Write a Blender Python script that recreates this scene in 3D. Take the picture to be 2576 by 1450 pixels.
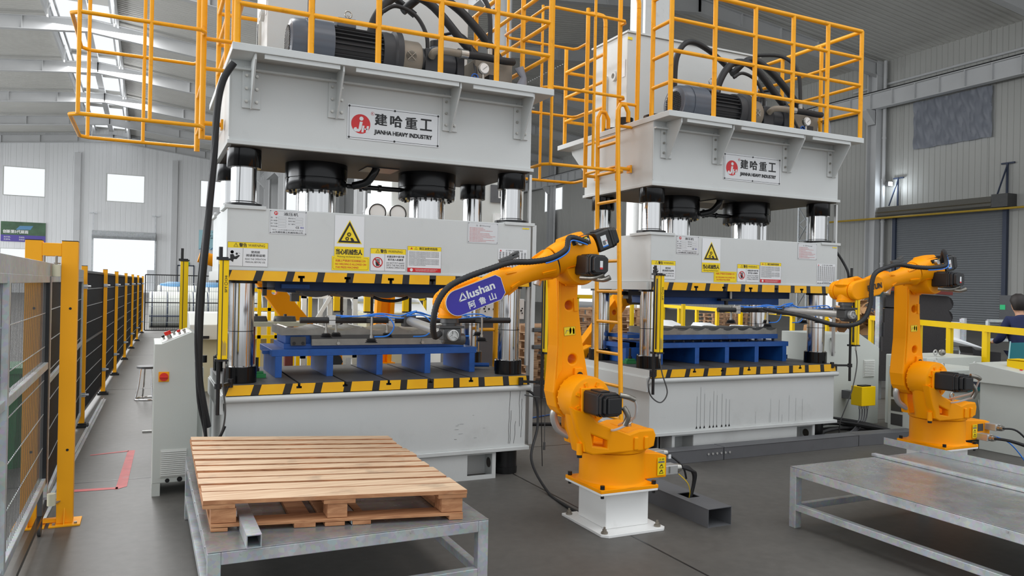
import bpy, bmesh, math, random
from mathutils import Vector, Matrix
random.seed(7)
S = bpy.context.scene
COL = S.collection
for o in list(bpy.data.objects): bpy.data.objects.remove(o)
PI = math.pi
# ---------------------------------------------------------------- camera
def cam_setup():
    yaw, pitch, roll, F = 0.44694007, 0.0011183980, -0.0207964876, 1924.53805
    cy, sy = math.cos(yaw), math.sin(yaw)
    f = Vector((sy*math.cos(pitch), cy*math.cos(pitch), math.sin(pitch)))
    r = Vector((cy, -sy, 0)); d = f.cross(r)
    c, s = math.cos(roll), math.sin(roll)
    right = c*r + s*d; down = -s*r + c*d
    cam = bpy.data.cameras.new('camera'); cam.sensor_width = 36; cam.lens = 36*F/2576
    cam.clip_start = .05; cam.clip_end = 500
    o = bpy.data.objects.new('camera', cam); COL.objects.link(o)
    m = Matrix((right, -down, -f)).transposed().to_4x4(); m.translation = Vector((0, 0, 1.7))
    o.matrix_world = m; S.camera = o
cam_setup()
S.view_settings.view_transform = 'Standard'; S.view_settings.look = 'None'
S.view_settings.exposure = -0.5; S.view_settings.gamma = 1; S.view_settings.use_curve_mapping = False
S.cycles.max_bounces = 7; S.cycles.diffuse_bounces = 4; S.cycles.glossy_bounces = 4
S.cycles.transmission_bounces = 4; S.cycles.sample_clamp_indirect = 6; S.cycles.use_denoising = True
# ---------------------------------------------------------------- world: bright overcast sky
W = bpy.data.worlds.new('sky'); S.world = W; W.use_nodes = True
wn = W.node_tree.nodes; wl = W.node_tree.links
bg = wn['Background']; bg.inputs[0].default_value = (.93, .965, 1, 1); bg.inputs[1].default_value = 1.5
# ---------------------------------------------------------------- area lights: ridge skylight and added fill
def area(name, loc, size, sizey, power, rot=(0, 0, 0), col=(1, 1, 1)):
    l = bpy.data.lights.new(name, 'AREA'); l.shape = 'RECTANGLE'; l.size = size; l.size_y = sizey
    l.energy = power; l.color = col
    o = bpy.data.objects.new(name, l); COL.objects.link(o); o.location = loc; o.rotation_euler = rot
    return o
area('overhead_area', (-3.2, 50, 19.6), 6, 76, 20000)  # lamp for daylight through the ridge skylight
area('left_side_fill', (-23.5, 76, 6.5), 64, 7, 5500, (math.radians(90), 0, math.radians(-90)), (.95, .98, 1))  # added fill from the unseen left side, brightens back wall and roof
area('left_side_fill', (-23.5, 20, 6.5), 36, 7, 8500, (math.radians(90), 0, math.radians(-90)), (.95, .98, 1))  # added fill, out of view, lightens the left faces of the presses
area('overhead_area', (10, -4, 17), 16, 12, 1800, (math.radians(-12), 0, 0))  # added soft overhead fill outside the roof, no skylight there
# ---------------------------------------------------------------- materials
def lin(c):
    return tuple(((x/255)/12.92 if x/255 <= .04045 else ((x/255+.055)/1.055)**2.4) for x in c)
def nodes(name):
    m = bpy.data.materials.new(name); m.use_nodes = True
    n = m.node_tree.nodes; l = m.node_tree.links
    return m, n, l, n['Principled BSDF']
def N(n, t, **k):
    x = n.new(t)
    for a, b in k.items(): setattr(x, a, b)
    return x
def mat(name, rgb, rough=.5, metal=0, noise=.06, scale=6, bump=0, bscale=60, dirt=0, dirtcol=(60, 55, 50), spec=.5, coat=0):
    m, n, l, p = nodes(name)
    c = lin(rgb)
    tc = N(n, 'ShaderNodeTexCoord')
    nz = N(n, 'ShaderNodeTexNoise'); nz.inputs['Scale'].default_value = scale; nz.inputs['Detail'].default_value = 5
    l.new(tc.outputs['Object'], nz.inputs['Vector'])
    mx = N(n, 'ShaderNodeMix', data_type='RGBA')
    mx.inputs[6].default_value = tuple(max(0, x*(1-noise*1.6)) for x in c)+(1,)
    mx.inputs[7].default_value = tuple(min(1, x*(1+noise*1.6)) for x in c)+(1,)
    l.new(nz.outputs[0], mx.inputs[0])
    out = mx.outputs[2]
    if dirt:
        n2 = N(n, 'ShaderNodeTexNoise'); n2.inputs['Scale'].default_value = scale*.7; n2.inputs['Detail'].default_value = 9
        n2.inputs['Roughness'].default_value = .7
        l.new(tc.outputs['Object'], n2.inputs['Vector'])
        rp = N(n, 'ShaderNodeMapRange'); rp.inputs[1].default_value = .56; rp.inputs[2].default_value = .75
        rp.inputs[3].default_value = 0; rp.inputs[4].default_value = dirt
        l.new(n2.outputs[0], rp.inputs[0])
        m2 = N(n, 'ShaderNodeMix', data_type='RGBA'); l.new(rp.outputs[0], m2.inputs[0]); l.new(out, m2.inputs[6])
        m2.inputs[7].default_value = lin(dirtcol)+(1,); out = m2.outputs[2]
    l.new(out, p.inputs['Base Color'])
    p.inputs['Roughness'].default_value = rough; p.inputs['Metallic'].default_value = metal
    p.inputs['Specular IOR Level'].default_value = spec; p.inputs['Coat Weight'].default_value = coat
    if bump:
        b = N(n, 'ShaderNodeBump'); b.inputs['Strength'].default_value = bump; b.inputs['Distance'].default_value = .002
        n3 = N(n, 'ShaderNodeTexNoise'); n3.inputs['Scale'].default_value = bscale; l.new(tc.outputs['Object'], n3.inputs['Vector'])
        l.new(n3.outputs[0], b.inputs['Height']); l.new(b.outputs[0], p.inputs['Normal'])
    return m
M = {}
M['press'] = mat('grey_press_paint', (204, 207, 206), .42, noise=.03, scale=2.2, dirt=.25, dirtcol=(150, 150, 146), bump=.15, bscale=90)
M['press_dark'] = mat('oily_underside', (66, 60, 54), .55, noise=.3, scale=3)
M['rail'] = mat('yellow_rail_paint', (252, 170, 4), .35, noise=.06, scale=14, dirt=.45, dirtcol=(160, 92, 16), spec=.4)
M['robot'] = mat('orange_robot_paint', (255, 160, 0), .45, noise=.02, scale=5, bump=.12, bscale=220, spec=.18)
M['curtain'] = mat('bright_yellow_metal', (246, 204, 0), .4, noise=.02, spec=.3)
M['gate_yellow'] = mat('amber_frame_paint', (248, 172, 24), .45, noise=.04, scale=4, spec=.3)
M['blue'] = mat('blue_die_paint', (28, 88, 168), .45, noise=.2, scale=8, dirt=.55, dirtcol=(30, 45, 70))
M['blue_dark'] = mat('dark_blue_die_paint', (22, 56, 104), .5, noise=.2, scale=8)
M['black'] = mat('black_metal', (22, 22, 24), .32, noise=.1)
M['black_gloss'] = mat('black_gloss_metal', (16, 16, 18), .16, noise=.1, metal=.3)
M['motor_black'] = mat('matt_black_motor', (24, 24, 26), .38, noise=.08)
M['rubber'] = mat('black_rubber', (30, 30, 32), .55, noise=.1)
M['plate_grey'] = mat('stained_steel_table', (92, 91, 90), .5, noise=.25, scale=5, metal=.2, dirt=.5, dirtcol=(40, 38, 36))
M['steel'] = mat('brushed_steel', (176, 174, 168), .3, metal=.9, noise=.1, scale=18)
M['die_steel'] = mat('worn_die_steel', (150, 148, 142), .33, metal=.55, noise=.25, scale=9, dirt=.4, dirtcol=(52, 50, 48))
M['white'] = mat('white_paint', (238, 238, 236), .45, noise=.02, dirt=.3, dirtcol=(180, 178, 172))
M['offwhite'] = mat('off_white_machine_paint', (212, 214, 210), .45, noise=.02)
M['cab'] = mat('pale_green_grey_enamel', (200, 205, 200), .4, noise=.02, scale=3, bump=.2, bscale=260)
M['signwhite'] = mat('white_sign_vinyl', (226, 228, 230), .35, noise=.01)
M['signyellow'] = mat('yellow_sign_vinyl', (244, 214, 18), .35, noise=.01)
M['ink'] = mat('black_print', (28, 28, 30), .5, noise=0)
M['inkgrey'] = mat('grey_print', (110, 112, 116), .5, noise=0)
M['red'] = mat('red_print', (206, 32, 38), .4, noise=.02)
M['redplastic'] = mat('red_plastic', (214, 40, 26), .35, noise=.02)
M['signblue'] = mat('royal_blue_vinyl', (54, 44, 158), .35, noise=.01)
M['plateface'] = mat('brushed_sign_plate', (206, 207, 208), .3, metal=.35, noise=.02)
M['bluehose'] = mat('blue_air_hose', (30, 120, 220), .35, noise=.02)
M['orangehose'] = mat('orange_band', (232, 110, 20), .5, noise=.02)
M['gunmetal'] = mat('dark_grey_aluminium', (84, 84, 84), .45, metal=.4, noise=.08)
M['alu'] = mat('aluminium_tube', (200, 200, 198), .35, metal=.6, noise=.04)
M['motor_grey'] = mat('blue_grey_motor_paint', (84, 92, 104), .28, noise=.06)
M['motor_dark'] = mat('dark_motor_fins', (48, 50, 54), .5, noise=.1)
M['cast'] = mat('dusty_cast_metal', (142, 134, 122), .5, metal=.4, noise=.12)
M['duct'] = mat('dark_grey_duct', (96, 97, 100), .5, noise=.06, dirt=.3, dirtcol=(70, 70, 70))
M['greenp'] = mat('green_plastic', (20, 120, 60), .5)
M['teal'] = mat('teal_panel', (30, 120, 130), .45)
M['darkteal'] = mat('dark_green_machine_paint', (34, 66, 66), .5)
M['navy'] = mat('dark_slate_panel', (52, 62, 84), .45)
M['card'] = mat('brown_cardboard', (176, 134, 92), .8, noise=.08)
M['foam'] = mat('white_foam_sheet', (232, 234, 236), .7, noise=.02)
M['cream'] = mat('cream_machine_paint', (206, 202, 176), .5)
M['tilemat'] = mat('charcoal_stone_coating', (52, 50, 52), .7, noise=.2, scale=60)
M['tilered'] = mat('dark_red_stone_coating', (110, 44, 40), .7, noise=.2, scale=60)
M['navycloth'] = mat('navy_cotton', (30, 38, 74), .9, noise=.15, scale=10)
M['hair'] = mat('dark_hair', (34, 28, 26), .6, noise=.3, scale=40)
M['skin'] = mat('skin', (198, 150, 122), .6)
M['wallwhite'] = mat('white_wall_sheet', (232, 233, 234), .55, noise=.03, scale=.6)
M['wallgrey'] = mat('grey_wall_sheet', (184, 184, 180), .55, noise=.06, scale=.5)
M['roof'] = mat('grey_roof_sheet', (214, 213, 208), .42, noise=.06, scale=.4, metal=.0)
M['girder'] = mat('light_grey_girder_paint', (206, 207, 208), .55, noise=.06, scale=.7)
M['shutter'] = mat('grey_shutter_slats', (140, 144, 148), .45, metal=.3, noise=.04)
M['tarp'] = mat('silver_grey_tarpaulin', (132, 136, 146), .45, noise=.08, scale=2)
M['pipeyellow'] = mat('yellow_gas_pipe', (190, 156, 50), .5)
M['poster_purple'] = mat('purple_poster', (86, 72, 160), .5)
M['poster_green'] = mat('green_poster_photo', (66, 96, 70), .5, noise=.7, scale=.6)
M['poster_cyan'] = mat('cyan_poster', (176, 222, 232), .5)
M['green_glow'] = mat('exit_green', (30, 180, 90), .5)
M['redpaint'] = mat('worn_red_floor_paint', (196, 96, 96), .6, noise=.2, scale=9, dirt=.8, dirtcol=(140, 136, 134))
M['bluewrap'] = mat('blue_plastic_wrap', (90, 140, 180), .5)
M['coilwrap'] = mat('grey_white_coil_wrap', (196, 198, 192), .45, noise=.08, scale=1.2)
M['foil'] = mat('crumpled_foil_sleeve', (150, 146, 138), .3, metal=.8, noise=.3, scale=30)
M['redbrown'] = mat('reddish_brown_board', (126, 56, 44), .6)
def emis(name, col, s):
    m, n, l, p = nodes(name); p.inputs['Base Color'].default_value = (0, 0, 0, 1)
    p.inputs['Emission Color'].default_value = col+(1,); p.inputs['Emission Strength'].default_value = s
    return m
M['lamp'] = emis('flood_lamp_glow', (.85, .95, 1), 30)
M['led'] = emis('green_exit_light', (.05, .9, .35), .6)
M['screen'] = emis('blue_screen_light', (.2, .45, .9), .8)
def glassmat():
    m, n, l, p = nodes('translucent_daylight_sheet')
    d = N(n, 'ShaderNodeBsdfTranslucent'); d.inputs[0].default_value = (.95, .97, 1, 1)
    t = N(n, 'ShaderNodeBsdfTransparent'); x = N(n, 'ShaderNodeMixShader'); x.inputs[0].default_value = .08
    l.new(t.outputs[0], x.inputs[1]); l.new(d.outputs[0], x.inputs[2]); l.new(x.outputs[0], n['Material Output'].inputs[0])
    return m
M['glass'] = glassmat()
def chrome(name='polished_chrome', base=(.62, .62, .62), rough=.13):
    m, n, l, p = nodes(name)
    tc = N(n, 'ShaderNodeTexCoord'); mp = N(n, 'ShaderNodeMapping'); mp.inputs['Scale'].default_value = (30, 30, .5)
    nz = N(n, 'ShaderNodeTexNoise'); nz.inputs['Scale'].default_value = 1.6; nz.inputs['Detail'].default_value = 4
    l.new(tc.outputs['Object'], mp.inputs[0]); l.new(mp.outputs[0], nz.inputs['Vector'])
    mx = N(n, 'ShaderNodeMix', data_type='RGBA')
    mx.inputs[6].default_value = tuple(x*.75 for x in base)+(1,); mx.inputs[7].default_value = tuple(min(1, x*1.3) for x in base)+(1,)
    l.new(nz.outputs[0], mx.inputs[0]); l.new(mx.outputs[2], p.inputs['Base Color'])
    p.inputs['Metallic'].default_value = 1; p.inputs['Roughness'].default_value = rough
    return m
M['chrome'] = chrome()
def galv(name, base, rough=.38):
    m, n, l, p = nodes(name)
    tc = N(n, 'ShaderNodeTexCoord'); nz = N(n, 'ShaderNodeTexNoise'); nz.inputs['Scale'].default_value = 3.5
    nz.inputs['Detail'].default_value = 8; nz.inputs['Distortion'].default_value = 1.2
    vo = N(n, 'ShaderNodeTexVoronoi'); vo.inputs['Scale'].default_value = 45
    l.new(tc.outputs['Object'], nz.inputs['Vector']); l.new(tc.outputs['Object'], vo.inputs['Vector'])
    mx = N(n, 'ShaderNodeMix', data_type='RGBA'); c = lin(base)
    mx.inputs[6].default_value = tuple(x*.6 for x in c)+(1,); mx.inputs[7].default_value = tuple(min(1, x*1.35) for x in c)+(1,)
    l.new(nz.outputs[0], mx.inputs[0])
    m2 = N(n, 'ShaderNodeMix', data_type='RGBA', blend_type='MULTIPLY'); m2.inputs[0].default_value = .18
    l.new(mx.outputs[2], m2.inputs[6]); l.new(vo.outputs['Color'], m2.inputs[7]); l.new(m2.outputs[2], p.inputs['Base Color'])
    rr = N(n, 'ShaderNodeMapRange'); rr.inputs[3].default_value = rough-.14; rr.inputs[4].default_value = rough+.16
    l.new(nz.outputs[0], rr.inputs[0]); l.new(rr.outputs[0], p.inputs['Roughness'])
    p.inputs['Metallic'].default_value = .45
    return m
M['galv'] = galv('galvanised_steel', (196, 200, 203))
M['sheet'] = galv('scuffed_sheet_steel', (158, 160, 160), .24)
def wood(name, a, b):
    m, n, l, p = nodes(name)
    tc = N(n, 'ShaderNodeTexCoord'); mp = N(n, 'ShaderNodeMapping'); mp.inputs['Scale'].default_value = (1.4, 26, 26)
    oi = N(n, 'ShaderNodeObjectInfo'); cm = N(n, 'ShaderNodeVectorMath', operation='ADD')
    sc = N(n, 'ShaderNodeMath', operation='MULTIPLY'); sc.inputs[1].default_value = 37
    l.new(oi.outputs['Random'], sc.inputs[0]); l.new(tc.outputs['Object'], cm.inputs[0]); l.new(sc.outputs[0], cm.inputs[1])
    l.new(cm.outputs[0], mp.inputs[0])
    nz = N(n, 'ShaderNodeTexNoise'); nz.inputs['Scale'].default_value = 1.5; nz.inputs['Detail'].default_value = 8
    nz.inputs['Distortion'].default_value = .8; l.new(mp.outputs[0], nz.inputs['Vector'])
    cr = N(n, 'ShaderNodeValToRGB'); cr.color_ramp.elements[0].position = .3; cr.color_ramp.elements[1].position = .7
    cr.color_ramp.elements[0].color = lin(a)+(1,); cr.color_ramp.elements[1].color = lin(b)+(1,)
    l.new(nz.outputs[0], cr.inputs[0])
    n2 = N(n, 'ShaderNodeTexNoise'); n2.inputs['Scale'].default_value = 5; n2.inputs['Detail'].default_value = 6
    l.new(cm.outputs[0], n2.inputs['Vector'])
    mr = N(n, 'ShaderNodeMapRange'); mr.inputs[1].default_value = .6; mr.inputs[2].default_value = .8; mr.inputs[4].default_value = .65
    l.new(n2.outputs[0], mr.inputs[0])
    m2 = N(n, 'ShaderNodeMix', data_type='RGBA'); l.new(mr.outputs[0], m2.inputs[0]); l.new(cr.outputs[0], m2.inputs[6])
    m2.inputs[7].default_value = lin((140, 122, 104))+(1,)
    l.new(m2.outputs[2], p.inputs['Base Color']); p.inputs['Roughness'].default_value = .75
    b_ = N(n, 'ShaderNodeBump'); b_.inputs['Strength'].default_value = .3; b_.inputs['Distance'].default_value = .002
    l.new(nz.outputs[0], b_.inputs['Height']); l.new(b_.outputs[0], p.inputs['Normal'])
    return m
M['wood'] = wood('pale_pine_planks', (196, 158, 126), (228, 202, 170))
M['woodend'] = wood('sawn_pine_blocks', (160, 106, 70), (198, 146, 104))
M['woodbg'] = wood('dusty_pallet_wood', (150, 112, 84), (196, 160, 124))
def hazard():
    m, n, l, p = nodes('yellow_black_hazard_paint')
    tc = N(n, 'ShaderNodeTexCoord'); sp = N(n, 'ShaderNodeSeparateXYZ'); l.new(tc.outputs['Object'], sp.inputs[0])
    def math_(op, a, b=None):
        x = N(n, 'ShaderNodeMath', operation=op)
        for i, v in enumerate((a, b)):
            if v is None: continue
            if isinstance(v, (int, float)): x.inputs[i].default_value = v
            else: l.new(v, x.inputs[i])
        return x.outputs[0]
    ln = math_('SUBTRACT', .36, math_('MULTIPLY', sp.outputs[0], .2))
    sk = math_('SUBTRACT', sp.outputs[0], math_('MULTIPLY', math_('SUBTRACT', sp.outputs[2], .04), ln))
    fr = math_('FRACT', math_('ADD', math_('DIVIDE', sk, .2385), .5))
    ab = math_('ABSOLUTE', math_('SUBTRACT', fr, .5))
    k = math_('LESS_THAN', ab, .124)
    nz = N(n, 'ShaderNodeTexNoise'); nz.inputs['Scale'].default_value = 9; l.new(tc.outputs['Object'], nz.inputs['Vector'])
    ye = N(n, 'ShaderNodeMix', data_type='RGBA'); ye.inputs[6].default_value = lin((240, 172, 10))+(1,); ye.inputs[7].default_value = lin((250, 194, 20))+(1,)
    l.new(nz.outputs[0], ye.inputs[0])
    mx = N(n, 'ShaderNodeMix', data_type='RGBA'); l.new(k, mx.inputs[0]); l.new(ye.outputs[2], mx.inputs[6]); mx.inputs[7].default_value = lin((34, 34, 36))+(1,)
    l.new(mx.outputs[2], p.inputs['Base Color']); p.inputs['Roughness'].default_value = .4
    return m
M['hazard'] = hazard()
def floormat():
    m, n, l, p = nodes('grey_polished_concrete')
    tc = N(n, 'ShaderNodeTexCoord')
    a = N(n, 'ShaderNodeTexNoise'); a.inputs['Scale'].default_value = .5; a.inputs['Detail'].default_value = 8; a.inputs['Roughness'].default_value = .65
    b = N(n, 'ShaderNodeTexNoise'); b.inputs['Scale'].default_value = 14; b.inputs['Detail'].default_value = 6
    l.new(tc.outputs['Object'], a.inputs['Vector']); l.new(tc.outputs['Object'], b.inputs['Vector'])
    ad = N(n, 'ShaderNodeMath', operation='MULTIPLY_ADD'); ad.inputs[1].default_value = .35; l.new(b.outputs[0], ad.inputs[0]); l.new(a.outputs[0], ad.inputs[2])
    cr = N(n, 'ShaderNodeValToRGB'); e = cr.color_ramp.elements
    e[0].position = .45; e[0].color = lin((76, 74, 71))+(1,); e[1].position = .95; e[1].color = lin((104, 102, 98))+(1,)
    l.new(ad.outputs[0], cr.inputs[0])
    v = N(n, 'ShaderNodeTexVoronoi'); v.inputs['Scale'].default_value = 9; l.new(tc.outputs['Object'], v.inputs['Vector'])
    ls = N(n, 'ShaderNodeMath', operation='LESS_THAN'); ls.inputs[1].default_value = .035; l.new(v.outputs['Distance'], ls.inputs[0])
    mf = N(n, 'ShaderNodeMath', operation='MULTIPLY'); mf.inputs[1].default_value = .5; l.new(ls.outputs[0], mf.inputs[0])
    mx = N(n, 'ShaderNodeMix', data_type='RGBA'); l.new(mf.outputs[0], mx.inputs[0]); l.new(cr.outputs[0], mx.inputs[6]); mx.inputs[7].default_value = lin((140, 140, 138))+(1,)
    l.new(mx.outputs[2], p.inputs['Base Color'])
    rr = N(n, 'ShaderNodeMapRange'); rr.inputs[3].default_value = .34; rr.inputs[4].default_value = .6; l.new(a.outputs[0], rr.inputs[0]); p.inputs['Specular IOR Level'].default_value = .35
    l.new(rr.outputs[0], p.inputs['Roughness'])
    bp = N(n, 'ShaderNodeBump'); bp.inputs['Strength'].default_value = .1; bp.inputs['Distance'].default_value = .002
    l.new(b.outputs[0], bp.inputs['Height']); l.new(bp.outputs[0], p.inputs['Normal'])
    return m
M['floor'] = floormat()
# ---------------------------------------------------------------- mesh builder
def frame(d):
    d = Vector(d).normalized(); a = Vector((0, 0, 1)) if abs(d.z) < .9 else Vector((1, 0, 0))
    u = d.cross(a).normalized(); return u, d.cross(u).normalized()
class MB:
    def __init__(s): s.v = []; s.f = []; s.m = []; s.s = []
    def add(s, vs, fs, m=0, sm=False):
        k = len(s.v); s.v += [tuple(x) for x in vs]
        for f in fs: s.f.append([k+i for i in f]); s.m.append(m); s.s.append(sm)
        return s
    def box(s, x0, x1, y0, y1, z0, z1, m=0):
        return s.add([(x0, y0, z0), (x1, y0, z0), (x1, y1, z0), (x0, y1, z0), (x0, y0, z1), (x1, y0, z1), (x1, y1, z1), (x0, y1, z1)],
                     [(0, 3, 2, 1), (4, 5, 6, 7), (0, 1, 5, 4), (1, 2, 6, 5), (2, 3, 7, 6), (3, 0, 4, 7)], m)
    def obox(s, c, size, rot=(0, 0, 0), m=0):
        from mathutils import Euler
        R = Euler(rot).to_matrix(); c = Vector(c); a, b, d = [x/2 for x in size]
        vs = [c + R @ Vector(q) for q in ((-a, -b, -d), (a, -b, -d), (a, b, -d), (-a, b, -d), (-a, -b, d), (a, -b, d), (a, b, d), (-a, b, d))]
        return s.add(vs, [(0, 3, 2, 1), (4, 5, 6, 7), (0, 1, 5, 4), (1, 2, 6, 5), (2, 3, 7, 6), (3, 0, 4, 7)], m)
    def bar(s, p, q, w, h, m=0, up=(0, 0, 1)):
        p, q = Vector(p), Vector(q); d = (q-p).normalized(); up = Vector(up)
        if abs(d.dot(up)) > .95: up = Vector((0, 1, 0))
        u = d.cross(up).normalized()*w/2; v = u.cross(d).normalized()*h/2
        vs = [e+a*u+b*v for e in (p, q) for a, b in ((-1, -1), (1, -1), (1, 1), (-1, 1))]
        return s.add(vs, [(0, 1, 2, 3), (7, 6, 5, 4), (0, 4, 5, 1), (1, 5, 6, 2), (2, 6, 7, 3), (3, 7, 4, 0)], m)
    def cyl(s, p, q, r, r2=None, n=20, m=0, caps=True):
        p, q = Vector(p), Vector(q); r2 = r if r2 is None else r2; u, v = frame(q-p); k = len(s.v)
        for c, rr in ((p, r), (q, r2)):
            for i in range(n):
                a = 2*PI*i/n; s.v.append(tuple(c+rr*(math.cos(a)*u+math.sin(a)*v)))
        for i in range(n):
            j = (i+1) % n; s.f.append([k+i, k+j, k+n+j, k+n+i]); s.m.append(m); s.s.append(True)
        if caps:
            s.f.append([k+i for i in reversed(range(n))]); s.m.append(m); s.s.append(False)
            s.f.append([k+n+i for i in range(n)]); s.m.append(m); s.s.append(False)
        return s
    def lathe(s, base, axis, prof, n=28, m=0):
        base = Vector(base); axis = Vector(axis).normalized(); u, v = frame(axis); k = len(s.v)
        for (t, r) in prof:
            for i in range(n):
                a = 2*PI*i/n; s.v.append(tuple(base+axis*t+max(r, 1e-4)*(math.cos(a)*u+math.sin(a)*v)))
        for j in range(len(prof)-1):
            sm = abs(prof[j+1][0]-prof[j][0]) > 1e-6
            for i in range(n):
                i2 = (i+1) % n; s.f.append([k+j*n+i, k+j*n+i2, k+(j+1)*n+i2, k+(j+1)*n+i]); s.m.append(m); s.s.append(sm)
        return s
    def tube(s, pts, r, n=10, m=0, smooth=0, caps=True):
        pts = [Vector(p) for p in pts]
        if smooth: pts = catmull(pts, smooth)
        k = len(s.v); L = len(pts); pu = None
        for i, p in enumerate(pts):
            d = (pts[min(i+1, L-1)]-pts[max(i-1, 0)]).normalized()
            if pu is None: pu, _ = frame(d)
            u = (pu - d*pu.dot(d)).normalized(); v = d.cross(u); pu = u
            rr = r[i] if isinstance(r, (list, tuple)) else r
            for j in range(n):
                a = 2*PI*j/n; s.v.append(tuple(p+rr*(math.cos(a)*u+math.sin(a)*v)))
        for i in range(L-1):
            for j in range(n):
                j2 = (j+1) % n; s.f.append([k+i*n+j, k+i*n+j2, k+(i+1)*n+j2, k+(i+1)*n+j]); s.m.append(m); s.s.append(True)
        if caps:
            s.f.append([k+j for j in reversed(range(n))]); s.m.append(m); s.s.append(False)
            s.f.append([k+(L-1)*n+j for j in range(n)]); s.m.append(m); s.s.append(False)
        return s
    def loft(s, secs, n=24, m=0, smooth=True):
        # secs: (centre, U, V, exponent)
        k = len(s.v)
        for c, U, V, e in secs:
            c, U, V = Vector(c), Vector(U), Vector(V)
            for i in range(n):
                a = 2*PI*(i+.5)/n; x, y = math.cos(a), math.sin(a)
                q = (abs(x)**e+abs(y)**e)**(-1/e); s.v.append(tuple(c+U*x*q+V*y*q))
        L = len(secs)
        for j in range(L-1):
            for i in range(n):
                i2 = (i+1) % n; s.f.append([k+j*n+i, k+j*n+i2, k+(j+1)*n+i2, k+(j+1)*n+i]); s.m.append(m); s.s.append(smooth)
        s.f.append([k+i for i in reversed(range(n))]); s.m.append(m); s.s.append(False)
        s.f.append([k+(L-1)*n+i for i in range(n)]); s.m.append(m); s.s.append(False)
        return s
    def prism(s, pts, f, a, b, m=0):
        # pts 2D polygon, f(p, t) -> 3D
        n = len(pts); k = len(s.v); s.v += [tuple(f(p, a)) for p in pts] + [tuple(f(p, b)) for p in pts]
        for i in range(n):
            j = (i+1) % n; s.f.append([k+i, k+j, k+n+j, k+n+i]); s.m.append(m); s.s.append(False)
        s.f.append([k+i for i in reversed(range(n))]); s.m.append(m); s.s.append(False)
        s.f.append([k+n+i for i in range(n)]); s.m.append(m); s.s.append(False)
        return s
    def xz(s, pts, y0, y1, m=0): return s.prism(pts, lambda p, t: (p[0], t, p[1]), y0, y1, m)
    def yz(s, pts, x0, x1, m=0): return s.prism(pts, lambda p, t: (t, p[0], p[1]), x0, x1, m)
    def xy(s, pts, z0, z1, m=0): return s.prism(pts, lambda p, t: (p[0], p[1], t), z0, z1, m)
    def plate(s, outline, holes, f, a, b, bev=0, m=0):
        vs, fs = plate_geo(outline, holes, abs(b-a), bev); mid = (a+b)/2; sg = 1 if b > a else -1
        return s.add([f((v[0], v[1]), mid+sg*v[2]) for v in vs], fs, m)
    def ball(s, c, r, m=0, n=14, sz=1):
        pr = [(-math.cos(PI*i/8)*r*sz, math.sin(PI*i/8)*r) for i in range(9)]
        return s.lathe(c, (0, 0, 1), pr, n, m)
    def build(s, name, mats, parent=None, loc=None, bevel=0, seg=2, label=None, cat=None, group=None, kind=None):
        me = bpy.data.meshes.new(name); me.from_pydata(s.v, [], s.f)
        if not isinstance(mats, (list, tuple)): mats = [mats]
        for x in mats: me.materials.append(M[x] if isinstance(x, str) else x)
        me.polygons.foreach_set('material_index', s.m); me.polygons.foreach_set('use_smooth', s.s)
        bm = bmesh.new(); bm.from_mesh(me); bmesh.ops.recalc_face_normals(bm, faces=bm.faces); bm.to_mesh(me); bm.free()
        if any(s.s): me.set_sharp_from_angle(angle=.65)
        me.update()
        o = bpy.data.objects.new(name, me); COL.objects.link(o)
        if parent:
            o.parent = parent
            if parent.name in WL: o.location = -parent.location
        if loc is not None: o.location = loc
        if bevel:
            b = o.modifiers.new('bevel', 'BEVEL'); b.width = bevel; b.segments = seg; b.limit_method = 'ANGLE'; b.angle_limit = .7
        tag(o, label, cat, group, kind)
        return o
def tag(o, label=None, cat=None, group=None, kind=None):
    if label: o['label'] = label
    if cat: o['category'] = cat
    if group: o['group'] = group
    if kind: o['kind'] = kind
    return o
WL = set()
def thing(name, loc, label, cat, group=None, world=False):
    o = bpy.data.objects.new(name, None); COL.objects.link(o); o.location = loc; o.empty_display_size = .1
    if world: WL.add(o.name)
    return tag(o, label, cat, group)
def copy_tree(o, parent=None):
    c = o.copy(); COL.objects.link(c)
    if parent: c.parent = parent
    for ch in list(o.children): copy_tree(ch, c)
    return c
def catmull(p, k):
    out = []
    for i in range(len(p)-1):
        a, b, c, d = p[max(i-1, 0)], p[i], p[i+1], p[min(i+2, len(p)-1)]
        for j in range(k):
            t = j/k; out.append(.5*((2*b)+(c-a)*t+(2*a-5*b+4*c-d)*t*t+(3*b-a-3*c+d)*t**3))
    out.append(p[-1]); return out
def plate_geo(outline, holes, thick, bev):
    cu = bpy.data.curves.new('tmp', 'CURVE'); cu.dimensions = '2D'; cu.fill_mode = 'BOTH'
    cu.extrude = thick/2-bev; cu.bevel_depth = bev; cu.bevel_resolution = 1; cu.offset = -bev
    for pl in [outline]+holes:
        sp = cu.splines.new('POLY'); sp.points.add(len(pl)-1); sp.use_cyclic_u = True
        for i, q in enumerate(pl): sp.points[i].co = (q[0], q[1], 0, 1)
    o = bpy.data.objects.new('tmp', cu); me = o.to_mesh()
    vs = [tuple(v.co) for v in me.vertices]; fs = [tuple(p.vertices) for p in me.polygons]
    o.to_mesh_clear(); bpy.data.objects.remove(o); bpy.data.curves.remove(cu); return vs, fs
def circ(c, r, n=18, a0=0, a1=2*PI):
    full = abs(a1-a0-2*PI) < 1e-6
    return [(c[0]+r*math.cos(a0+(a1-a0)*i/(n if full else n-1)), c[1]+r*math.sin(a0+(a1-a0)*i/(n if full else n-1))) for i in range(n)]
TC = {}
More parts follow.
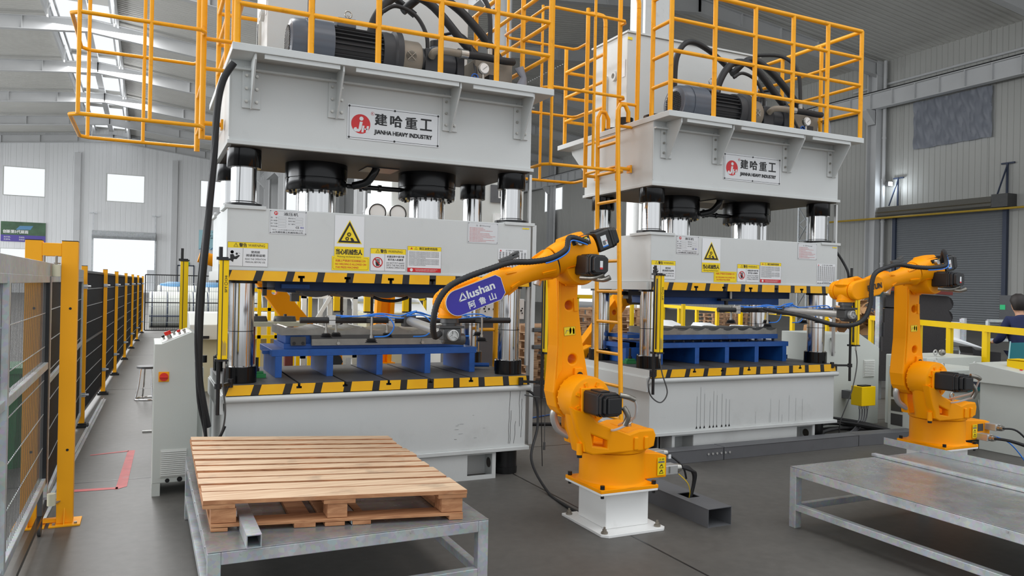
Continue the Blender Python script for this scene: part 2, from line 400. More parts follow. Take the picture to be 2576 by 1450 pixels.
def text_geo(body, bold=0, shear=0):
    key = (body, bold, shear)
    if key in TC: return TC[key]
    cu = bpy.data.curves.new('txt', 'FONT'); cu.body = body; cu.size = 1; cu.offset = bold; cu.shear = shear
    cu.resolution_u = 2; cu.fill_mode = 'FRONT'
    o = bpy.data.objects.new('txt', cu); me = o.to_mesh()
    vs = [tuple(v.co) for v in me.vertices]; fs = [tuple(p.vertices) for p in me.polygons]
    o.to_mesh_clear(); bpy.data.objects.remove(o); bpy.data.curves.remove(cu)
    if vs:
        x0 = min(v[0] for v in vs); x1 = max(v[0] for v in vs); y0 = min(v[1] for v in vs); y1 = max(v[1] for v in vs)
    else: x0 = y0 = 0; x1 = y1 = 1
    TC[key] = (vs, fs, x0, x1, y0, y1); return TC[key]
class Sign:
    """flat printed work on a plane; f(x, y, depth) -> 3D"""
    def __init__(s, f): s.f = f; s.mb = MB(); s.mats = []
    def mi(s, m):
        if m not in s.mats: s.mats.append(m)
        return s.mats.index(m)
    def poly(s, pts, m, d=.0012): s.mb.add([s.f(p[0], p[1], d) for p in pts], [list(range(len(pts)))], s.mi(m)); return s
    def rect(s, x0, y0, x1, y1, m, d=.0012): return s.poly([(x0, y0), (x1, y0), (x1, y1), (x0, y1)], m, d)
    def line(s, p, q, w, m, d=.0016):
        dx, dy = q[0]-p[0], q[1]-p[1]; L = math.hypot(dx, dy) or 1; a, b = -dy/L*w/2, dx/L*w/2
        return s.poly([(p[0]+a, p[1]+b), (q[0]+a, q[1]+b), (q[0]-a, q[1]-b), (p[0]-a, p[1]-b)], m, d)
    def ring(s, pts, w, m, d=.0016):
        for i in range(len(pts)): s.line(pts[i], pts[(i+1) % len(pts)], w, m, d)
        return s
    def text(s, body, x, y, w, h, m='ink', bold=0, rot=0, d=.002, shear=0):
        """text fitted into the box w x h centred on x, y"""
        vs, fs, x0, x1, y0, y1 = text_geo(body, 0, shear); c, k = math.cos(rot), math.sin(rot)
        sx = w/max(x1-x0, 1e-6); sy = h/max(y1-y0, 1e-6); q = bold*h*1.6
        for j, (ox, oy) in enumerate(((0, 0),) if not bold else ((-q, -q*.5), (q, -q*.5), (q, q*.5), (-q, q*.5))):
            out = []
            for v in vs:
                a, b = (v[0]-(x0+x1)/2)*sx+ox, (v[1]-(y0+y1)/2)*sy+oy
                out.append(s.f(x+a*c-b*k, y+a*k+b*c, d+j*1e-5))
            s.mb.add(out, fs, s.mi(m))
        return s
    def build(s, name, parent, **k): return s.mb.build(name, s.mats, parent, **k)
def faceY(y0, ox=0, oz=0): return lambda a, b, d: (ox+a, y0-d, oz+b)
# ================================================================ SETTING
XW, YB, ZE = 48.0, 110.0, 18.6      # right wall, back wall, eave height
MB().add([(-40, -14, 0), (60, -14, 0), (60, 125, 0), (-40, 125, 0)], [(0, 1, 2, 3)]).build('floor', 'floor', kind='structure')
floor = bpy.data.objects['floor']
jm = MB()
for x in (-6.2, 3.08, 12.4, 21.7): jm.box(x-.007, x+.007, -14, 100, -.01, .0012)
for y in (1.2, 7.32, 13.4, 19.5, 25.6, 31.7): jm.box(-39, 47, y-.006, y+.006, -.01, .0012)
jm.build('floor_joint', 'black', floor, kind='stuff')
rp = MB()
rp.add([(-.19, 6.98, .002), (-.105, 7.06, .002), (-.06, 8.55, .002), (-.125, 8.55, .002)], [(0, 1, 2, 3)])
rp.add([(-.45, 8.42, .002), (-.12, 8.5, .002), (-.12, 8.56, .002), (-.45, 8.46, .002)], [(0, 1, 2, 3)])
rp.add([(-.5, 7.02, .002), (-.17, 7.0, .002), (-.17, 7.06, .002), (-.5, 7.1, .002)], [(0, 1, 2, 3)])
rp.build('red_floor_paint', 'redpaint', floor)
# walls of upright sheets with openings
def panel_mesh(mat_, nrib):
    mb = MB(); n = nrib
    for i in range(n):     # unit panel: width 1, height 1, ribs proud of it
        a, b = i/n, (i+1)/n; g = .06/n
        mb.add([(a, .03, 0), (a+g, 0, 0), (b-g, 0, 0), (b, .03, 0), (a, .03, 1), (a+g, 0, 1), (b-g, 0, 1), (b, .03, 1)],
               [(0, 1, 5, 4), (1, 2, 6, 5), (2, 3, 7, 6)])
    o = mb.build('wall_panel', mat_); me = o.data; bpy.data.objects.remove(o); return me
def wall(name, p0, direction, length, height, openings, mesh, pw):
    root = bpy.data.objects.new(name, None); COL.objects.link(root); root['kind'] = 'structure'; root.location = p0
    ang = math.atan2(direction[1], direction[0]); root.rotation_euler = (0, 0, ang)
    n = int(round(length/pw))
    # a wall sheet is cut at the sides of every opening
    cuts = sorted(set([round(i*pw, 3) for i in range(n+1)] + [v for o in openings for v in (o[0], o[1])]))
    cuts = [c for i, c in enumerate(cuts) if i == 0 or c-cuts[i-1] > .02]
    for a, b in zip(cuts[:-1], cuts[1:]):
        mid = (a+b)/2; segs = [(0, height)]
        for (x0, x1, z0, z1) in openings:
            if x0 < mid < x1:
                ns = []
                for (s0, s1) in segs:
                    if z0 > s0: ns.append((s0, min(z0, s1)))
                    if z1 < s1: ns.append((max(z1, s0), s1))
                segs = ns
        for (s0, s1) in segs:
            if s1-s0 < .05: continue
            o = bpy.data.objects.new('wall_panel', mesh); COL.objects.link(o); o.parent = root
            o.location = (a, 0, s0); o.scale = (b-a, 1, s1-s0)
    return root
pm_w = panel_mesh('wallwhite', 3); pm_g = panel_mesh('wallgrey', 3)
# back wall: x runs from -24 to 48 at y = YB
bo = []
for x in (-15.8, -4.75, 6.3, 17.4, 28.5, 39.5): bo.append((x+24, x+24+4.45, 11.75, 15.35))
bo += [(-6.0+24, 1.0+24, 0, 7.0), (-16+24, -11+24, 3.2, 5.4), (7.9+24, 12.8+24, 2.2, 5.4)]
wb = wall('wall_back', (-24, YB, 0), (1, 0), 72, 21, bo, pm_w, 1.8)
# right wall: y from 110 down to -12 at x = XW
ro = []
for i in range(8):
    y = 35.6-4.9+i*13.75-13.75
    ro.append((YB-(y+4.9), YB-y, 12.0, 15.0))
ro.append((YB-37.1, YB-29.6, 0, 7.3)); ro.append((YB-84, YB-76, 0, 6.5))
wr = wall('wall_right', (XW, YB, 0), (0, -1), 122, 20.5, ro, pm_g, 1.2)
# window frames
def win(n, f, w, h, par=None):
    mb = MB()
    for a, b, c, d in ((0, w, 0, .1), (0, w, h-.1, h), (0, .1, .1, h-.1), (w-.1, w, .1, h-.1)):
        p = [f(a, c), f(b, c), f(b, d), f(a, d)]; mb.add([tuple(q) for q in p]+[(q[0]+.05, q[1]+.05, q[2]) for q in p], [(0, 1, 2, 3), (4, 5, 6, 7), (0, 1, 5, 4), (2, 3, 7, 6)])
    o = mb.build('window_%d' % n, 'offwhite', kind='structure')
    MB().add([f(0, 0), f(w, 0), f(w, h), f(0, h)], [(0, 1, 2, 3)]).build('window_pane', 'glass', o)
k = 1
for b in bo[:6]:
    win(k, lambda a, c, b=b: (b[0]-24+a, YB-.02, b[2]+c), b[1]-b[0], b[3]-b[2]); k += 1
for b in (bo[7], bo[8]):
    win(k, lambda a, c, b=b: (b[0]-24+a, YB-.02, b[2]+c), b[1]-b[0], b[3]-b[2]); k += 1
for b in ro[:8]:
    win(k, lambda a, c, b=b: (XW-.02, YB-b[0]-a, b[2]+c), b[1]-b[0], b[3]-b[2]); k += 1
# columns and gutters on the back wall
for i, x in enumerate((-18.6, -7.9, 3.25, 14.2, 25.2, 36.4)):
    mb = MB().box(x-.35, x+.35, YB-.35, YB-.27, 0, 17.6).box(x-.35, x+.35, YB-.08, YB, 0, 17.6).box(x-.03, x+.03, YB-.27, YB-.08, 0, 17.6)
    mb.build('trim_%d' % (i+1), 'girder', kind='structure')
# roof: two bays, ridge at x = -4 and x = 31, valley at x = 14
def zroof(x):
    if x < 14: return 20.6-abs(x+4)*.11
    return 20.5-abs(x-31)*.105
def roofpart(xs, y0, y1, pitch, name):
    mb = MB(); n = int((y1-y0)/pitch); rows = []
    for i in range(n):
        y = y0+i*pitch
        rows += [(y, 0), (y+pitch*.55, 0), (y+pitch*.7, .07), (y+pitch*.85, .07)]
    rows.append((y1, 0)); vs = []; fs = []
    for (y, d) in rows:
        for x in xs: vs.append((x, y, zroof(x)+d))
    m = len(xs)
    for r in range(len(rows)-1):
        for c in range(m-1): fs.append((r*m+c, r*m+c+1, (r+1)*m+c+1, (r+1)*m+c))
    mb.add(vs, fs); return mb.build(name, 'roof', kind='structure')
roofpart([-24, -14, -6.4], 8, YB, .42, 'ceiling')
roofpart([-2.2, 6, 14], 8, YB, .42, 'ceiling_middle')
roofpart([14, 22, 31], 8, YB, .42, 'ceiling_right')
roofpart([31, 40, XW], -6, YB, .42, 'ceiling_far_right')
# ridge skylight: raised lantern with daylight sheets and grey closed bays
sk = bpy.data.objects.new('ceiling_skylight', None); COL.objects.link(sk); sk['kind'] = 'structure'
for i in range(14):
    y = 11+i*7.1
    for a, b in ((-6.0, -4.6), (-4.0, -2.6)):
        MB().box(a, b, y, y+5.6, 20.9, 20.94).build('skylight_pane', 'glass', sk)
        MB().box(a, b, y+5.6, y+7.1, 20.9, 20.96).build('skylight_sheet', 'roof', sk)
mb = MB()
for x in (-6.4, -6.0, -4.3, -2.6, -2.2): mb.bar((x, 10, 20.75), (x, YB, 20.75), .12 if x != -4.3 else .5, .14)
mb.build('skylight_rail', 'girder', sk)
mb = MB().box(-6.55, -6.4, 10, YB, 19.9, 20.9).box(-2.2, -2.05, 10, YB, 19.9, 20.9); mb.build('skylight_kerb', 'girder', sk)
tm = MB()
for i in range(9):
    y = 13+i*11.8
    for x in (-6.3, -2.3):
        tm.bar((x, y, 19.4), (x, y, 20.8), .08, .08); tm.bar((x, y, 19.5), (x, y+1.4, 20.8), .06, .06)
tm.build('skylight_strut', 'white', sk)
# girders across the hall
for i in range(9):
    y = 14.6+i*11.9
    if y > YB: break
    mb = MB()
    for xs in ([-24, -4, 14], [14, 31, XW]):
        for a, b in zip(xs[:-1], xs[1:]):
            za, zb = zroof(a)-.35, zroof(b)-.35
            mb.bar((a, y, za), (b, y, zb), .45, .05); mb.bar((a, y, za-.9), (b, y, zb-.9), .45, .05); mb.bar((a, y, za-.45), (b, y, zb-.45), .05, .9)
            m = 5
            for j in range(m+1):
                t = j/m; x = a+(b-a)*t; z = za+(zb-za)*t; mb.box(x-.03, x+.03, y-.2, y+.2, z-.9, z)
    mb.build('ceiling_girder', 'girder', kind='structure')
    mb = MB()
    for x in (-14, 4, 22, 40): mb.bar((x, y, zroof(x)-1.2), (x, y+1.4, zroof(x)-.02), .07, .07)
    mb.build('girder_brace', 'white', bpy.data.objects['ceiling_girder'] if i == 0 else [o for o in bpy.data.objects if o.name.startswith('ceiling_girder')][-1])
# crane runways: right wall and middle row
def runway(name, x, w=.5, y0=-4, zb=15.1):
    mb = MB(); mb.box(x-w/2, x+w/2, y0, YB-1, zb, zb+.06).box(x-w/2, x+w/2, y0, YB-1, zb+1.1, zb+1.16).box(x-.05, x+.05, y0, YB-1, zb+.06, zb+1.1)
    y = y0+.5
    while y < YB-1: mb.box(x-w/2, x+w/2, y, y+.05, zb+.06, zb+1.1); y += 1.75
    o = mb.build(name, 'girder', kind='structure')
    MB().box(x-.06, x+.06, y0, YB-1, zb+1.16, zb+1.3).build('crane_rail', 'rubber', o)
runway('trim_21', XW-1.1); runway('trim_22', 14.0)
def column(n, x, y, w, h, mat_='girder', pipe=True, top=15.05):
    mb = MB(); a = w/2
    mb.box(x-a, x+a, y-a, y-a+.05, 0, h).box(x-a, x+a, y+a-.05, y+a, 0, h).box(x-.03, x+.03, y-a+.05, y+a-.05, 0, h)
    mb.xz([(x-a, top), (x-a, top-1.0), (x-a-.9, top-.1), (x-a-.9, top)], y-.3, y+.3)
    o = mb.build('trim_%d' % n, mat_, kind='structure')
    if pipe:
        p = MB().cyl((x+a*.4, y-a-.22, 0), (x+a*.4, y-a-.22, h), .12, n=12)
        for z in range(1, int(h), 3): p.cyl((x+a*.4, y-a-.22, z), (x+a*.4, y-a-.22, z+.12), .15, n=12)
        p.build('drain_pipe', 'girder', o)
n = 30
for y in (14.6, 26.3, 38.6, 52, 64, 75.5, 87.5, 99.5): column(n, XW-.65, y, .8, 18.6); n += 1
for y in (31, 43, 55, 67, 79, 91, 103): column(n, 14.0, y, .8, 18.4); n += 1
# big speckled column close behind the right press
mb = MB().box(13.42, 14.3, 19.1, 19.9, 0, 18.4); o = mb.build('trim_50', 'white', kind='structure')
MB().cyl((13.1, 19.0, 0), (13.1, 19.0, 16), .13, n=14).build('drain_pipe', 'white', o)
# right wall dressing
t = thing('roller_shutter', (XW-.2, 33.3, 0), 'large closed grey roller shutter in the right wall below the tarpaulin', 'shutter', world=True)
mb = MB(); z = 0
while z < 7.3:
    mb.add([(XW-.10, 29.6, z), (XW-.10, 37.1, z), (XW-.135, 37.1, z+.06), (XW-.135, 29.6, z+.06), (XW-.10, 37.1, z+.15), (XW-.10, 29.6, z+.15)], [(0, 1, 2, 3), (3, 2, 4, 5)]); z += .15
mb.build('slat_curtain', 'shutter', t, kind='stuff')
MB().box(XW-.28, XW-.05, 29.35, 29.6, 0, 7.4).build('guide_rail', 'navy', t); MB().box(XW-.28, XW-.05, 37.1, 37.35, 0, 7.4).build('guide_rail', 'navy', t)
mb = MB(); mb.xz([(XW-.05, 7.3), (XW-.9, 7.3), (XW-1.0, 7.45), (XW-.95, 7.62), (XW-1.0, 7.7), (XW-.9, 8.05), (XW-.05, 8.1)], 29.9, 38.2)
mb.build('roll_casing', 'steel', t)
MB().box(XW-.95, XW-.05, 28.9, 29.9, 7.35, 8.15).build('motor_box', 'gunmetal', t)
for y in (29.4, 37.0):
    MB().bar((XW-.2, y, 8.1), (XW-.2, y, 10.1), .1, .1).bar((XW-.15, y-.4, 10.1), (XW-.15, y+.4, 10.1), .1, .1).bar((XW-.2, y, 10), (XW-.85, y+.2, 8.1), .07, .07).build('hanger', 'navy', t)
# tarpaulin over a window
mb = MB(); nx, nz = 80, 30; vs = []; fs = []
for i in range(nx+1):
    for j in range(nz+1):
        u, v = i/nx, j/nz
        d = .06*math.sin(u*19+v*5)+.03*math.sin(u*41-v*9)+.05*math.sin(v*11+u*3)+.04*math.sin(u*77+v*13)
        vs.append((XW-.2-abs(d), 35.85-u*5.45, 11.9+v*3.25+.02*math.sin(u*23)))
for i in range(nx):
    for j in range(nz): a = i*(nz+1)+j; fs.append((a, a+1, a+nz+2, a+nz+1))
mb.add(vs, fs, 0, True); o = mb.build('tarpaulin', 'tarp', label='silver grey wrinkled tarpaulin hung over a window high on the right wall', cat='tarpaulin')
# gas pipe
mb = MB().tube([(XW-1.35, 24, 7.15), (XW-1.35, 41.9, 7.25)], .07).tube([(XW-1.35, 41.9, 7.25), (XW-1.35, 42.1, 7.2), (XW-1.35, 42.1, 5.6), (XW-1.35, 42.3, 5.5), (XW-1.35, 60, 5.5)], .07)
mb.build('gas_pipe', 'pipeyellow', label='thin yellow gas pipe running along the right wall across the shutter', cat='pipe')
MB().cyl((XW-.12, 41, 17.0), (XW-.12, 8, 17.0), .09).build('eave_pipe', 'girder', label='pale pipe running under the eave of the right wall', cat='pipe')
# flood lamp
t = thing('flood_lamp', (47.45, 37.41, 9.70), 'small lit flood lamp glowing on the right wall beside the drain pipe', 'lamp')
MB().box(-.22, .22, -.06, .2, -.16, .16).build('housing', 'gunmetal', t); MB().box(-.18, .18, -.09, -.06, -.13, .13).build('lens', 'lamp', t)
MB().bar((0, .1, 0), (.45, .1, 0), .06, .06).build('arm', 'gunmetal', t)
l = bpy.data.lights.new('flood_light', 'POINT'); l.energy = 90; l.shadow_soft_size = .2; l.color = (.85, .93, 1)
o = bpy.data.objects.new('flood_light', l); COL.objects.link(o); o.location = (47.15, 37.11, 9.40)
# lattice tower by the wall
t = thing('lattice_tower', (36.2, 33.5, 0), 'slender galvanised lattice tower standing behind the right press', 'tower', world=True)
c0 = [(35.6, 33.6), (36.6, 33.0), (36.9, 34.2), (35.9, 34.6)]
for x, y in c0: MB().bar((x, y, 0), (x, y, 11), .1, .1).build('upright', 'galv', t)
mb = MB()
for z in range(0, 11):
    for i in range(4):
        a, b = c0[i], c0[(i+1) % 4]
        if z % 2: mb.bar((a[0], a[1], z), (b[0], b[1], z), .06, .06)
        mb.bar((a[0], a[1], z), (b[0], b[1], z+1), .05, .05) if z % 2 else mb.bar((b[0], b[1], z), (a[0], a[1], z+1), .05, .05)
mb.build('lattice_bracing', 'galv', t)
# left roller door (open), its box and hangers
t = thing('roller_door', (-2.5, YB-.4, 0), 'open roller door in the far back wall letting in daylight', 'door', world=True)
mb = MB().yz([(YB-.1, 7.0), (YB-.9, 7.0), (YB-1, 7.3), (YB-.9, 7.5), (YB-.95, 7.9), (YB-.1, 8.0)], -6.15, 1.1); mb.build('roll_casing', 'galv', t)
MB().box(-6.2, -6.0, YB-.25, YB-.02, 0, 7).build('guide_rail', 'galv', t); MB().box(1.0, 1.2, YB-.25, YB-.02, 0, 7).build('guide_rail', 'galv', t)
for x in (-6.05, 1.05): MB().bar((x, YB-.3, 8), (x, YB-.3, 10.2), .1, .1).bar((x-.45, YB-.3, 10.2), (x+.45, YB-.3, 10.2), .1, .1).build('hanger', 'galv', t)
# posters
def poster(name, x0, x1, z0, z1, label, fn):
    t = thing(name, ((x0+x1)/2, YB-.1, z0), label, 'poster', world=True)
    MB().box(x0, x1, YB-.14, YB-.06, z0, z1).build('board', 'offwhite', t)
    sg = Sign(lambda a, b, d: (x0+a, YB-.142-d*4, z0+b)); fn(sg, x1-x0, z1-z0); sg.build('print', t)
def p1(s, w, h):
    s.rect(0, 0, w, h*.33, 'poster_purple'); s.rect(0, h*.33, w, h, 'poster_green', .003)
    s.poly([(w*.33, h*.6), (w*.42, h*.8), (w*.72, h*.82), (w*.66, h*.62)], 'bluewrap', .006)
    s.text('创新第5代屋面', w*.33, h*.5, w*.56, h*.17, 'white', .02, d=.01)
    s.text('防开裂。', w*.15, h*.22, w*.15, h*.08, 'white', d=.01).text('防腐蚀。', w*.15, h*.1, w*.15, h*.08, 'white', d=.01)
    s.text('防褪色', w*.47, h*.22, w*.12, h*.08, 'white', d=.01).text('防噪音', w*.47, h*.1, w*.12, h*.08, 'white', d=.01)
poster('wall_poster', -15.85, -11.2, 6.2, 8.6, 'green and purple poster with a house on the far back wall', p1)
def p2(s, w, h):
    s.rect(0, 0, w, h, 'poster_cyan'); s.text('阿鲁山新材料', w*.45, h*.72, w*.6, h*.09, 'navy', d=.008)
    s.text('全球销售', w*.38, h*.6, w*.45, h*.09, 'navy', d=.008); s.text('ASIA PACIFIC', w*.4, h*.9, w*.5, h*.04, 'navy', d=.008)
    for i in range(9): s.poly([(w*.1*i, 0), (w*.1*i+.2, 0), (w*.1*i+.5, h*(.08+.012*i)), (w*.1*i+.3, h*(.08+.012*i))], 'bluewrap', .008)
poster('wall_poster', 6.3, 11.0, 6.1, 8.7, 'pale cyan poster beside the man door on the far back wall', p2)
t = thing('exit_door', (4.75, YB-.2, 0), 'pale single door with a green exit sign in the back wall', 'door', world=True)
MB().box(3.85, 5.7, YB-.14, YB-.05, 0, 3.8).build('door_leaf', 'white', t); MB().box(3.75, 3.85, YB-.2, YB-.05, 0, 3.95).box(5.7, 5.8, YB-.2, YB-.05, 0, 3.95).box(3.75, 5.8, YB-.2, YB-.05, 3.8, 3.95).build('door_frame', 'navy', t)
MB().box(4.5, 5.2, YB-.2, YB-.1, 4.0, 4.35).build('exit_sign', 'green_glow', t)
# bright yard outside the open door
MB().box(-40, 60, YB+.5, YB+60, -.06, -.01).build('yard_ground', 'wallwhite', kind='structure')
MB().box(.2, 3.2, YB+18, YB+26, 0, 3.4).box(1.4, 3.2, YB+18, YB+26, 3.4, 8).build('distant_shed', 'wallwhite', label='pale building seen outside the open roller door', cat='building')
# purple banner far behind the right press
t = thing('purple_banner', (30.2, 33, 0), 'tall purple banner standing behind the right press', 'banner', world=True)
MB().box(29.6, 31.0, 33, 33.06, 4.2, 8.2).build('banner_cloth', 'poster_purple', t); MB().cyl((29.6, 33.03, 0), (29.6, 33.03, 8.3), .04).build('pole', 'alu', t)
MB().cyl((31, 33.03, 0), (31, 33.03, 8.3), .04).build('pole', 'alu', t)
s = Sign(lambda a, b, d: (29.6+a, 33-d*3, 4.2+b)); s.text('超级', .7, 3.5, .9, .4, 'white').text('高端建材', .7, 1.9, 1.1, .2, 'white').text('全新产品', .7, 1.5, 1.1, .16, 'white'); s.build('lettering', t)
# ================================================================ PRESSES
def bolt(mb, p, axis, r=.012, h=.012, m=0):
    p = Vector(p); a = Vector(axis); mb.cyl(p, p+a*h, r, n=6, m=m); mb.cyl(p+a*h, p+a*(h+.004), r*.5, n=6, m=m)
def tslot_profile(z0, z1, up, w=2.62):
    xs = (.565, .935, 1.30, 1.67, 2.045); pts = []
    if up:
        pts = [(0, z0), (w, z0), (w, z1)]
        for x in reversed(xs): pts += [(x+.01, z1), (x+.01, z1-.022), (x+.021, z1-.022), (x+.021, z1-.04), (x-.021, z1-.04), (x-.021, z1-.022), (x-.01, z1-.022), (x-.01, z1)]
        pts += [(0, z1)]
    else:
        pts = [(w, z1), (0, z1), (0, z0)]
        for x in xs: pts += [(x-.012, z0), (x-.012, z0+.027), (x-.026, z0+.027), (x-.026, z0+.047), (x+.026, z0+.047), (x+.026, z0+.027), (x+.012, z0+.027), (x+.012, z0)]
        pts += [(w, z0)]
    return pts
def hazard_bed(name, z0, z1, up, parent):
    mb = MB(); mb.xz([(p[0], p[1]-z0) for p in tslot_profile(z0, z1, up)], -.02, 1.34)
    n = len(mb.f)
    for i in range(n):
        f = [mb.v[j] for j in mb.f[i]]
        mb.m[i] = 1 if all(abs(q[1]+.02) < 1e-5 for q in f) else 0
        if all(abs(q[0]) < 1e-5 for q in f) or all(abs(q[0]-2.62) < 1e-5 for q in f): mb.m[i] = 2
    return mb.build(name, ['plate_grey', 'hazard', 'press'], parent, loc=(0, 0, z0))
def warn_head(s, x0, x1, z0, z1):
    s.rect(x0, z0, x1, z1, 'signyellow'); c = x0+.06; h = z1-z0; m = (z0+z1)/2
    s.ring([(c-.016, m-.013), (c+.016, m-.013), (c, m+.015)], .0025, 'ink'); s.rect(c-.001, m-.006, c+.001, m+.006, 'ink', .002)
    s.text('警告', x0+.112, m, .056, .03, 'ink', .02); s.text('WARNING', x0+.212, m, .125, .021, 'ink', .0)
def signs(P, right):
    f = faceY(-.0015)
    def S_(name, fn):
        s = Sign(f); fn(s); s.build(name, P)
    def a(s):
        x0, x1, z0, z1 = .009, .307, 1.832, 2.018
        s.rect(x0-.004, z0-.004, x1+.004, z1+.004, 'signwhite', .0008); warn_head(s, x0, x1, z1-.045, z1); s.rect(x0, z0, x1, z1-.046, 'signwhite')
        s.ring([(x0, z0), (x1, z0), (x1, z1), (x0, z1)], .002, 'ink'); s.line((x0+.112, z0), (x0+.112, z1-.045), .002, 'ink')
        s.poly(circ((.042, 1.94), .0125), 'ink'); s.poly([(.028, 1.921), (.05, 1.925), (.062, 1.905), (.09, 1.918), (.1, 1.914), (.075, 1.885), (.055, 1.885), (.05, 1.862), (.03, 1.876)], 'ink', .002)
        s.poly([(.066, 1.93), (.078, 1.938), (.086, 1.924), (.074, 1.916)], 'ink', .002); s.line((.088, 1.936), (.1, 1.928), .002, 'ink')
        s.text('使用前', .214, 1.944, .066, .019, 'ink', .015).text('阅读使用说明', .216, 1.918, .14, .02, 'ink', .015)
        s.text('READ THE OPERATION', .214, 1.889, .152, .0135, 'ink').text('MANUAL BEFORE USE', .214, 1.866, .146, .0135, 'ink')
    S_('warning_sign', a)
    def b(s):
        x0, x1, z0, z1 = .313, .602, 2.095, 2.283
        s.rect(x0, z0, x1, z1, 'plateface'); s.ring([(x0+.008, z0+.008), (x1-.008, z0+.008), (x1-.008, z1-.008), (x0+.008, z1-.008)], .0015, 'inkgrey')
        s.poly(circ((.362, 2.258), .015), 'red', .002); s.text('jH', .362, 2.258, .017, .017, 'signwhite', .02, d=.003)
        s.text('液压机', .477, 2.254, .11, .026, 'ink', .01)
        for i, (l, r) in enumerate((('型    号', '额定压力'), ('开口高度', '有效行程'), ('出厂日期', '出厂编号'), ('有效台面', ''))):
            z = 2.222-i*.0225; s.text(l, .348, z, .05, .011, 'ink'); s.ring([(.38, z-.007), (.44, z-.007), (.44, z+.007), (.38, z+.007)], .001, 'inkgrey')
            if r: s.text(r, .482, z, .05, .011, 'ink'); s.ring([(.512, z-.007), (.57, z-.007), (.57, z+.007), (.512, z+.007)], .001, 'inkgrey')
        s.text('CE', .528, 2.152, .026, .016, 'ink', .02).text('ISO', .565, 2.152, .026, .013, 'signblue', .02)
        s.text('地址 : 山东省滕州市经济开发区', .455, 2.128, .24, .008, 'ink').text('山东建哈重工机械有限公司', .455, 2.11, .23, .014, 'ink', .01)
        for q in ((x0+.008, z0+.008), (x1-.008, z0+.008), (x1-.008, z1-.008), (x0+.008, z1-.008)): s.poly(circ(q, .004, 8), 'ink', .003)
    S_('rating_plate', b)
    def c(s):
        dx = -.18 if right else 0; f0 = s.f; s.f = lambda a, b, d: f0(a+dx, b, d)
        x0, x1, z0, z1 = .826, 1.068, 1.918, 2.272
        s.rect(x0, z0, x1, z1, 'signwhite', .002); s.rect(x0, z0, x1, z0+.098, 'signyellow', .0026); cx = .947
        def tri(r, z=2.108): return [(cx+r*math.cos(a_), z+r*math.sin(a_)*1.08) for a_ in (PI/2, PI*7/6, PI*11/6)]
        s.poly(tri(.12), 'signyellow', .003).poly(tri(.108), 'ink', .0035).poly(tri(.078), 'signyellow', .004)
        for q, r in (((.943, 2.118), .017), ((.928, 2.083), .015)):
            for i in range(10):
                an = i*PI/5; s.line((q[0]+r*.6*math.cos(an), q[1]+r*.6*math.sin(an)), (q[0]+r*1.15*math.cos(an), q[1]+r*1.15*math.sin(an)), .005, 'ink', .0045)
            s.poly(circ(q, r*.85, 14), 'ink', .0045).poly(circ(q, r*.45, 12), 'signyellow', .005).poly(circ(q, r*.2, 8), 'ink', .0055)
        s.poly([(.952, 2.09), (.972, 2.092), (.986, 2.07), (.984, 2.052), (.962, 2.066)], 'ink', .0045)
        s.text('当心机械伤人', cx, 1.975, .215, .044, 'ink', .03, d=.0035).text('Warning mechanical injury', cx, 1.934, .2, .019, 'ink', d=.0035)
    S_('gear_hazard_sign', c)
    def d(s):
        dx = 0; dz = -.006 if right else 0
        x0, x1, z0, z1 = .807+dx, 1.117+dx, 1.822+dz, 1.938+dz; s.rect(x0, z0, x1, z1, 'signyellow')
        s.ring([(x0+.01, z0+.018), (x0+.018, z0+.01), (x1-.018, z0+.01), (x1-.01, z0+.018), (x1-.01, z1-.018), (x1-.018, z1-.01), (x0+.018, z1-.01), (x0+.01, z1-.018)], .0015, 'ink')
        m = (x0+x1)/2; s.text('机器上严禁进行任何焊接工作!', m, z1-.026 if right else z1-.036, .25, .018, 'red', .01)
        s.text('NO WELDING IS ALLOWED ON', m-.0, z0+.052, .255, .016, 'red', .01).text('THE PRESS MACHINE!', m-.03, z0+.026, .19, .016, 'red', .01)
    S_('no_welding_sign', d)
    def e(s):
        x0, x1, z0, z1 = 1.126, 1.431, 1.827, 2.015
        s.rect(x0-.004, z0-.004, x1+.004, z1+.004, 'signwhite', .0008); warn_head(s, x0, x1, z1-.045, z1); s.rect(x0, z0, x1, z1-.046, 'signwhite')
        s.ring([(x0, z0), (x1, z0), (x1, z1), (x0, z1)], .002, 'ink'); s.line((x0+.122, z0), (x0+.122, z1-.045), .002, 'ink'); q = (1.187, 1.898)
        for i in range(4): s.line((q[0]-.014+i*.009, q[1]-.005), (q[0]-.014+i*.009, q[1]+.028), .006, 'ink', .002)
        s.poly([(q[0]-.018, q[1]), (q[0]+.018, q[1]), (q[0]+.012, q[1]-.03), (q[0]-.012, q[1]-.03)], 'ink', .002)
        s.ring(circ(q, .04, 24), .008, 'red', .003); s.line((q[0]-.026, q[1]+.028), (q[0]+.026, q[1]-.028), .008, 'red', .003)
        m = 1.342; s.text('机器运转中请不要', m, 1.95, .15, .018, 'ink', .015).text('将手放入机器里', m, 1.924, .135, .018, 'ink', .015)
        for i, tx in enumerate(('DO NOT PUT HANDS', 'INTO THE MACHINE', 'DURING OPERATION')): s.text(tx, m, 1.896-i*.0195, .155, .0145, 'ink')
    S_('no_hands_sign', e)
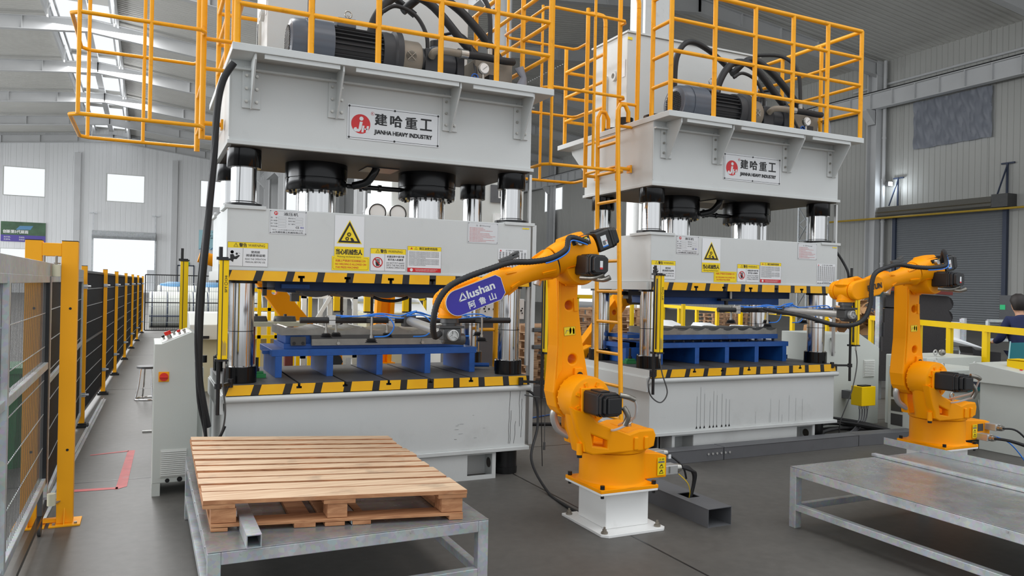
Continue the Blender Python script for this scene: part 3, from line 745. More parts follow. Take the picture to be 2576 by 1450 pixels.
    def g(s):
        x0, x1, z0, z1 = 1.446, 1.748, 1.826, 2.046
        s.rect(x0-.003, z0-.004, x1+.003, z1+.004, 'signwhite', .0008); s.rect(x0, z1-.036, x1, z1, 'signyellow'); s.rect(x0, z0, x1, z0+.036, 'red'); s.rect(x0, z0+.037, x1, z1-.037, 'signwhite')
        s.ring([(x0, z0), (x1, z0), (x1, z1), (x0, z1)], .0015, 'ink')
        s.text('液压油使用指南', 1.63, z1-.018, .165, .022, 'ink', .015); s.poly([(1.47, 2.02), (1.49, 2.02), (1.48, 2.038)], 'red', .002); s.ring([(1.508, 2.018), (1.532, 2.018), (1.52, 2.038)], .002, 'ink')
        s.poly(circ((1.482, z0+.018), .013), 'signwhite', .002)
        s.text('如因使用劣质液压油损坏机器不在保修范围之内', 1.615, z0+.024, .2, .0085, 'signwhite').text('液压油的选择请按说明书要求执行', 1.61, z0+.012, .18, .0085, 'signwhite')
        rnd = random.Random(3)
        for i in range(12):
            w_ = .27 if i not in (5, 11) else .15; s.text('液压油系统运行中油液清洁温度粘度'*2, x0+.012+w_/2, z1-.048-i*.0103, w_, .0068, 'ink')
    S_('oil_guide_sign', g)
    def h(s):
        x0, x1, z0, z1 = 1.991, 2.287, 2.098, 2.283; s.rect(x0, z0, x1, z1, 'plateface'); s.ring([(x0+.006, z0+.006), (x1-.006, z0+.006), (x1-.006, z1-.006), (x0+.006, z1-.006)], .001, 'inkgrey')
        s.text('注  意!Warning!', 2.139, z1-.03, .14, .018, 'inkgrey')
        for i in range(11): w_ = (.13, .15, .22, .1, .19, .2, .25, .22, .13, .24, .16)[i]; s.text('操作机器前请先阅读说明书并检查各部位油压'[:int(w_*90)], x0+.018+w_/2, z1-.05-i*.0118, w_, .0062, 'red')
        for q in ((x0+.01, z0+.01), (x1-.01, z0+.01), (x1-.01, z1-.01), (x0+.01, z1-.01)): s.poly(circ(q, .004, 8), 'inkgrey', .003)
    S_('caution_plate', h)
    def k(s):
        x0, x1, z0, z1 = 2.29, 2.578, 1.826, 2.058; s.rect(x0, z0, x1, z1, 'signwhite'); s.poly([(2.305, 2.035), (2.325, 2.035), (2.315, 2.052)], 'red', .002)
        s.text('压力表与油缸力参照表', 2.45, 2.044, .17, .013, 'ink')
        for r in range(22):
            z = 2.028-r*.0078
            if z < z0+.03: break
            for cc in range(9): s.rect(x0+.012+cc*.031, z-.0022, x0+.03+cc*.031, z+.0018, 'inkgrey' if cc % 2 else 'ink')
        s.rect(x0+.09, z0+.022, x0+.2, z0+.026, 'red')
        for cc in range(9): s.rect(x0+.012+cc*.031, z0+.006, x0+.032+cc*.031, z0+.016, 'inkgrey')
    S_('pressure_chart', k)
    s = Sign(f); s.rect(2.528, 2.245, 2.597, 2.256, 'signyellow').poly(circ((2.566, 2.2505), .002, 6), 'ink', .002); s.build('yellow_sticker', P)
def make_press(P0, label, right):
    P = thing('hydraulic_press', P0, label, 'press')
    # base
    mb = MB().box(.02, 2.6, .0, 1.32, .27, .82); mb.box(.0, 2.62, 1.32, 1.34, .27, .8); b = mb.build('base', 'press', P, bevel=.006)
    MB().cyl((.0, -.012, .80), (2.635, -.012, .80), .026, n=16).build('edge_roll', 'press', b)
    MB().box(-.01, .02, -.01, 1.32, .80, .84).box(-.02, .0, 0, 1.3, .69, .83).build('side_strip', 'press', b)
    MB().box(-.02, 2.63, -.03, 1.35, .238, .272).build('base_flange', 'press', P, bevel=.004)
    pl = MB(); ho = [[(2.035, .035), (2.275, .035), (2.275, .222), (2.035, .222)], [(.345, .035), (.585, .035), (.585, .222), (.345, .222)]]
    fY = lambda p, t: (p[0], t, p[1])
    pl.plate([(.31, 0), (2.31, 0), (2.31, .238), (.31, .238)], ho, fY, .0, .02)
    pl.box(.31, 2.31, .2, .22, 0, .238).box(.31, .33, .02, 1.3, 0, .238).box(2.29, 2.31, .02, 1.3, 0, .238).box(.6, .62, .02, .2, 0, .238).box(2.0, 2.02, .02, .2, 0, .238).box(.31, 2.31, 1.28, 1.3, 0, .238)
    pl.build('plinth', 'press', P)
    for xa, xb in ((2.289, 2.286), (2.311, 2.313), (.331, .334)): MB().cyl((xa, .11, .12), (xb, .11, .12), .045, n=16).build('plinth_hole', 'press_dark', P)
    for x, y in ((.13, .19), (2.49, .19), (.13, 1.13), (2.49, 1.13)):
        MB().lathe((x, y, 0), (0, 0, 1), [(0, 0), (0, .112), (.06, .114), (.061, .108), (.237, .108), (.237, 0)]).build('mounting_foot', 'black', P)
    hazard_bed('press_table', .832, .912, True, P)
    # columns
    for x, y in ((.137, .19), (2.5, .19), (.137, 1.13), (2.5, 1.13)):
        c = MB().cyl((x, y, .9), (x, y, 3.45), .099, n=40).build('guide_column', 'chrome', P)
        MB().lathe((x, y, .912), (0, 0, 1), [(0, .1), (0, .128), (.125, .128), (.13, .124), (.13, .1)], 32).build('lower_nut', 'black_gloss', c)
        MB().lathe((x, y, 2.618), (0, 0, 1), [(0, .1), (0, .128), (.004, .131), (.155, .131), (.155, .14), (.168, .14)], 32).build('upper_nut', 'black_gloss', c)
        MB().cyl((x, y, 1.318), (x, y, 1.324), .1015, n=32).build('seam_ring', 'black', c); MB().cyl((x, y, 2.343), (x, y, 2.35), .1015, n=32).build('seam_ring', 'black', c)
        MB().cyl((x, y, 2.303), (x, y, 2.33), .152, n=32).build('wiper_ring', 'black', c); MB().cyl((x, y, 1.70), (x, y, 1.722), .12, n=32).build('wiper_ring', 'black', c)
        mb = MB()
        for i in range(8): an = i*PI/4+.2; mb.cyl((x+.113*math.cos(an), y+.113*math.sin(an), 1.042), (x+.113*math.cos(an), y+.113*math.sin(an), 1.05), .007, n=6)
        mb.build('nut_screws', 'steel', c, kind='stuff')
    # slide
    mb = MB().box(0, 2.615, 0, 1.32, 1.80, 2.29); sl = mb.build('slide', 'press', P, bevel=.006)
    MB().box(-.03, .0, .02, 1.3, 1.72, 1.80).box(2.615, 2.64, .02, 1.3, 1.72, 1.80).box(0, 2.62, -.014, 0, 1.801, 1.812).build('slide_flange', 'press', sl)
    for x0, x1, y0, y1 in ((-.022, .287, -.012, .35), (2.35, 2.65, -.012, .35), (-.022, .287, .97, 1.33), (2.35, 2.65, .97, 1.33)):
        MB().box(x0, x1, y0, y1, 2.275, 2.304).build('corner_pad', 'press', sl, bevel=.003)
    hazard_bed('slide_plate', 1.722, 1.80, False, P)
    for x in (.80, 1.835):
        r = MB().cyl((x, .66, 2.28), (x, .66, 2.6), .168, n=48).build('ram', 'chrome', P)
        MB().cyl((x, .66, 2.29), (x, .66, 2.302), .176, n=40).build('ram_seat', 'black', r)
        MB().lathe((x, .66, 2.52), (0, 0, 1), [(0, .17), (0, .262), (.008, .268), (.1, .268), (.103, .262), (.108, .262), (.112, .27), (.26, .27)], 48).build('cylinder_head', 'black_gloss', r)
        mb = MB()
        for i in range(16): an = i*PI/8; mb.cyl((x+.225*math.cos(an), .66+.225*math.sin(an), 2.505), (x+.225*math.cos(an), .66+.225*math.sin(an), 2.521), .013, n=6)
        mb.build('head_screws', 'black', r, kind='stuff')
    # pipe between cylinders
    MB().tube([(1.06, .66, 2.60), (1.57, .66, 2.60)], .022).cyl((1.22, .66, 2.6), (1.26, .66, 2.6), .03).cyl((1.36, .66, 2.6), (1.39, .66, 2.6), .032).cyl((1.2, .66, 2.56), (1.2, .66, 2.66), .014).build('crossover_pipe', 'black', P)
    MB().tube([(1.3, .5, 2.76), (1.27, .5, 2.70), (1.22, .55, 2.63), (1.12, .62, 2.60)], .035, smooth=5).build('drain_bend', 'black', P)
    MB().box(1.2, 1.5, .45, .75, 2.755, 2.765).build('crown_opening', 'black', P)
    # crown
    cr = MB().box(0, 2.60, 0, 1.32, 2.80, 3.43).build('crown', 'press', P, bevel=.006)
    MB().box(-.012, 2.625, -.015, 1.34, 2.772, 2.803).build('crown_flange', 'press', cr, bevel=.003)
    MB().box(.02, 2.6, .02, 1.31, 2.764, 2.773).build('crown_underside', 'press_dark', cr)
    mb = MB().box(-.012, 2.68, -.275, 1.97, 3.42, 3.477); mb.build('platform_plate', 'press', P, bevel=.004)
    for a, b in ((.218, .786), (.91, 1.782), (1.911, 2.484)): MB().box(a, b, -.262, -.247, 3.385, 3.42).build('platform_strip', 'press', P, bevel=.002)
    MB().box(.0, 2.6, -.05, 0, 3.34, 3.355).build('platform_ledge', 'press', P)
    MB().tube([(-.0, -.01, 3.35), (-.0, -.01, 2.83)], .006).build('weld_seam', 'press', P)
    for x0, x1, xg in ((.09, .225, .155), (.75, .885, .815), (1.732, 1.868, 1.80), (2.414, 2.558, 2.49)):
        br = MB().box(x0, x1, -.014, 0, 3.055, 3.35).box(xg-.05, xg+.0, -.014, 0, 3.34, 3.38).build('bracket', 'press', P, bevel=.002)
        MB().yz([(-.014, 3.42), (-.255, 3.42), (-.255, 3.375), (-.045, 3.045), (-.014, 3.045)], xg-.006, xg+.008).build('gusset', 'press', br, bevel=.0015)
        mb = MB()
        for z in (3.107, 3.206, 3.305):
            for xx in (x0+.03, x1-.028): bolt(mb, (xx, -.014, z), (0, -1, 0), .012, .014)
        mb.build('bracket_bolts', 'steel', br)
    for x in (.15, 2.45): MB().yz([(1.33, 3.42), (1.9, 3.42), (1.88, 3.37), (1.4, 2.95), (1.33, 2.95)], x, x+.014).build('rear_gusset', 'press', P)
    # maker's plate
    s = Sign(faceY(-.002)); x0, x1, z0, z1 = .91, 1.708, 2.904, 3.188
    s.rect(x0, z0, x1, z1, 'plateface', .002); s.ring([(x0+.014, z0+.014), (x1-.014, z0+.014), (x1-.014, z1-.014), (x0+.014, z1-.014)], .003, 'ink', .003)
    for q in ((x0+.014, z0+.014), (x1-.014, z0+.014), (x1-.014, z1-.014), (x0+.014, z1-.014), ((x0+x1)/2, z0+.014), ((x0+x1)/2, z1-.014)): s.poly(circ(q, .009, 10), 'ink', .004)
    s.poly(circ((1.021, 3.034), .08, 40), 'red', .003); w_ = 'plateface'
    s.poly(circ((1.025, 3.078), .017, 16), w_, .004)
    s.poly([(1.012, 3.052), (1.036, 3.052), (1.025, 2.99), (1.008, 2.968), (.972, 2.968), (.96, 2.984), (.968, 3.0), (.985, 3.004), (.988, 2.992), (1.002, 2.99)], w_, .004)
    s.poly([(1.034, 3.022), (1.052, 3.022), (1.043, 2.966), (1.026, 2.966)], w_, .004).poly([(1.072, 3.022), (1.09, 3.022), (1.08, 2.966), (1.062, 2.966)], w_, .004).rect(1.045, 2.99, 1.075, 3.0, w_, .004)
    s.ring(circ((1.118, 3.13), .014, 16), .002, 'red', .003); s.text('R', 1.118, 3.13, .012, .016, 'red', d=.004)
    for i, ch in enumerate('建哈重工'): s.text(ch, 1.19+i*.132, 3.088, .1, .096, 'ink', .025, d=.003)
    s.text('JIANHA HEAVY INDUSTRY', 1.388, 2.978, .505, .044, 'ink', .045, d=.003)
    s.build('maker_plate', P)
    signs(P, right)
    s = Sign(faceY(-.0012)); rr = random.Random(9)
    if right:
        for i in range(9): x = .62+i*.055+rr.uniform(-.01, .01); zt = rr.uniform(.55, .74); s.rect(x, .29, x+.0025, zt, 'inkgrey'); s.poly([(x-.012, .285), (x+.014, .285), (x+.002, .315)], 'ink')
        for i in range(8): x = rr.uniform(1.3, 2.5); s.rect(x, .29, x+.0018, rr.uniform(.35, .6), 'inkgrey')
    else:
        for x, zt, zb in ((2.44, .78, .3), (2.452, .6, .3), (2.54, .78, .45), (2.50, .5, .3), (2.56, .7, .35)):
            q = x
            for k in range(8):
                z1, z2 = zt+(zb-zt)*k/8, zt+(zb-zt)*(k+1)/8; q2 = q+rr.uniform(-.006, .005); s.line((q, z1), (q2, z2), .0028, 'ink'); q = q2
        for i in range(10): x = rr.uniform(1.9, 2.2); z = rr.uniform(.35, .6); s.rect(x, z, x+rr.uniform(.01, .04), z+.002, 'inkgrey')
    s.build('oil_drips', P)
    # guide rod on the right
    MB().box(2.60, 2.625, .02, .05, 1.0, 2.75).build('position_scale', 'alu', P)
    return P
P1, P2 = (.555, 6.24, 0), (4.575, 6.335, 0)
press1 = make_press(P1, 'left grey four-column hydraulic press behind the wooden pallet', False)
T = thing('amber_post', (P1[0]+2.70, P1[1]+.9, 0), 'amber tube post standing behind the right column of the left press', 'post')
MB().cyl((0, 0, 0), (0, 0, 2.3), .035, n=16).build('post_tube', 'rail', T); MB().cyl((0, 0, 1.28), (-.2, 0, 1.28), .018, n=10).cyl((0, 0, 1.62), (-.2, 0, 1.62), .018, n=10).build('post_rung', 'rail', T)
T = thing('sensor_channel', (P1[0]+2.72, P1[1]+.15, 0), 'aluminium channel with two proximity sensor arms right of the left press', 'channel')
MB().box(-.02, .02, -.02, .02, .25, 2.3).box(-.035, .035, .02, .03, .25, 2.3).build('channel_bar', 'alu', T)
for z in (1.32, 1.16):
    a = MB().box(-.0, .15, -.045, -.02, z-.02, z+.02).build('sensor_arm', 'gunmetal', T, bevel=.006); MB().cyl((.13, -.07, z), (.13, -.01, z), .017, n=12).build('sensor_tip', 'orangehose' if z > 1.2 else 'black', a); MB().tube([(.13, -.02, z-.02), (.12, 0, z-.2), (.13, .02, .6), (.16, .03, .02)], .004, n=6, smooth=5).build('sensor_cable', 'rubber', a)
press2 = make_press(P2, 'right grey four-column hydraulic press beyond the leaning ladder', True)
# ---------------------------------------------------------------- guard rails, cages, tanks, pumps
def guard(P0, label):
    T = thing('guard_railing', (P0[0], P0[1], 3.477), label, 'railing', 'railings on the press platforms')
    z = [.30, .595, .905, 1.205]; RP, RR = .0235, .0195
    def post(x, y, h=1.205): MB().cyl((x, y, 0), (x, y, h), RP, n=14).build('post', 'rail', T)
    def rail(p, q, k): MB().cyl((p[0], p[1], z[k]), (q[0], q[1], z[k]), RR if k < 3 else RP, n=12).build('rail', 'rail', T)
    for x in (.02, .56, 1.09, 1.62, 2.13, 2.655): post(x, -.24)
    for k in range(4): rail((.02, -.24), (2.655, -.24), k)
    for y in (.12, 1.92): post(.06, y)
    post(.06, .38, 1.2); post(.06, 1.03, 1.2)
    for k in range(4): rail((.05, -.24), (.06, .12), k)
    for k in range(3): rail((.06, 1.03), (.06, 1.92), k); rail((.06, 1.92), (.5, 1.92), k)
    post(.5, 1.92, .905)
    for y in (.33, .95, 1.5, 1.92): post(2.655, y)
    for k in range(4): rail((2.655, -.24), (2.655, 1.92), k); rail((2.655, 1.92), (1.7, 1.92), k)
    post(1.7, 1.92)
    return T
guard(P1, 'yellow tubular guard railing on top of the left press'); guard(P2, 'yellow tubular guard railing on top of the right press')
def cage(P0, label):
    T = thing('ladder_cage', (P0[0], P0[1], 2.85), label, 'cage', 'ladder cages hung on the press sides')
    R = .0185; zz = lambda a: a-2.85
    for y in (.38, 1.03):   # hand rails looping over to the platform posts
        MB().tube([(-.17, y, 0), (-.17, y, zz(4.70)), (-.165, y, zz(4.76)), (-.13, y, zz(4.80)), (.02, y, zz(4.80)), (.055, y, zz(4.76)), (.06, y, zz(4.68))], .0235, smooth=3, n=12).build('hand_rail', 'rail', T)
        for z in (2.98,): 
            a = MB().cyl((-.17, y, zz(z)), (-.03, y, zz(z)), .019, n=12).build('wall_stub', 'rail', T)
            MB().box(-.03, -.012, y-.035, y+.035, zz(z)-.04, zz(z)+.04).build('stub_plate', 'rail', a)
    for i in range(5): MB().cyl((-.17, .38, zz(3.0+i*.32)), (-.17, 1.03, zz(3.0+i*.32)), .015, n=10).build('rung', 'rail', T) if i < 2 else None
    for z in (2.93, 3.685, 4.465):
        h = zz(z)
        MB().tube([(-.17, .38, h), (-.165, .30, h), (-.20, .25, h), (-1.02, .25, h), (-1.085, .31, h), (-1.085, 1.24, h), (-1.02, 1.30, h), (-.20, 1.30, h), (-.165, 1.25, h), (-.17, 1.03, h)], R-.003, n=10).build('hoop', 'rail', T)
    for x, y in ((-1.03, .25), (-.55, .25), (-1.03, 1.30), (-.60, 1.30)):
        MB().cyl((x, y, zz(2.93)), (x, y, zz(4.9)), R-.003, n=10).build('cage_bar', 'rail', T)
    for z in (3.42, 3.66):
        MB().cyl((-.17, .38, zz(z)), (.06, .38, zz(z)), .016, n=10).build('tie', 'rail', T)
    return T
cage(P1, 'yellow safety cage hung at the left side of the left press'); cage(P2, 'yellow safety cage between the two presses')
# leaning ladder
T = thing('leaning_ladder', (4.08, 6.27, 0), 'tall yellow steel ladder leaning between the two presses', 'ladder', world=True)
A0, A1, B0, B1 = Vector((4.08, 6.04, 0)), Vector((4.32, 6.60, 3.45)), Vector((4.08, 6.5, 0)), Vector((4.32, 6.98, 3.45))
for a, b in ((A0, A1), (B0, B1)):
    MB().tube([a, b*1.0, b+Vector((.012, .02, .10)), b+Vector((.05, .03, .17)), b+Vector((.11, .03, .17)), b+Vector((.15, .03, .10)), b+Vector((.15, .03, .0))], .0225, n=12).build('side_rail', 'rail', T)
for i in range(11):
    t = (.17+.305*i)/3.45; MB().cyl(A0.lerp(A1, t), B0.lerp(B1, t), .0165, n=10).build('rung', 'rail', T)
def tank(P0, label):
    T = thing('oil_tank', (P0[0]+1.4, P0[1]+1.45, 3.477), label, 'tank', world=True); x, y, z = P0
    MB().box(x+.41, x+2.40, y+1.1, y+1.85, 3.477, 4.70).build('tank_body', 'press', T, bevel=.01)
    MB().box(x+.39, x+2.42, y+1.08, y+1.87, 4.70, 4.72).build('tank_lid', 'press', T)
    g = MB().plate([(y+1.55+q[0], 4.05+q[1]) for q in [(-.03, -.24), (.03, -.24), (.045, -.2), (.045, .2), (.03, .24), (-.03, .24), (-.045, .2), (-.045, -.2)]], [], lambda p, t: (t, p[0], p[1]), x+.385, x+.41).build('level_gauge', 'offwhite', T)
    MB().box(x+.378, x+.386, y+1.54, y+1.56, 3.88, 4.22).build('gauge_glass', 'black', g)
    mb = MB(); mb.plate([(a_, b_) for a_, b_ in circ((y+1.35, 4.25), .06)], [circ((y+1.35, 4.25), .032)], lambda p, t: (t, p[0], p[1]), x+.375, x+.41); mb.build('lifting_eye', 'press', T)
    MB().box(x+.403, x+.411, y+1.14, y+1.2, 4.2, 4.4).build('tank_label', 'signwhite', T)
    MB().box(x+.41, x+.47, y+1.092, y+1.1, 4.62, 4.65).build('yellow_sticker', 'signyellow', T)
tank(P1, 'large pale grey oil tank on top of the left press'); tank(P2, 'large pale grey oil tank on top of the right press')
def pump(P0, label):
    T = thing('pump_unit', (P0[0]+1.2, P0[1]+.3, 3.477), label, 'pump', world=True); X, Y, _ = P0; zc = 3.477+.235; y = Y+.30
    c = MB().lathe((X+.47, y, zc), (1, 0, 0), [(0, 0), (0, .14), (.012, .16), (.012, .185), (.04, .2), (.13, .205), (.13, .212), (.35, .212), (.35, 0)], 40).build('fan_cowl', 'motor_grey', T)
    mb = MB()
    for i in range(-6, 7):
        w_ = math.sqrt(max(.0, .135**2-(i*.02)**2))
        mb.box(X+.462, X+.468, y+i*.02-.002, y+i*.02+.002, zc-w_, zc+w_).box(X+.462, X+.468, y-w_, y+w_, zc+i*.02-.002, zc+i*.02+.002)
    mb.build('fan_grille', 'black', c)
    b = MB().cyl((X+.82, y, zc), (X+1.24, y, zc), .16, n=28).build('motor_body', 'motor_dark', T)
    for i in range(26):
        an = i*2*PI/26; d = Vector((0, math.cos(an), math.sin(an)))
        MB().bar(Vector((X+.82, y, zc))+d*.155, Vector((X+1.24, y, zc))+d*.155, .006, .07, up=d).build('cooling_fin', 'motor_dark', b)
    MB().box(X+.86, X+1.02, y-.09, y+.09, zc+.17, zc+.25).build('terminal_box', 'motor_grey', T, bevel=.01)
    MB().tube([(X+.95, y, zc+.24), (X+.97, y, zc+.3)], .012).tube(circ3((X+.97, y, zc+.31), .03), .006).build('eye_bolt', 'steel', T)
    MB().lathe((X+1.24, y, zc), (1, 0, 0), [(0, .15), (0, .2), (.05, .205), (.1, .2), (.12, .225), (.17, .225), (.17, 0)], 36).build('end_bell', 'motor_dark', T)
    a = MB().lathe((X+1.41, y, zc), (1, 0, 0), [(0, .165), (.17, .165), (.19, .15), (.19, 0)], 36).build('bell_housing', 'cast', T)
    mb = MB()
    for r in (.045, .035, .025, .014, .005): mb.tube([(X+1.49+q[0], y-.168, zc+q[1]-.01) for q in circ((0, 0), r, 20)+[(r, 0)]], .0022, n=4)
    for an in (.8, 2.37): mb.bar((X+1.49-.05*math.cos(an), y-.169, zc-.01-.05*math.sin(an)), (X+1.49+.05*math.cos(an), y-.169, zc-.01+.05*math.sin(an)), .004, .004)
    mb.build('finger_guard', 'steel', a)
    MB().cyl((X+1.6, y, zc), (X+1.72, y, zc), .12, n=10).box(X+1.63, X+1.78, y-.12, y+.12, zc-.17, zc+.1).cyl((X+1.78, y, zc-.02), (X+1.93, y, zc-.02), .12, n=24).box(X+1.93, X+2.0, y-.13, y+.13, zc-.17, zc+.14).build('piston_pump', 'motor_dark', T, bevel=.01)
    MB().tube([(X+1.68, y-.14, zc+.02), (X+1.69, y-.2, zc+.05), (X+1.78, y-.22, zc+.06), (X+1.98, y-.22, zc+.06)], .033, smooth=5, n=14).build('suction_elbow', 'cast', T)
    for xx, yy in ((.74, .62), (1.86, .55)):
        fl = MB().cyl((X+xx, Y+yy, 3.48), (X+xx, Y+yy, 3.95), .055, n=20).build('filter_can', 'motor_grey', T)
        MB().cyl((X+xx, Y+yy, 3.95), (X+xx, Y+yy, 4.0), .06, n=20).build('filter_cap', 'black', fl)
        MB().cyl((X+xx, Y+yy, 4.0), (X+xx, Y+yy, 4.07), .014, n=8).build('filter_fitting', 'steel', fl)
    v = MB().box(X+2.12, X+2.5, Y+.22, Y+.62, 3.477, 3.80).build('manifold_block', 'cast', T, bevel=.01)
    MB().box(X+2.22, X+2.32, Y+.12, Y+.22, 3.52, 3.64).build('valve', 'black', v); MB().cyl((X+2.3, Y+.3, 3.80), (X+2.3, Y+.3, 3.93), .026, n=12).build('valve_stem', 'steel', v)
    MB().box(X+2.02, X+2.14, Y+.0, Y+.09, 3.48, 3.54).box(X+2.26, X+2.40, Y+.0, Y+.09, 3.48, 3.55).box(X+2.16, X+2.24, Y+.03, Y+.1, 3.48, 3.53).build('solenoid_valve', 'blue', v, bevel=.006)
    g = MB().lathe((X+2.13, Y+.06, 3.66), (0, -1, 0), [(0, 0), (0, .05), (.03, .052), (.035, .046), (.035, 0)], 28).build('pressure_gauge', 'steel', T)
    MB().lathe((X+2.13, Y+.022, 3.66), (0, -1, 0), [(0, 0), (0, .043), (.002, .043), (.002, 0)], 28).build('dial', 'white', g)
    MB().bar((X+2.115, Y+.018, 3.645), (X+2.155, Y+.018, 3.68), .004, .002).build('pointer', 'black', g); MB().cyl((X+2.13, Y+.05, 3.54), (X+2.13, Y+.05, 3.61), .012, n=10).build('gauge_stem', 'steel', g)
    MB().tube([(X+2.03+q[0], Y+.0, 3.56+q[1]) for q in circ((0, 0), .03, 14)+[(.03, 0)]], .006).cyl((X+2.03, Y+.0, 3.56), (X+2.03, Y+.08, 3.56), .01).build('hand_wheel', 'blue', T)
    H = lambda pts, r, nm='hydraulic_hose': MB().tube([(X+a_, Y+b_, 3.477+c_) for a_, b_, c_ in pts], r, n=12, smooth=7).build(nm, 'rubber', T)
    H([(1.22, .5, .3), (1.25, .5, .6), (1.45, .5, .86), (1.75, .48, .85), (2.1, .42, .5), (2.3, .4, .33)], .04)
    H([(1.55, .62, .78), (1.8, .6, .98), (2.1, .55, .85), (2.4, .45, .5), (2.5, .42, .32)], .04)
    H([(.72, .62, .5), (.73, .6, .85), (.9, .6, 1.05), (1.3, .7, 1.02), (1.7, .72, .8)], .032)
    H([(1.66, .22, .25), (1.65, .22, .45), (1.55, .24, .62), (1.38, .26, .68), (1.27, .28, .62)], .018)
    H([(1.9, .6, .6), (2.05, .5, .62), (2.14, .4, .5), (2.12, .2, .2), (2.06, .1, .1), (2.03, .08, .08)], .014)
    H([(1.98, .08, .295), (2.15, .08, .3), (2.35, .1, .3), (2.47, .15, .32)], .034)
    H([(2.3, .3, .45), (2.3, .35, .85), (2.2, .5, 1.05), (2.0, .75, 1.1)], .022)
    H([(1.7, .5, .3), (1.5, .5, .34), (1.35, .45, .22)], .016)
    MB().cyl((X+2.40, Y+.43, 3.477+.42), (X+2.50, Y+.42, 3.477+.30), .042, n=16).cyl((X+1.92, Y+.08, 3.772), (X+1.99, Y+.08, 3.772), .04, n=16).build('hose_ferrule', 'steel', T)
    MB().loft([((X+2.56, Y+.12, 3.48), (.05, 0, 0), (0, .05, 0), 2), ((X+2.54, Y+.12, 3.56), (.07, .01, 0), (0, .04, 0), 1.4), ((X+2.57, Y+.13, 3.66), (.03, 0, 0), (0, .03, 0), 2), ((X+2.52, Y+.13, 3.75), (.05, 0, .02), (0, .02, 0), 1.5)], 10).build('rag_bundle', 'tarp', T)
    for xx in (.2, 2.5):
        for yy in (.22, 1.0): MB().cyl((X+xx, Y+yy, 3.477), (X+xx, Y+yy, 3.53), .14, n=28).build('column_cap', 'black', T)
    MB().cyl((X+.15, Y+.75, 3.477), (X+.15, Y+.75, 3.6), .1, n=24).cyl((X+.22, Y+.02, 3.477), (X+.22, Y+.02, 3.5), .09, n=24).build('column_cap', 'black', T)
def circ3(c, r, n=14): return [(c[0]+r*math.cos(2*PI*i/n), c[1], c[2]+r*math.sin(2*PI*i/n)) for i in range(n+1)]
pump(P1, 'grey electric motor and hydraulic pump with black hoses on the left press'); pump(P2, 'grey electric motor and hydraulic pump with black hoses on the right press')
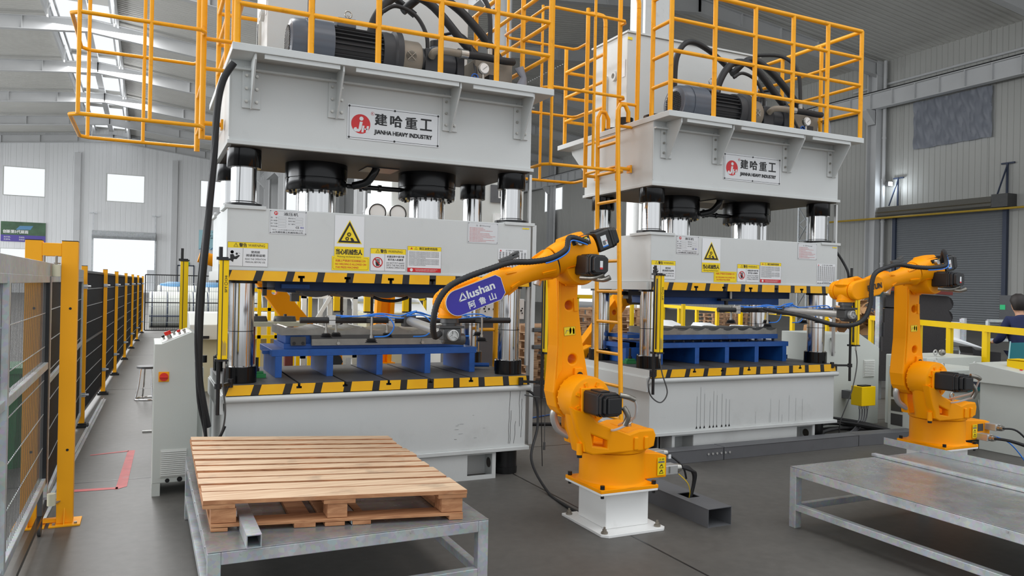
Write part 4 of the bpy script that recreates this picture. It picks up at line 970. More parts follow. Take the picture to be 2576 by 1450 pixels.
# ================================================================ ROBOTS
def make_robot(B, J3, J5, label, logo, hose):
    bx, by = B; T = thing('industrial_robot', (bx, by, .30), label, 'robot', 'loading robots', world=True)
    J2 = (-.335, .945); f = lambda p, t: (bx+p[0], by+t, p[1])
    ped = thing('robot_pedestal', (bx, by, 0), 'white steel pedestal under the %s robot' % ('left' if logo else 'right'), 'pedestal', world=True)
    MB().xy([(bx-.25, by-.25), (bx-.21, by-.29), (bx+.25, by-.29), (bx+.28, by-.26), (bx+.28, by+.3), (bx-.25, by+.3)], 0, .02).build('floor_plate', 'white', ped, bevel=.003)
    MB().box(bx-.16, bx+.2, by-.17, by+.21, .02, .285).build('post', 'white', ped, bevel=.006)
    MB().box(bx-.26, bx+.215, by-.26, by+.24, .285, .30).build('top_plate', 'white', ped, bevel=.002)
    for q in ((-.215, -.24), (.23, -.24), (-.215, .25), (.23, .25)):
        MB().cyl((bx+q[0], by+q[1], .02), (bx+q[0], by+q[1], .032), .024, n=12).cyl((bx+q[0], by+q[1], .032), (bx+q[0], by+q[1], .05), .015, n=6).cyl((bx+q[0], by+q[1], .05), (bx+q[0], by+q[1], .065), .008, n=8).build('anchor_bolt', 'cast', ped)
    # base
    b = MB().box(bx-.26, bx+.22, by-.26, by+.24, .30, .325).build('base_plate', 'robot', T, bevel=.004)
    cx, cy = bx-.01, by
    MB().lathe((cx, cy, .325), (0, 0, 1), [(0, 0), (0, .262), (.012, .243), (.03, .238), (.225, .238), (.225, 0)], 48).build('base_housing', 'robot', T)
    for q in ((-.235, -.235), (.195, -.235), (-.235, .215), (.195, .215)):
        MB().cyl((bx+q[0], by+q[1], .325), (bx+q[0], by+q[1], .352), .016, n=14).build('hex_bolt', 'black', b)
        MB().cyl((bx+q[0], by+q[1], .262), (bx+q[0], by+q[1], .284), .012, n=6).build('nut', 'black', b)
    xe = .37 if logo else .56
    c = MB().xz([(bx+.12, .34), (bx+xe, .34), (bx+xe, .50), (bx+xe-.07, .52), (bx+.12, .54)], by-.15, by+.15).build('connector_box', 'robot', T, bevel=.008)
    s = Sign(lambda a, z, d: (bx+a, by-.15-d-.006, z)); s.rect(.283, .36, .352, .49, 'signyellow')
    s.text('注意', .318, .475, .05, .014, 'ink').rect(.29, .45, .345, .462, 'inkgrey', .002)
    for z in (.425, .385): s.ring([(.3, z-.012), (.335, z-.012), (.318, z+.016)], .004, 'ink').line((.305, z), (.33, z+.01), .005, 'ink')
    s.build('warning_label', c)
    if not logo:
        MB().box(bx+.37, bx+.45, by-.154, by-.15, .42, .49).build('rating_label', 'gunmetal', c)
        for xx, zz in ((.39, .375), (.51, .465)):
            k = MB().box(bx+xx-.04, bx+xx+.04, by-.26, by-.15, zz-.032, zz+.032).build('plug', 'alu', c, bevel=.005)
            MB().lathe((bx+xx, by-.26, zz), (0, -1, 0), [(0, 0), (0, .03), (.03, .03), (.03, .024), (.05, .024), (.05, 0)], 18).build('plug_gland', 'steel', k)
    else: MB().box(bx+.37, bx+.374, by-.10, by-.01, .43, .49).build('rating_label', 'gunmetal', c)
    for yy, zz, r in ((-.10, .385, .026), (.07, .46, .02)) if logo else ():
        k = MB().box(bx+.37, bx+.48, by+yy-.045, by+yy+.045, zz-.035, zz+.035).build('plug', 'alu', c, bevel=.005)
        MB().lathe((bx+.48, by+yy, zz), (1, 0, 0), [(0, 0), (0, .034), (.03, .034), (.03, .028), (.05, .028), (.05, 0)], 18).build('plug_gland', 'steel', k)
        MB().bar((bx+.40, by+yy-.048, zz-.02), (bx+.40, by+yy-.048, zz+.03), .01, .006).build('latch', 'steel', k)
    # turret
    MB().lathe((cx, cy, .555), (0, 0, 1), [(0, 0), (0, .246), (.008, .25), (.05, .25), (.065, .24), (.065, 0)], 48).build('turret_ring', 'robot', T)
    tq = [(-.495, .90), (-.44, .72), (-.405, .66), (-.395, .60), (-.33, .573), (.10, .573), (.18, .60), (.195, .68), (.175, .722), (.05, .722), (-.03, .70), (-.10, .725), (-.30, .80), (-.36, .86)]
    tu = MB(); tu.plate(tq, [[(-.345, .715), (-.33, .635), (-.215, .615), (-.215, .665)]], f, -.255, -.185, .012)
    tu.loft([((cx, by, .575), (.245, 0, 0), (0, .235, 0), 2.2), ((cx, by, .60), (.24, 0, 0), (0, .228, 0), 2.2), ((cx+.02, by+.03, .61), (.20, 0, 0), (0, .13, 0), 2.5), ((cx+.05, by+.03, .70), (.15, 0, 0), (0, .12, 0), 2.5)], 32)
    tu.xz([(.0+bx, .60), (bx+.17, .60), (bx+.185, .68), (bx+.165, .722), (bx+.06, .722), (bx-.02, .70)], by-.19, by+.19)
    tu.xz([(bx-.36, .72), (bx-.33, .60), (bx-.1, .60), (bx-.12, .70), (bx-.25, .78), (bx-.36, .86)], by+.06, by+.14)
    tu.xz([(.06, .58), (.185, .60), (.195, .68), (.18, .715), (.06, .715)], 0, 0) if 0 else None
    tu.loft([((bx+.1, by, .6), (.1, 0, 0), (0, .2, 0), 3), ((bx+.11, by, .715), (.085, 0, 0), (0, .17, 0), 3)], 20)
    tb = tu.build('turret', 'robot', T, bevel=0)
    MB().cyl((bx-.41, by-.21, .655), (bx-.41, by-.21, .575), .022, n=14).build('turret_boss', 'robot', tb); MB().cyl((bx-.41, by-.21, .575), (bx-.41, by-.21, .555), .018, n=14).build('boss_plug', 'black', tb)
    for xx in (.02, .105): MB().box(bx+xx-.018, bx+xx+.018, by-.268, by-.252, .585, .675).build('lug_pad', 'robot', tb, bevel=.008)
    MB().tube([(bx+.07, by-.09, .715), (bx+.07, by-.09, .735)], .02).tube([(bx+.07+q[0], by-.09, .765+q[1]) for q in circ((0, 0), .028, 16)+[(.028, 0)]], .0075).build('lifting_eye', 'steel', tb)
    # J2 joint housing
    x2, z2 = bx+J2[0], J2[1]
    h = MB().lathe((x2, by-.02, z2), (0, -1, 0), [(0, .0), (0, .15), (.03, .163), (.17, .163), (.2, .158), (.205, .148), (.205, 0)], 48).build('shoulder_housing', 'robot', T)
    MB().loft([((x2, by-.13, z2-.05), (.14, 0, 0), (0, .1, 0), 3), ((x2-.02, by-.12, z2-.2), (.08, 0, 0), (0, .10, 0), 3), ((x2+.0, by-.12, .58), (.05, 0, 0), (0, .10, 0), 3)], 24).build('shoulder_neck', 'robot', h)
    mb = MB()
    for i in range(8):
        an = PI/8+i*PI/4; mb.obox((x2+.115*math.cos(an), by-.228, z2+.115*math.sin(an)), (.022, .014, .03), (0, -an+PI/2, 0))
    mb.build('face_lugs', 'robot', h, kind='stuff')
    mb = MB()
    for i in range(22): an = i*2*PI/22; mb.cyl((x2+.148*math.cos(an), by-.02, z2+.148*math.sin(an)), (x2+.148*math.cos(an), by-.036, z2+.148*math.sin(an)), .009, n=6)
    mb.build('joint_screws', 'robot', h, kind='stuff')
    MB().box(x2-.09, x2+.09, by-.25, by-.225, z2-.09, z2+.09).build('motor_flange', 'robot', h, bevel=.006)
    def motor(name, c, s, L, L2, axis='y', rot=0):
        m_ = MB(); a = s/2
        def oct_(r, k=.22): q = r*(1-k*1.2); return [(-r, -q), (-q, -r), (q, -r), (r, -q), (r, q), (q, r), (-q, r), (-r, q)]
        def F(p, t):
            if axis == 'y': return (c[0]+p[0], c[1]-t, c[2]+p[1])
            co, si = math.cos(rot), math.sin(rot); return (c[0]+t*co-p[1]*si, c[1]+p[0], c[2]+t*si+p[1]*co)
        m_.prism(oct_(a, .12), F, 0, L).prism(oct_(a*1.03, .2), F, L, L+.02).prism(oct_(a*.98), F, L+.02, L+L2*.6).prism(oct_(a*.82), F, L+L2*.6, L+L2)
        m_.prism([(-a*.5, a), (a*.5, a), (a*.45, a*1.12), (-a*.45, a*1.12)], F, .02, L*.9)
        o = m_.build(name, 'motor_black', T, bevel=.004); return o, F, a
    o, F, a = motor('shoulder_motor', (x2, by-.25, z2), .155, .17, .085)
    s = Sign(lambda p, q, d: F((p, q), .256+d)); s.rect(-.02, -.03, .0, .03, 'signwhite').rect(-.02, .012, 0, .03, 'red', .002); s.build('motor_label', o)
    MB().box(x2-.05, x2+.05, by-.53, by-.505, z2-.05, z2+.055).build('encoder_cap', 'motor_black', o, bevel=.006)
    for k, pts in enumerate(([(x2+.05, by-.50, z2+.07), (x2+.10, by-.52, z2+.06), (x2+.15, by-.52, z2+.04), (x2+.21, by-.46, z2-.02), (x2+.24, by-.4, z2-.1), (x2+.26, by-.25, z2-.16), (x2+.3, by-.12, .74)],
                             [(x2+.08, by-.5, z2-.01), (x2+.11, by-.51, z2-.07), (x2+.10, by-.49, z2-.13), (x2+.15, by-.42, z2-.15), (x2+.14, by-.3, z2-.2), (x2+.2, by-.12, .72)])):
        MB().tube(pts[:3], .019, n=10, smooth=4).build('foil_sleeve', 'foil', o); MB().tube(pts[2:], .0085, n=8, smooth=6).build('motor_cable', 'signwhite', o)
    # lower arm, between the shoulder and elbow
    ax, az = J3; L = math.hypot(ax-J2[0], az-J2[1]); ca, sa = (ax-J2[0])/L, (az-J2[1])/L   # direction up the arm
    def A(s_, w_): return (J2[0]+ca*s_*L+sa*w_, J2[1]+sa*s_*L-ca*w_)   # w_>0 towards the rear (+x)
    out = [A(1.06, .08), A(1.0, .10), A(.75, .075), A(.45, .09), A(.18, .118), A(.08, .13)]
    r = .165; a0 = math.atan2(A(.08, .13)[1]-J2[1], A(.08, .13)[0]-J2[0])
    for i in range(1, 9): an = -.15-i*(PI-.3)/9; out.append((J2[0]+r*math.cos(an)*sa+0*ca, J2[1]+r*math.sin(an)))
    out += [A(.05, -.17), A(.2, -.145), A(.4, -.115), A(.7, -.095), A(1.0, -.085), A(1.06, -.06)]
    holes = [circ(A(.70, .0), .033, 20), circ(A(.285, .0), .034, 20)]
    la = MB(); la.plate(out, holes, f, .0, .15, .012); lo = la.build('lower_arm', 'robot', T)
    rb = [A(.15, -.14), A(.22, -.09), A(.95, -.055), A(1.0, -.08), A(.7, -.09), A(.4, -.11)]
    MB().plate(rb, [], f, -.012, .0, .003).build('arm_rib', 'robot', lo)
    MB().plate([A(.75, .035), A(.75, .065), A(.65, .065), A(.65, .035)], [], f, -.008, .002, .002).build('arm_boss', 'robot', lo)
    MB().plate([A(.90, -.05), A(.93, .08), A(.84, .06), A(.85, -.03)], [], f, -.03, .0, .006).build('arm_stop', 'robot', lo)
    q0, q1 = A(.0, 0), A(.16, .04); MB().cyl((bx+q1[0], by-.03, q1[1]), (bx+q1[0], by+.0, q1[1]), .022, n=18).build('stop_buffer', 'black', lo)
    MB().box(bx+q1[0]-.04, bx+q1[0]+.03, by-.02, by+.01, q1[1]-.01, q1[1]+.05).build('buffer_block', 'robot', lo, bevel=.006)
    s = Sign(lambda p, q, d: f(A(q, p), -.001-d)); s.rect(-.055, .47, .035, .535, 'signyellow')
    s.ring([(-.055, .47), (.035, .47), (.035, .535), (-.055, .535)], .0012, 'ink')
    s.poly(circ((-.003, .523), .006, 8), 'red').poly([(-.012, .518), (.006, .518), (.002, .49), (-.01, .476), (-.012, .5)], 'red').poly(circ((.022, .52), .005, 8), 'ink').poly([(.014, .515), (.03, .515), (.028, .478), (.016, .478)], 'ink')
    s.line((-.045, .485), (-.035, .51), .004, 'inkgrey').line((-.035, .51), (-.018, .505), .004, 'inkgrey').build('warning_sticker', lo)
    # protective grey sleeve behind the shoulder
    MB().tube([(x2-.04, by+.10, z2-.06), (x2-.10, by+.12, z2-.13), (x2-.07, by+.12, z2-.24), (x2+.01, by+.09, z2-.30)], .028, n=12, smooth=6).build('cable_sleeve', 'alu', T)
    MB().tube([(bx+J3[0]+.02, by+.15, J3[1]+.02), (bx+J3[0]-.1, by+.17, J3[1]-.03), (bx+J3[0]-.15, by+.17, J3[1]-.14)], .03, n=12, smooth=6).build('cable_sleeve', 'alu', T)
    # upper arm
    dx, dz = J5[0]-J3[0], J5[1]+.0-(J3[1]+.085); Lf = math.hypot(dx, dz); ux, uz = dx/Lf, dz/Lf   # along the forearm
    yc = -.13
    Q = Vector((bx+J3[0], by+yc, J3[1]+.085)); Uf = Vector((ux, 0, uz)); Nf = Vector((-uz, 0, ux)); Nf = Nf if Nf.z > 0 else -Nf; Yv = Vector((0, 1, 0))
    x3, z3 = bx+J3[0], J3[1]
    e = MB().lathe((x3, by-.01, z3), (0, -1, 0), [(0, 0), (0, .12), (.02, .135), (.19, .135), (.21, .125), (.215, 0)], 40).build('elbow_housing', 'robot', T)
    up = MB()
    secs = [(-.13, .055, .075, 3.5), (-.11, .085, .10, 3.5), (-.02, .105, .115, 3.5), (.10, .112, .118, 3), (.16, .105, .108, 2.3), (.20, .098, .10, 2)]
    up.loft([(Q+Uf*s_+Nf*.012, Yv*w_, Nf*h_, e_) for s_, h_, w_, e_ in secs], 32)
    up.build('arm_casting', 'robot', e)
    MB().loft([(Q+Uf*.06+Nf*-.06, Yv*.11, Uf*.13, 3), (Vector((x3, by+yc+.01, z3+.0)), Yv*.11, Vector((.12, 0, 0)), 2.5)], 24).build('elbow_web', 'robot', e)
    MB().loft([(Q+Uf*.02+Nf*.115, Yv*.07, Uf*.10, 4), (Q+Uf*.02+Nf*.135, Yv*.06, Uf*.09, 4)], 20).build('casting_lid', 'robot', e)
    MB().loft([(Q+Uf*.20, Yv*.094, Nf*.094, 2), (Q+Uf*.212, Yv*.094, Nf*.094, 2)], 32).build('joint_gap', 'black', e)
    fa = MB(); fs = [(.212, .103, .1), (.235, .104, .103), (.25, .092, .094), (.30, .078, .08), (.40, .068, .068), (.50, .066, .068), (.56, .074, .078), (.60, .088, .092), (.64, .09, .094), (.68, .083, .09), (.74, .075, .085), (.8, .066, .08)]
    fa.loft([(Q+Uf*s_, Yv*w_, Nf*h_, 2.2) for s_, h_, w_ in fs if s_ < Lf], 32)
    fo = fa.build('forearm', 'robot', T)
    for an in (0.6, 1.5, 2.5, 3.6, 4.7, 5.7):
        d = Nf*math.sin(an)+Yv*math.cos(an); MB().bar(Q+Uf*.235+d*.092, Q+Uf*.33+d*.07, .016, .03, up=d).build('forearm_rib', 'robot', fo)
        MB().bar(Q+Uf*.59+d*.086, Q+Uf*.51+d*.062, .014, .026, up=d).build('forearm_rib', 'robot', fo)
    P5 = Vector((bx+J5[0], by+yc, J5[1]))
    for side in (-1, 1):
        pts = [(P5+Uf*(.082*math.cos(an))+Nf*(.082*math.sin(an))) for an in [(-PI/2+PI*i/14) for i in range(15)]]
        pts = [(q.x, q.z) for q in pts]+[((P5-Uf*.26+Nf*.082).x, (P5-Uf*.26+Nf*.082).z), ((P5-Uf*.32+Nf*.05).x, (P5-Uf*.32+Nf*.05).z), ((P5-Uf*.32-Nf*.05).x, (P5-Uf*.32-Nf*.05).z), ((P5-Uf*.26-Nf*.082).x, (P5-Uf*.26-Nf*.082).z)]
        y0 = by+yc+side*.075; MB().plate(pts, [], lambda p, t: (p[0], t, p[1]), y0, y0+side*.05, .012).build('wrist_fork', 'robot', fo)
    w = MB().cyl(P5-Yv*.07, P5+Yv*.07, .078, n=32).loft([(P5+Vector((.0, 0, .02)), (.07, 0, 0), (0, .075, 0), 3), (P5+Vector((-.05, 0, .05)), (.04, 0, .0), (0, .07, 0), 3)], 20)
    w.build('wrist_joint', 'robot', T)
    wj = [o for o in T.children if o.name.startswith('wrist_joint')][0]
    MB().loft([(P5-Uf*.0+Nf*.06, Yv*.06, Uf*.07, 3), (P5-Uf*.02+Nf*.098, Yv*.05, Uf*.06, 3)], 20).build('wrist_cover', 'robot', wj)
    tx, ty = P5.x-.005, P5.y
    MB().lathe((tx, ty, P5.z+.0), (0, 0, -1), [(0, .06), (.04, .066), (.075, .070), (.08, .076), (.1, .076), (.102, 0)], 32).build('wrist_nose', 'robot', wj)
    zf = P5.z-.102
    s = Sign(lambda p, q, d: tuple(P5-Uf*(p-.0)+Nf*q-Yv*(.126+d)))
    if logo:
        o2 = [(.082*math.cos(an), .082*math.sin(an)) for an in [PI/2+PI*i/14 for i in range(15)]]+[(.29, -.082), (.33, -.05), (.33, .055), (.30, .082)]
        MB().plate([(q[0]*1.0, q[1]) for q in o2], [], lambda p, t: tuple(P5-Uf*p[0]+Nf*p[1]-Yv*t), .128, .133, 0).build('logo_plate', 'signwhite', fo)
        s.poly([(p[0]*.985+.002, p[1]*.97) for p in o2], 'signblue', .0075)
        s.poly([(.0, -.012), (.035, .052), (.05, .052), (.068, -.012), (.04, -.012), (.048, .0), (.022, .0), (.04, .035), (.034, .035), (.018, -.012)], 'signwhite', .0085) if 0 else None
        s.ring([(.012, .006), (.062, .006), (.046, .05)], .009, 'signwhite', .0085)
        s.text('lushan', .172, .026, .195, .05, 'signwhite', .03, d=.0085)
        for i, ch in enumerate('阿鲁山'): s.text(ch, .085+i*.075, -.042, .046, .046, 'signwhite', .016, d=.0085)
        s.build('lettering', [o for o in bpy.data.objects if o.name.startswith('logo_plate')][-1] if 0 else fo)
    else:
        s.text('ESTUN', .20, -.0, .17, .045, 'ink', .06, d=.003); s.build('lettering', fo)
    o, F, a = motor('elbow_motor', (x3+.0, by-.225, z3-.0), .132, .15, .08)
    s = Sign(lambda p, q, d: F((p, q), .231+d)); s.rect(-.012, -.03, .01, .025, 'signwhite').rect(-.012, -.03, .01, -.018, 'red', .002); s.build('motor_label', o)
    for k in (0, 1): MB().tube([(x3-.05+k*.05, by-.28-k*.04, z3-.085), (x3-.0+k*.03, by-.38-k*.05, z3-.085-k*.012), (x3+.04+k*.02, by-.42-k*.05, z3-.06-k*.02)], .018, n=10, smooth=4).build('foil_sleeve', 'foil', o)
    pm = Q-Uf*.13+Nf*.03; rot = math.atan2(-uz, -ux)
    o, F, a = motor('rear_motor', (pm.x, pm.y-.03, pm.z), .14, .11, .07, 'x', rot)
    s = Sign(lambda p, q, d: (lambda v: (v[0], v[1]-d, v[2]))(F((-a*1.0, q), p))); s.rect(.03, -.045, .075, .035, 'signwhite').rect(.03, -.045, .075, -.036, 'bluehose', .002).rect(.036, -.03, .06, .0, 'inkgrey', .002).rect(.064, -.01, .07, .0, 'red', .002); s.build('motor_label', o)
    # connector and hose
    pc = Q+Nf*.075-Yv*.105-Uf*.0
    cp = MB().obox(pc, (.14, .012, .06), (0, -rot, 0)).build('connector_plate', 'black', e)
    MB().cyl(pc+Vector((-.03, 0, 0)), pc+Vector((-.03, -.04, 0)), .022, n=16).cyl(pc+Vector((.04, 0, .02)), pc+Vector((.04, -.02, .02)), .012, n=12).build('connector_socket', 'steel', cp)
    s = Sign(lambda p, q, d: (pc.x+p*math.cos(rot)-q*math.sin(rot), pc.y-.007-d, pc.z+p*math.sin(rot)+q*math.cos(rot))); s.rect(.0, .015, .022, .024, 'signyellow').rect(.028, .015, .05, .024, 'signyellow'); s.build('yellow_tag', cp)
    hp = [(pc.x+.03, pc.y-.03, pc.z+.0)]+[(bx+p[0], by+p[1], p[2]) for p in hose]
    ho = MB(); cp_ = catmull([Vector(p) for p in hp], 14)
    ho.tube(cp_, [.0205 if i % 2 else .0185 for i in range(len(cp_))], n=10); hh = ho.build('corrugated_hose', 'rubber', T)
    MB().tube([Vector(p)+Vector((.004, -.018, -.02)) for p in cp_[2:48]], .005, n=6).build('air_line', 'bluehose', hh)
    kq = Vector((bx+hose[4][0], by+hose[4][1]+.02, hose[4][2]+.03))
    MB().obox(kq, (.14, .03, .03), (0, math.atan2(-uz, -ux)*-1, 0)).obox(kq+Vector((.04, 0, .03)), (.06, .03, .02), (0, -.5, 0)).build('hose_clamp', 'gunmetal', hh, bevel=.004)
    return T, (tx, ty, zf)
hoseL = [(-.56, -.28, 2.05), (-.60, -.30, 1.97), (-.72, -.31, 1.905), (-.86, -.30, 1.878), (-1.0, -.28, 1.868), (-1.15, -.28, 1.82), (-1.30, -.28, 1.765), (-1.42, -.28, 1.70), (-1.49, -.28, 1.60), (-1.51, -.27, 1.48), (-1.48, -.22, 1.395), (-1.43, -.18, 1.41)]
hoseR = [(-.42, -.32, 2.12), (-.42, -.34, 2.0), (-.60, -.34, 1.965), (-.80, -.32, 1.965), (-.98, -.30, 1.98), (-1.12, -.30, 1.955), (-1.27, -.30, 1.90), (-1.315, -.30, 1.80), (-1.33, -.30, 1.62), (-1.42, -.28, 1.48), (-1.6, -.2, 1.45), (-1.8, .0, 1.52), (-1.75, .5, 1.56)]
rob1, tool1 = make_robot((3.11, 4.72), (-.42, 1.87), (-1.345, 1.605), 'left orange robot arm with the blue logo plate, in front of the left press', True, hoseL)
rob2, tool2 = make_robot((6.89, 4.85), (-.38, 1.865), (-1.42, 1.745), 'right orange robot arm standing beyond the sheet metal table', False, hoseR)
def gripper(tool, by_, zbar, label, flip=0):
    x, y, z = tool; T = thing('vacuum_gripper', (x, y, z), label, 'gripper', 'vacuum grippers on the robots', world=True)
    MB().lathe((x, y, z), (0, 0, -1), [(0, 0), (0, .058), (.028, .06), (.03, .045), (.045, .045), (.045, 0)], 28).build('tool_flange', 'gunmetal', T)
    MB().box(x-.085, x+.085, y-.055, y+.055, z-.062, z-.045).build('adapter_plate', 'gunmetal', T, bevel=.003)
    h = MB().box(x-.055, x+.065, y-.05, y+.05, z-.14, z-.062).cyl((x-.05, y-.01, z-.125), (x+.10, y-.01, z-.135), .038, n=18).build('hub', 'gunmetal', T, bevel=.008)
    c = MB().lathe((x+.0, y-.05, z-.105), (0, -1, 0), [(0, 0), (0, .036), (.03, .036), (.032, .03), (.022, .03), (.022, 0)], 28).build('tube_cap', 'alu', h)
    mb = MB()
    for i in range(3): an = PI/2+i*2*PI/3; mb.bar((x, y-.08, z-.105), (x+.03*math.cos(an), y-.08, z-.105+.03*math.sin(an)), .006, .006)
    mb.cyl((x, y-.07, z-.105), (x, y-.084, z-.105), .009, n=10).build('cap_spokes', 'alu', c)
    MB().cyl((x-.0, y+.0, z-.105), (x-.03, by_, zbar), .031, n=20).build('boom_tube', 'alu', T)
    MB().box(x-.075, x+.015, by_-.05, by_+.03, zbar-.045, zbar+.04).build('tee_clamp', 'gunmetal', T, bevel=.006)
    bb = MB().cyl((x-.80, by_, zbar), (x+.79, by_, zbar), .0215, n=18).build('cross_bar', 'rubber', T)
    MB().cyl((x-.802, by_, zbar), (x-.80, by_, zbar), .017, n=16).build('bar_end', 'press_dark', bb)
    for xx in (-.585, .0-.16, .305): 
        MB().box(x+xx-.022, x+xx+.022, by_-.03, by_+.03, zbar-.034, zbar-.002).box(x+xx-.022, x+xx+.022, by_-.03, by_+.03, zbar+.002, zbar+.034).build('split_clamp', 'alu', T, bevel=.002)
    for xx, yy, dz in ((-.61, .05, -.02), (-.335, -.13, -.045), (-.17, .05, -.02), (.30, .05, -.02), (.50, -.13, -.045), (.58, .12, -.02), (-.52, .14, -.02)):
        q = (x+xx, by_+yy); a = MB().cyl((q[0], q[1], zbar+.03), (q[0], q[1], zbar-.055+dz), .007, n=10).cyl((q[0], q[1], zbar-.055+dz), (q[0], q[1], zbar-.075+dz), .0115, n=12).build('cup_stem', 'steel', T)
        MB().bar((q[0]-.0, by_, zbar+.0), (q[0], q[1], zbar+.0), .022, .02).build('cup_arm', 'gunmetal', a)
        MB().lathe((q[0], q[1], zbar-.073+dz), (0, 0, -1), [(0, 0), (0, .022), (.008, .034), (.012, .026), (.018, .04), (.022, .03), (.03, .044), (.033, .044), (.033, 0)], 24).build('suction_cup', 'rubber', a)
    pts = [(x-.56, by_-.02, zbar+.035), (x-.4, by_-.03, zbar+.03), (x-.25, by_-.03, zbar+.05), (x-.1, by_-.03, zbar+.035), (x+.0, by_-.03, zbar+.06), (x+.2, by_, zbar+.03), (x+.5, by_-.03, zbar+.05), (x+.6, by_, zbar+.02)]
    MB().tube(pts, .0055, n=6, smooth=7).build('air_hose', 'bluehose', T)
    MB().tube([(p[0]+.03, p[1]-.012, p[2]-.012+.015*math.sin(i*2)) for i, p in enumerate(pts)], .005, n=6, smooth=7).build('air_hose', 'bluehose', T)
    for a0, sg in ((-.335, 1), (-.05, 1), (.42, -1)):
        MB().tube([(x+a0-.02*sg, by_-.03, zbar+.03), (x+a0+.10*sg, by_-.1, zbar+.04), (x+a0+.16*sg, by_-.13, zbar-.03), (x+a0+.12*sg, by_-.13, zbar-.1), (x+a0+.02*sg, by_-.13, zbar-.11)], .005, n=6, smooth=7).build('air_hose', 'bluehose', T)
    MB().tube([(x-.03, by_-.05, zbar+.06), (x-.0, by_-.1, zbar+.07), (x-.06, by_-.08, zbar+.04), (x-.04, by_-.03, zbar+.03)], .006, n=6, smooth=6).build('air_fitting', 'bluehose', T)
gripper(tool1, 5.35, 1.455, 'vacuum gripper bar with blue air hoses held by the left robot')
gripper(tool2, 5.42, 1.55, 'vacuum gripper bar with blue air hoses held by the right robot')
# ================================================================ DIES
def wavy(mb, x0, x1, y0, y1, z0, ztop, amp, n, m=0, flip=1):
    """a scalloped roof-tile profile running through y: arcs between narrow ribs"""
    pts = []
    w = (x1-x0)/n
    for i in range(n):
        a = x0+i*w
        pts += [(a, ztop-amp*.1), (a+.02, ztop), (a+.035, ztop-amp*.25), (a+.05, ztop)]
        for t in (.25, .4, .55, .7, .85): pts.append((a+w*t, ztop-amp*(1-((t-.55)/.45)**2)))
    pts.append((x1, ztop-amp*.1))
    if flip < 0: pts = [(p[0], 2*ztop-p[1]) for p in pts]
    return mb.xz([(x1, z0), (x0, z0)]+pts, y0, y1, m)
def lower_die_left(P0):
    X, Y, _ = P0; T = thing('lower_die', (X+1.3, Y+.7, .912), 'blue lower die on block legs inside the left press', 'die', world=True)
    MB().box(X+.41, X+2.27, Y+.40, Y+1.14, 1.09, 1.147).build('die_plate', 'blue', T, bevel=.003)
    for x in (.44, .87, 1.31, 1.76, 2.2): MB().box(X+x, X+x+.055, Y+.40, Y+1.10, .912, 1.09).build('die_leg', 'blue', T, bevel=.002)
    b = MB().box(X+.52, X+2.17, Y+.48, Y+1.05, 1.147, 1.19).xz([(X+.54, 1.19), (X+2.12, 1.19), (X+2.12, 1.27), (X+.54, 1.27)], Y+.52, Y+1.0).build('die_block', 'blue', T, bevel=.002)
    wavy(MB(), X+.50, X+2.14, Y+.50, Y+1.04, 1.262, 1.335, .035, 5).build('forming_surface', 'die_steel', T)
    a = MB().box(X+.745, X+2.05, Y+.43, Y+.475, 1.175, 1.232).build('front_bar', 'die_steel', T, bevel=.002)
    MB().box(X+.745, X+2.05, Y+.44, Y+.52, 1.232, 1.262).build('front_rail', 'gunmetal', T, bevel=.002)
    for x in (.97, 1.74): MB().cyl((X+x, Y+.43, 1.195), (X+x, Y+.412, 1.195), .015, n=6).cyl((X+x, Y+.415, 1.213), (X+x, Y+.415, 1.225), .004).build('bar_screw', 'steel', a)
    MB().box(X+.575, X+.70, Y+.455, Y+.50, 1.175, 1.25).build('corner_stop', 'gunmetal', T, bevel=.003)
    for x in (.60, .675): MB().cyl((X+x, Y+.455, 1.195), (X+x, Y+.45, 1.195), .014, n=14).build('stop_screw', 'black', T)
    MB().box(X+.36, X+.44, Y+.55, Y+.62, 1.10, 1.13).build('plate_lug', 'blue', T)
    MB().cyl((X+2.27, Y+.7, .95), (X+2.5, Y+.62, .95), .02).box(X+2.3, X+2.36, Y+.65, Y+.8, .912, .97).build('side_clamp', 'blue', T)
    return T
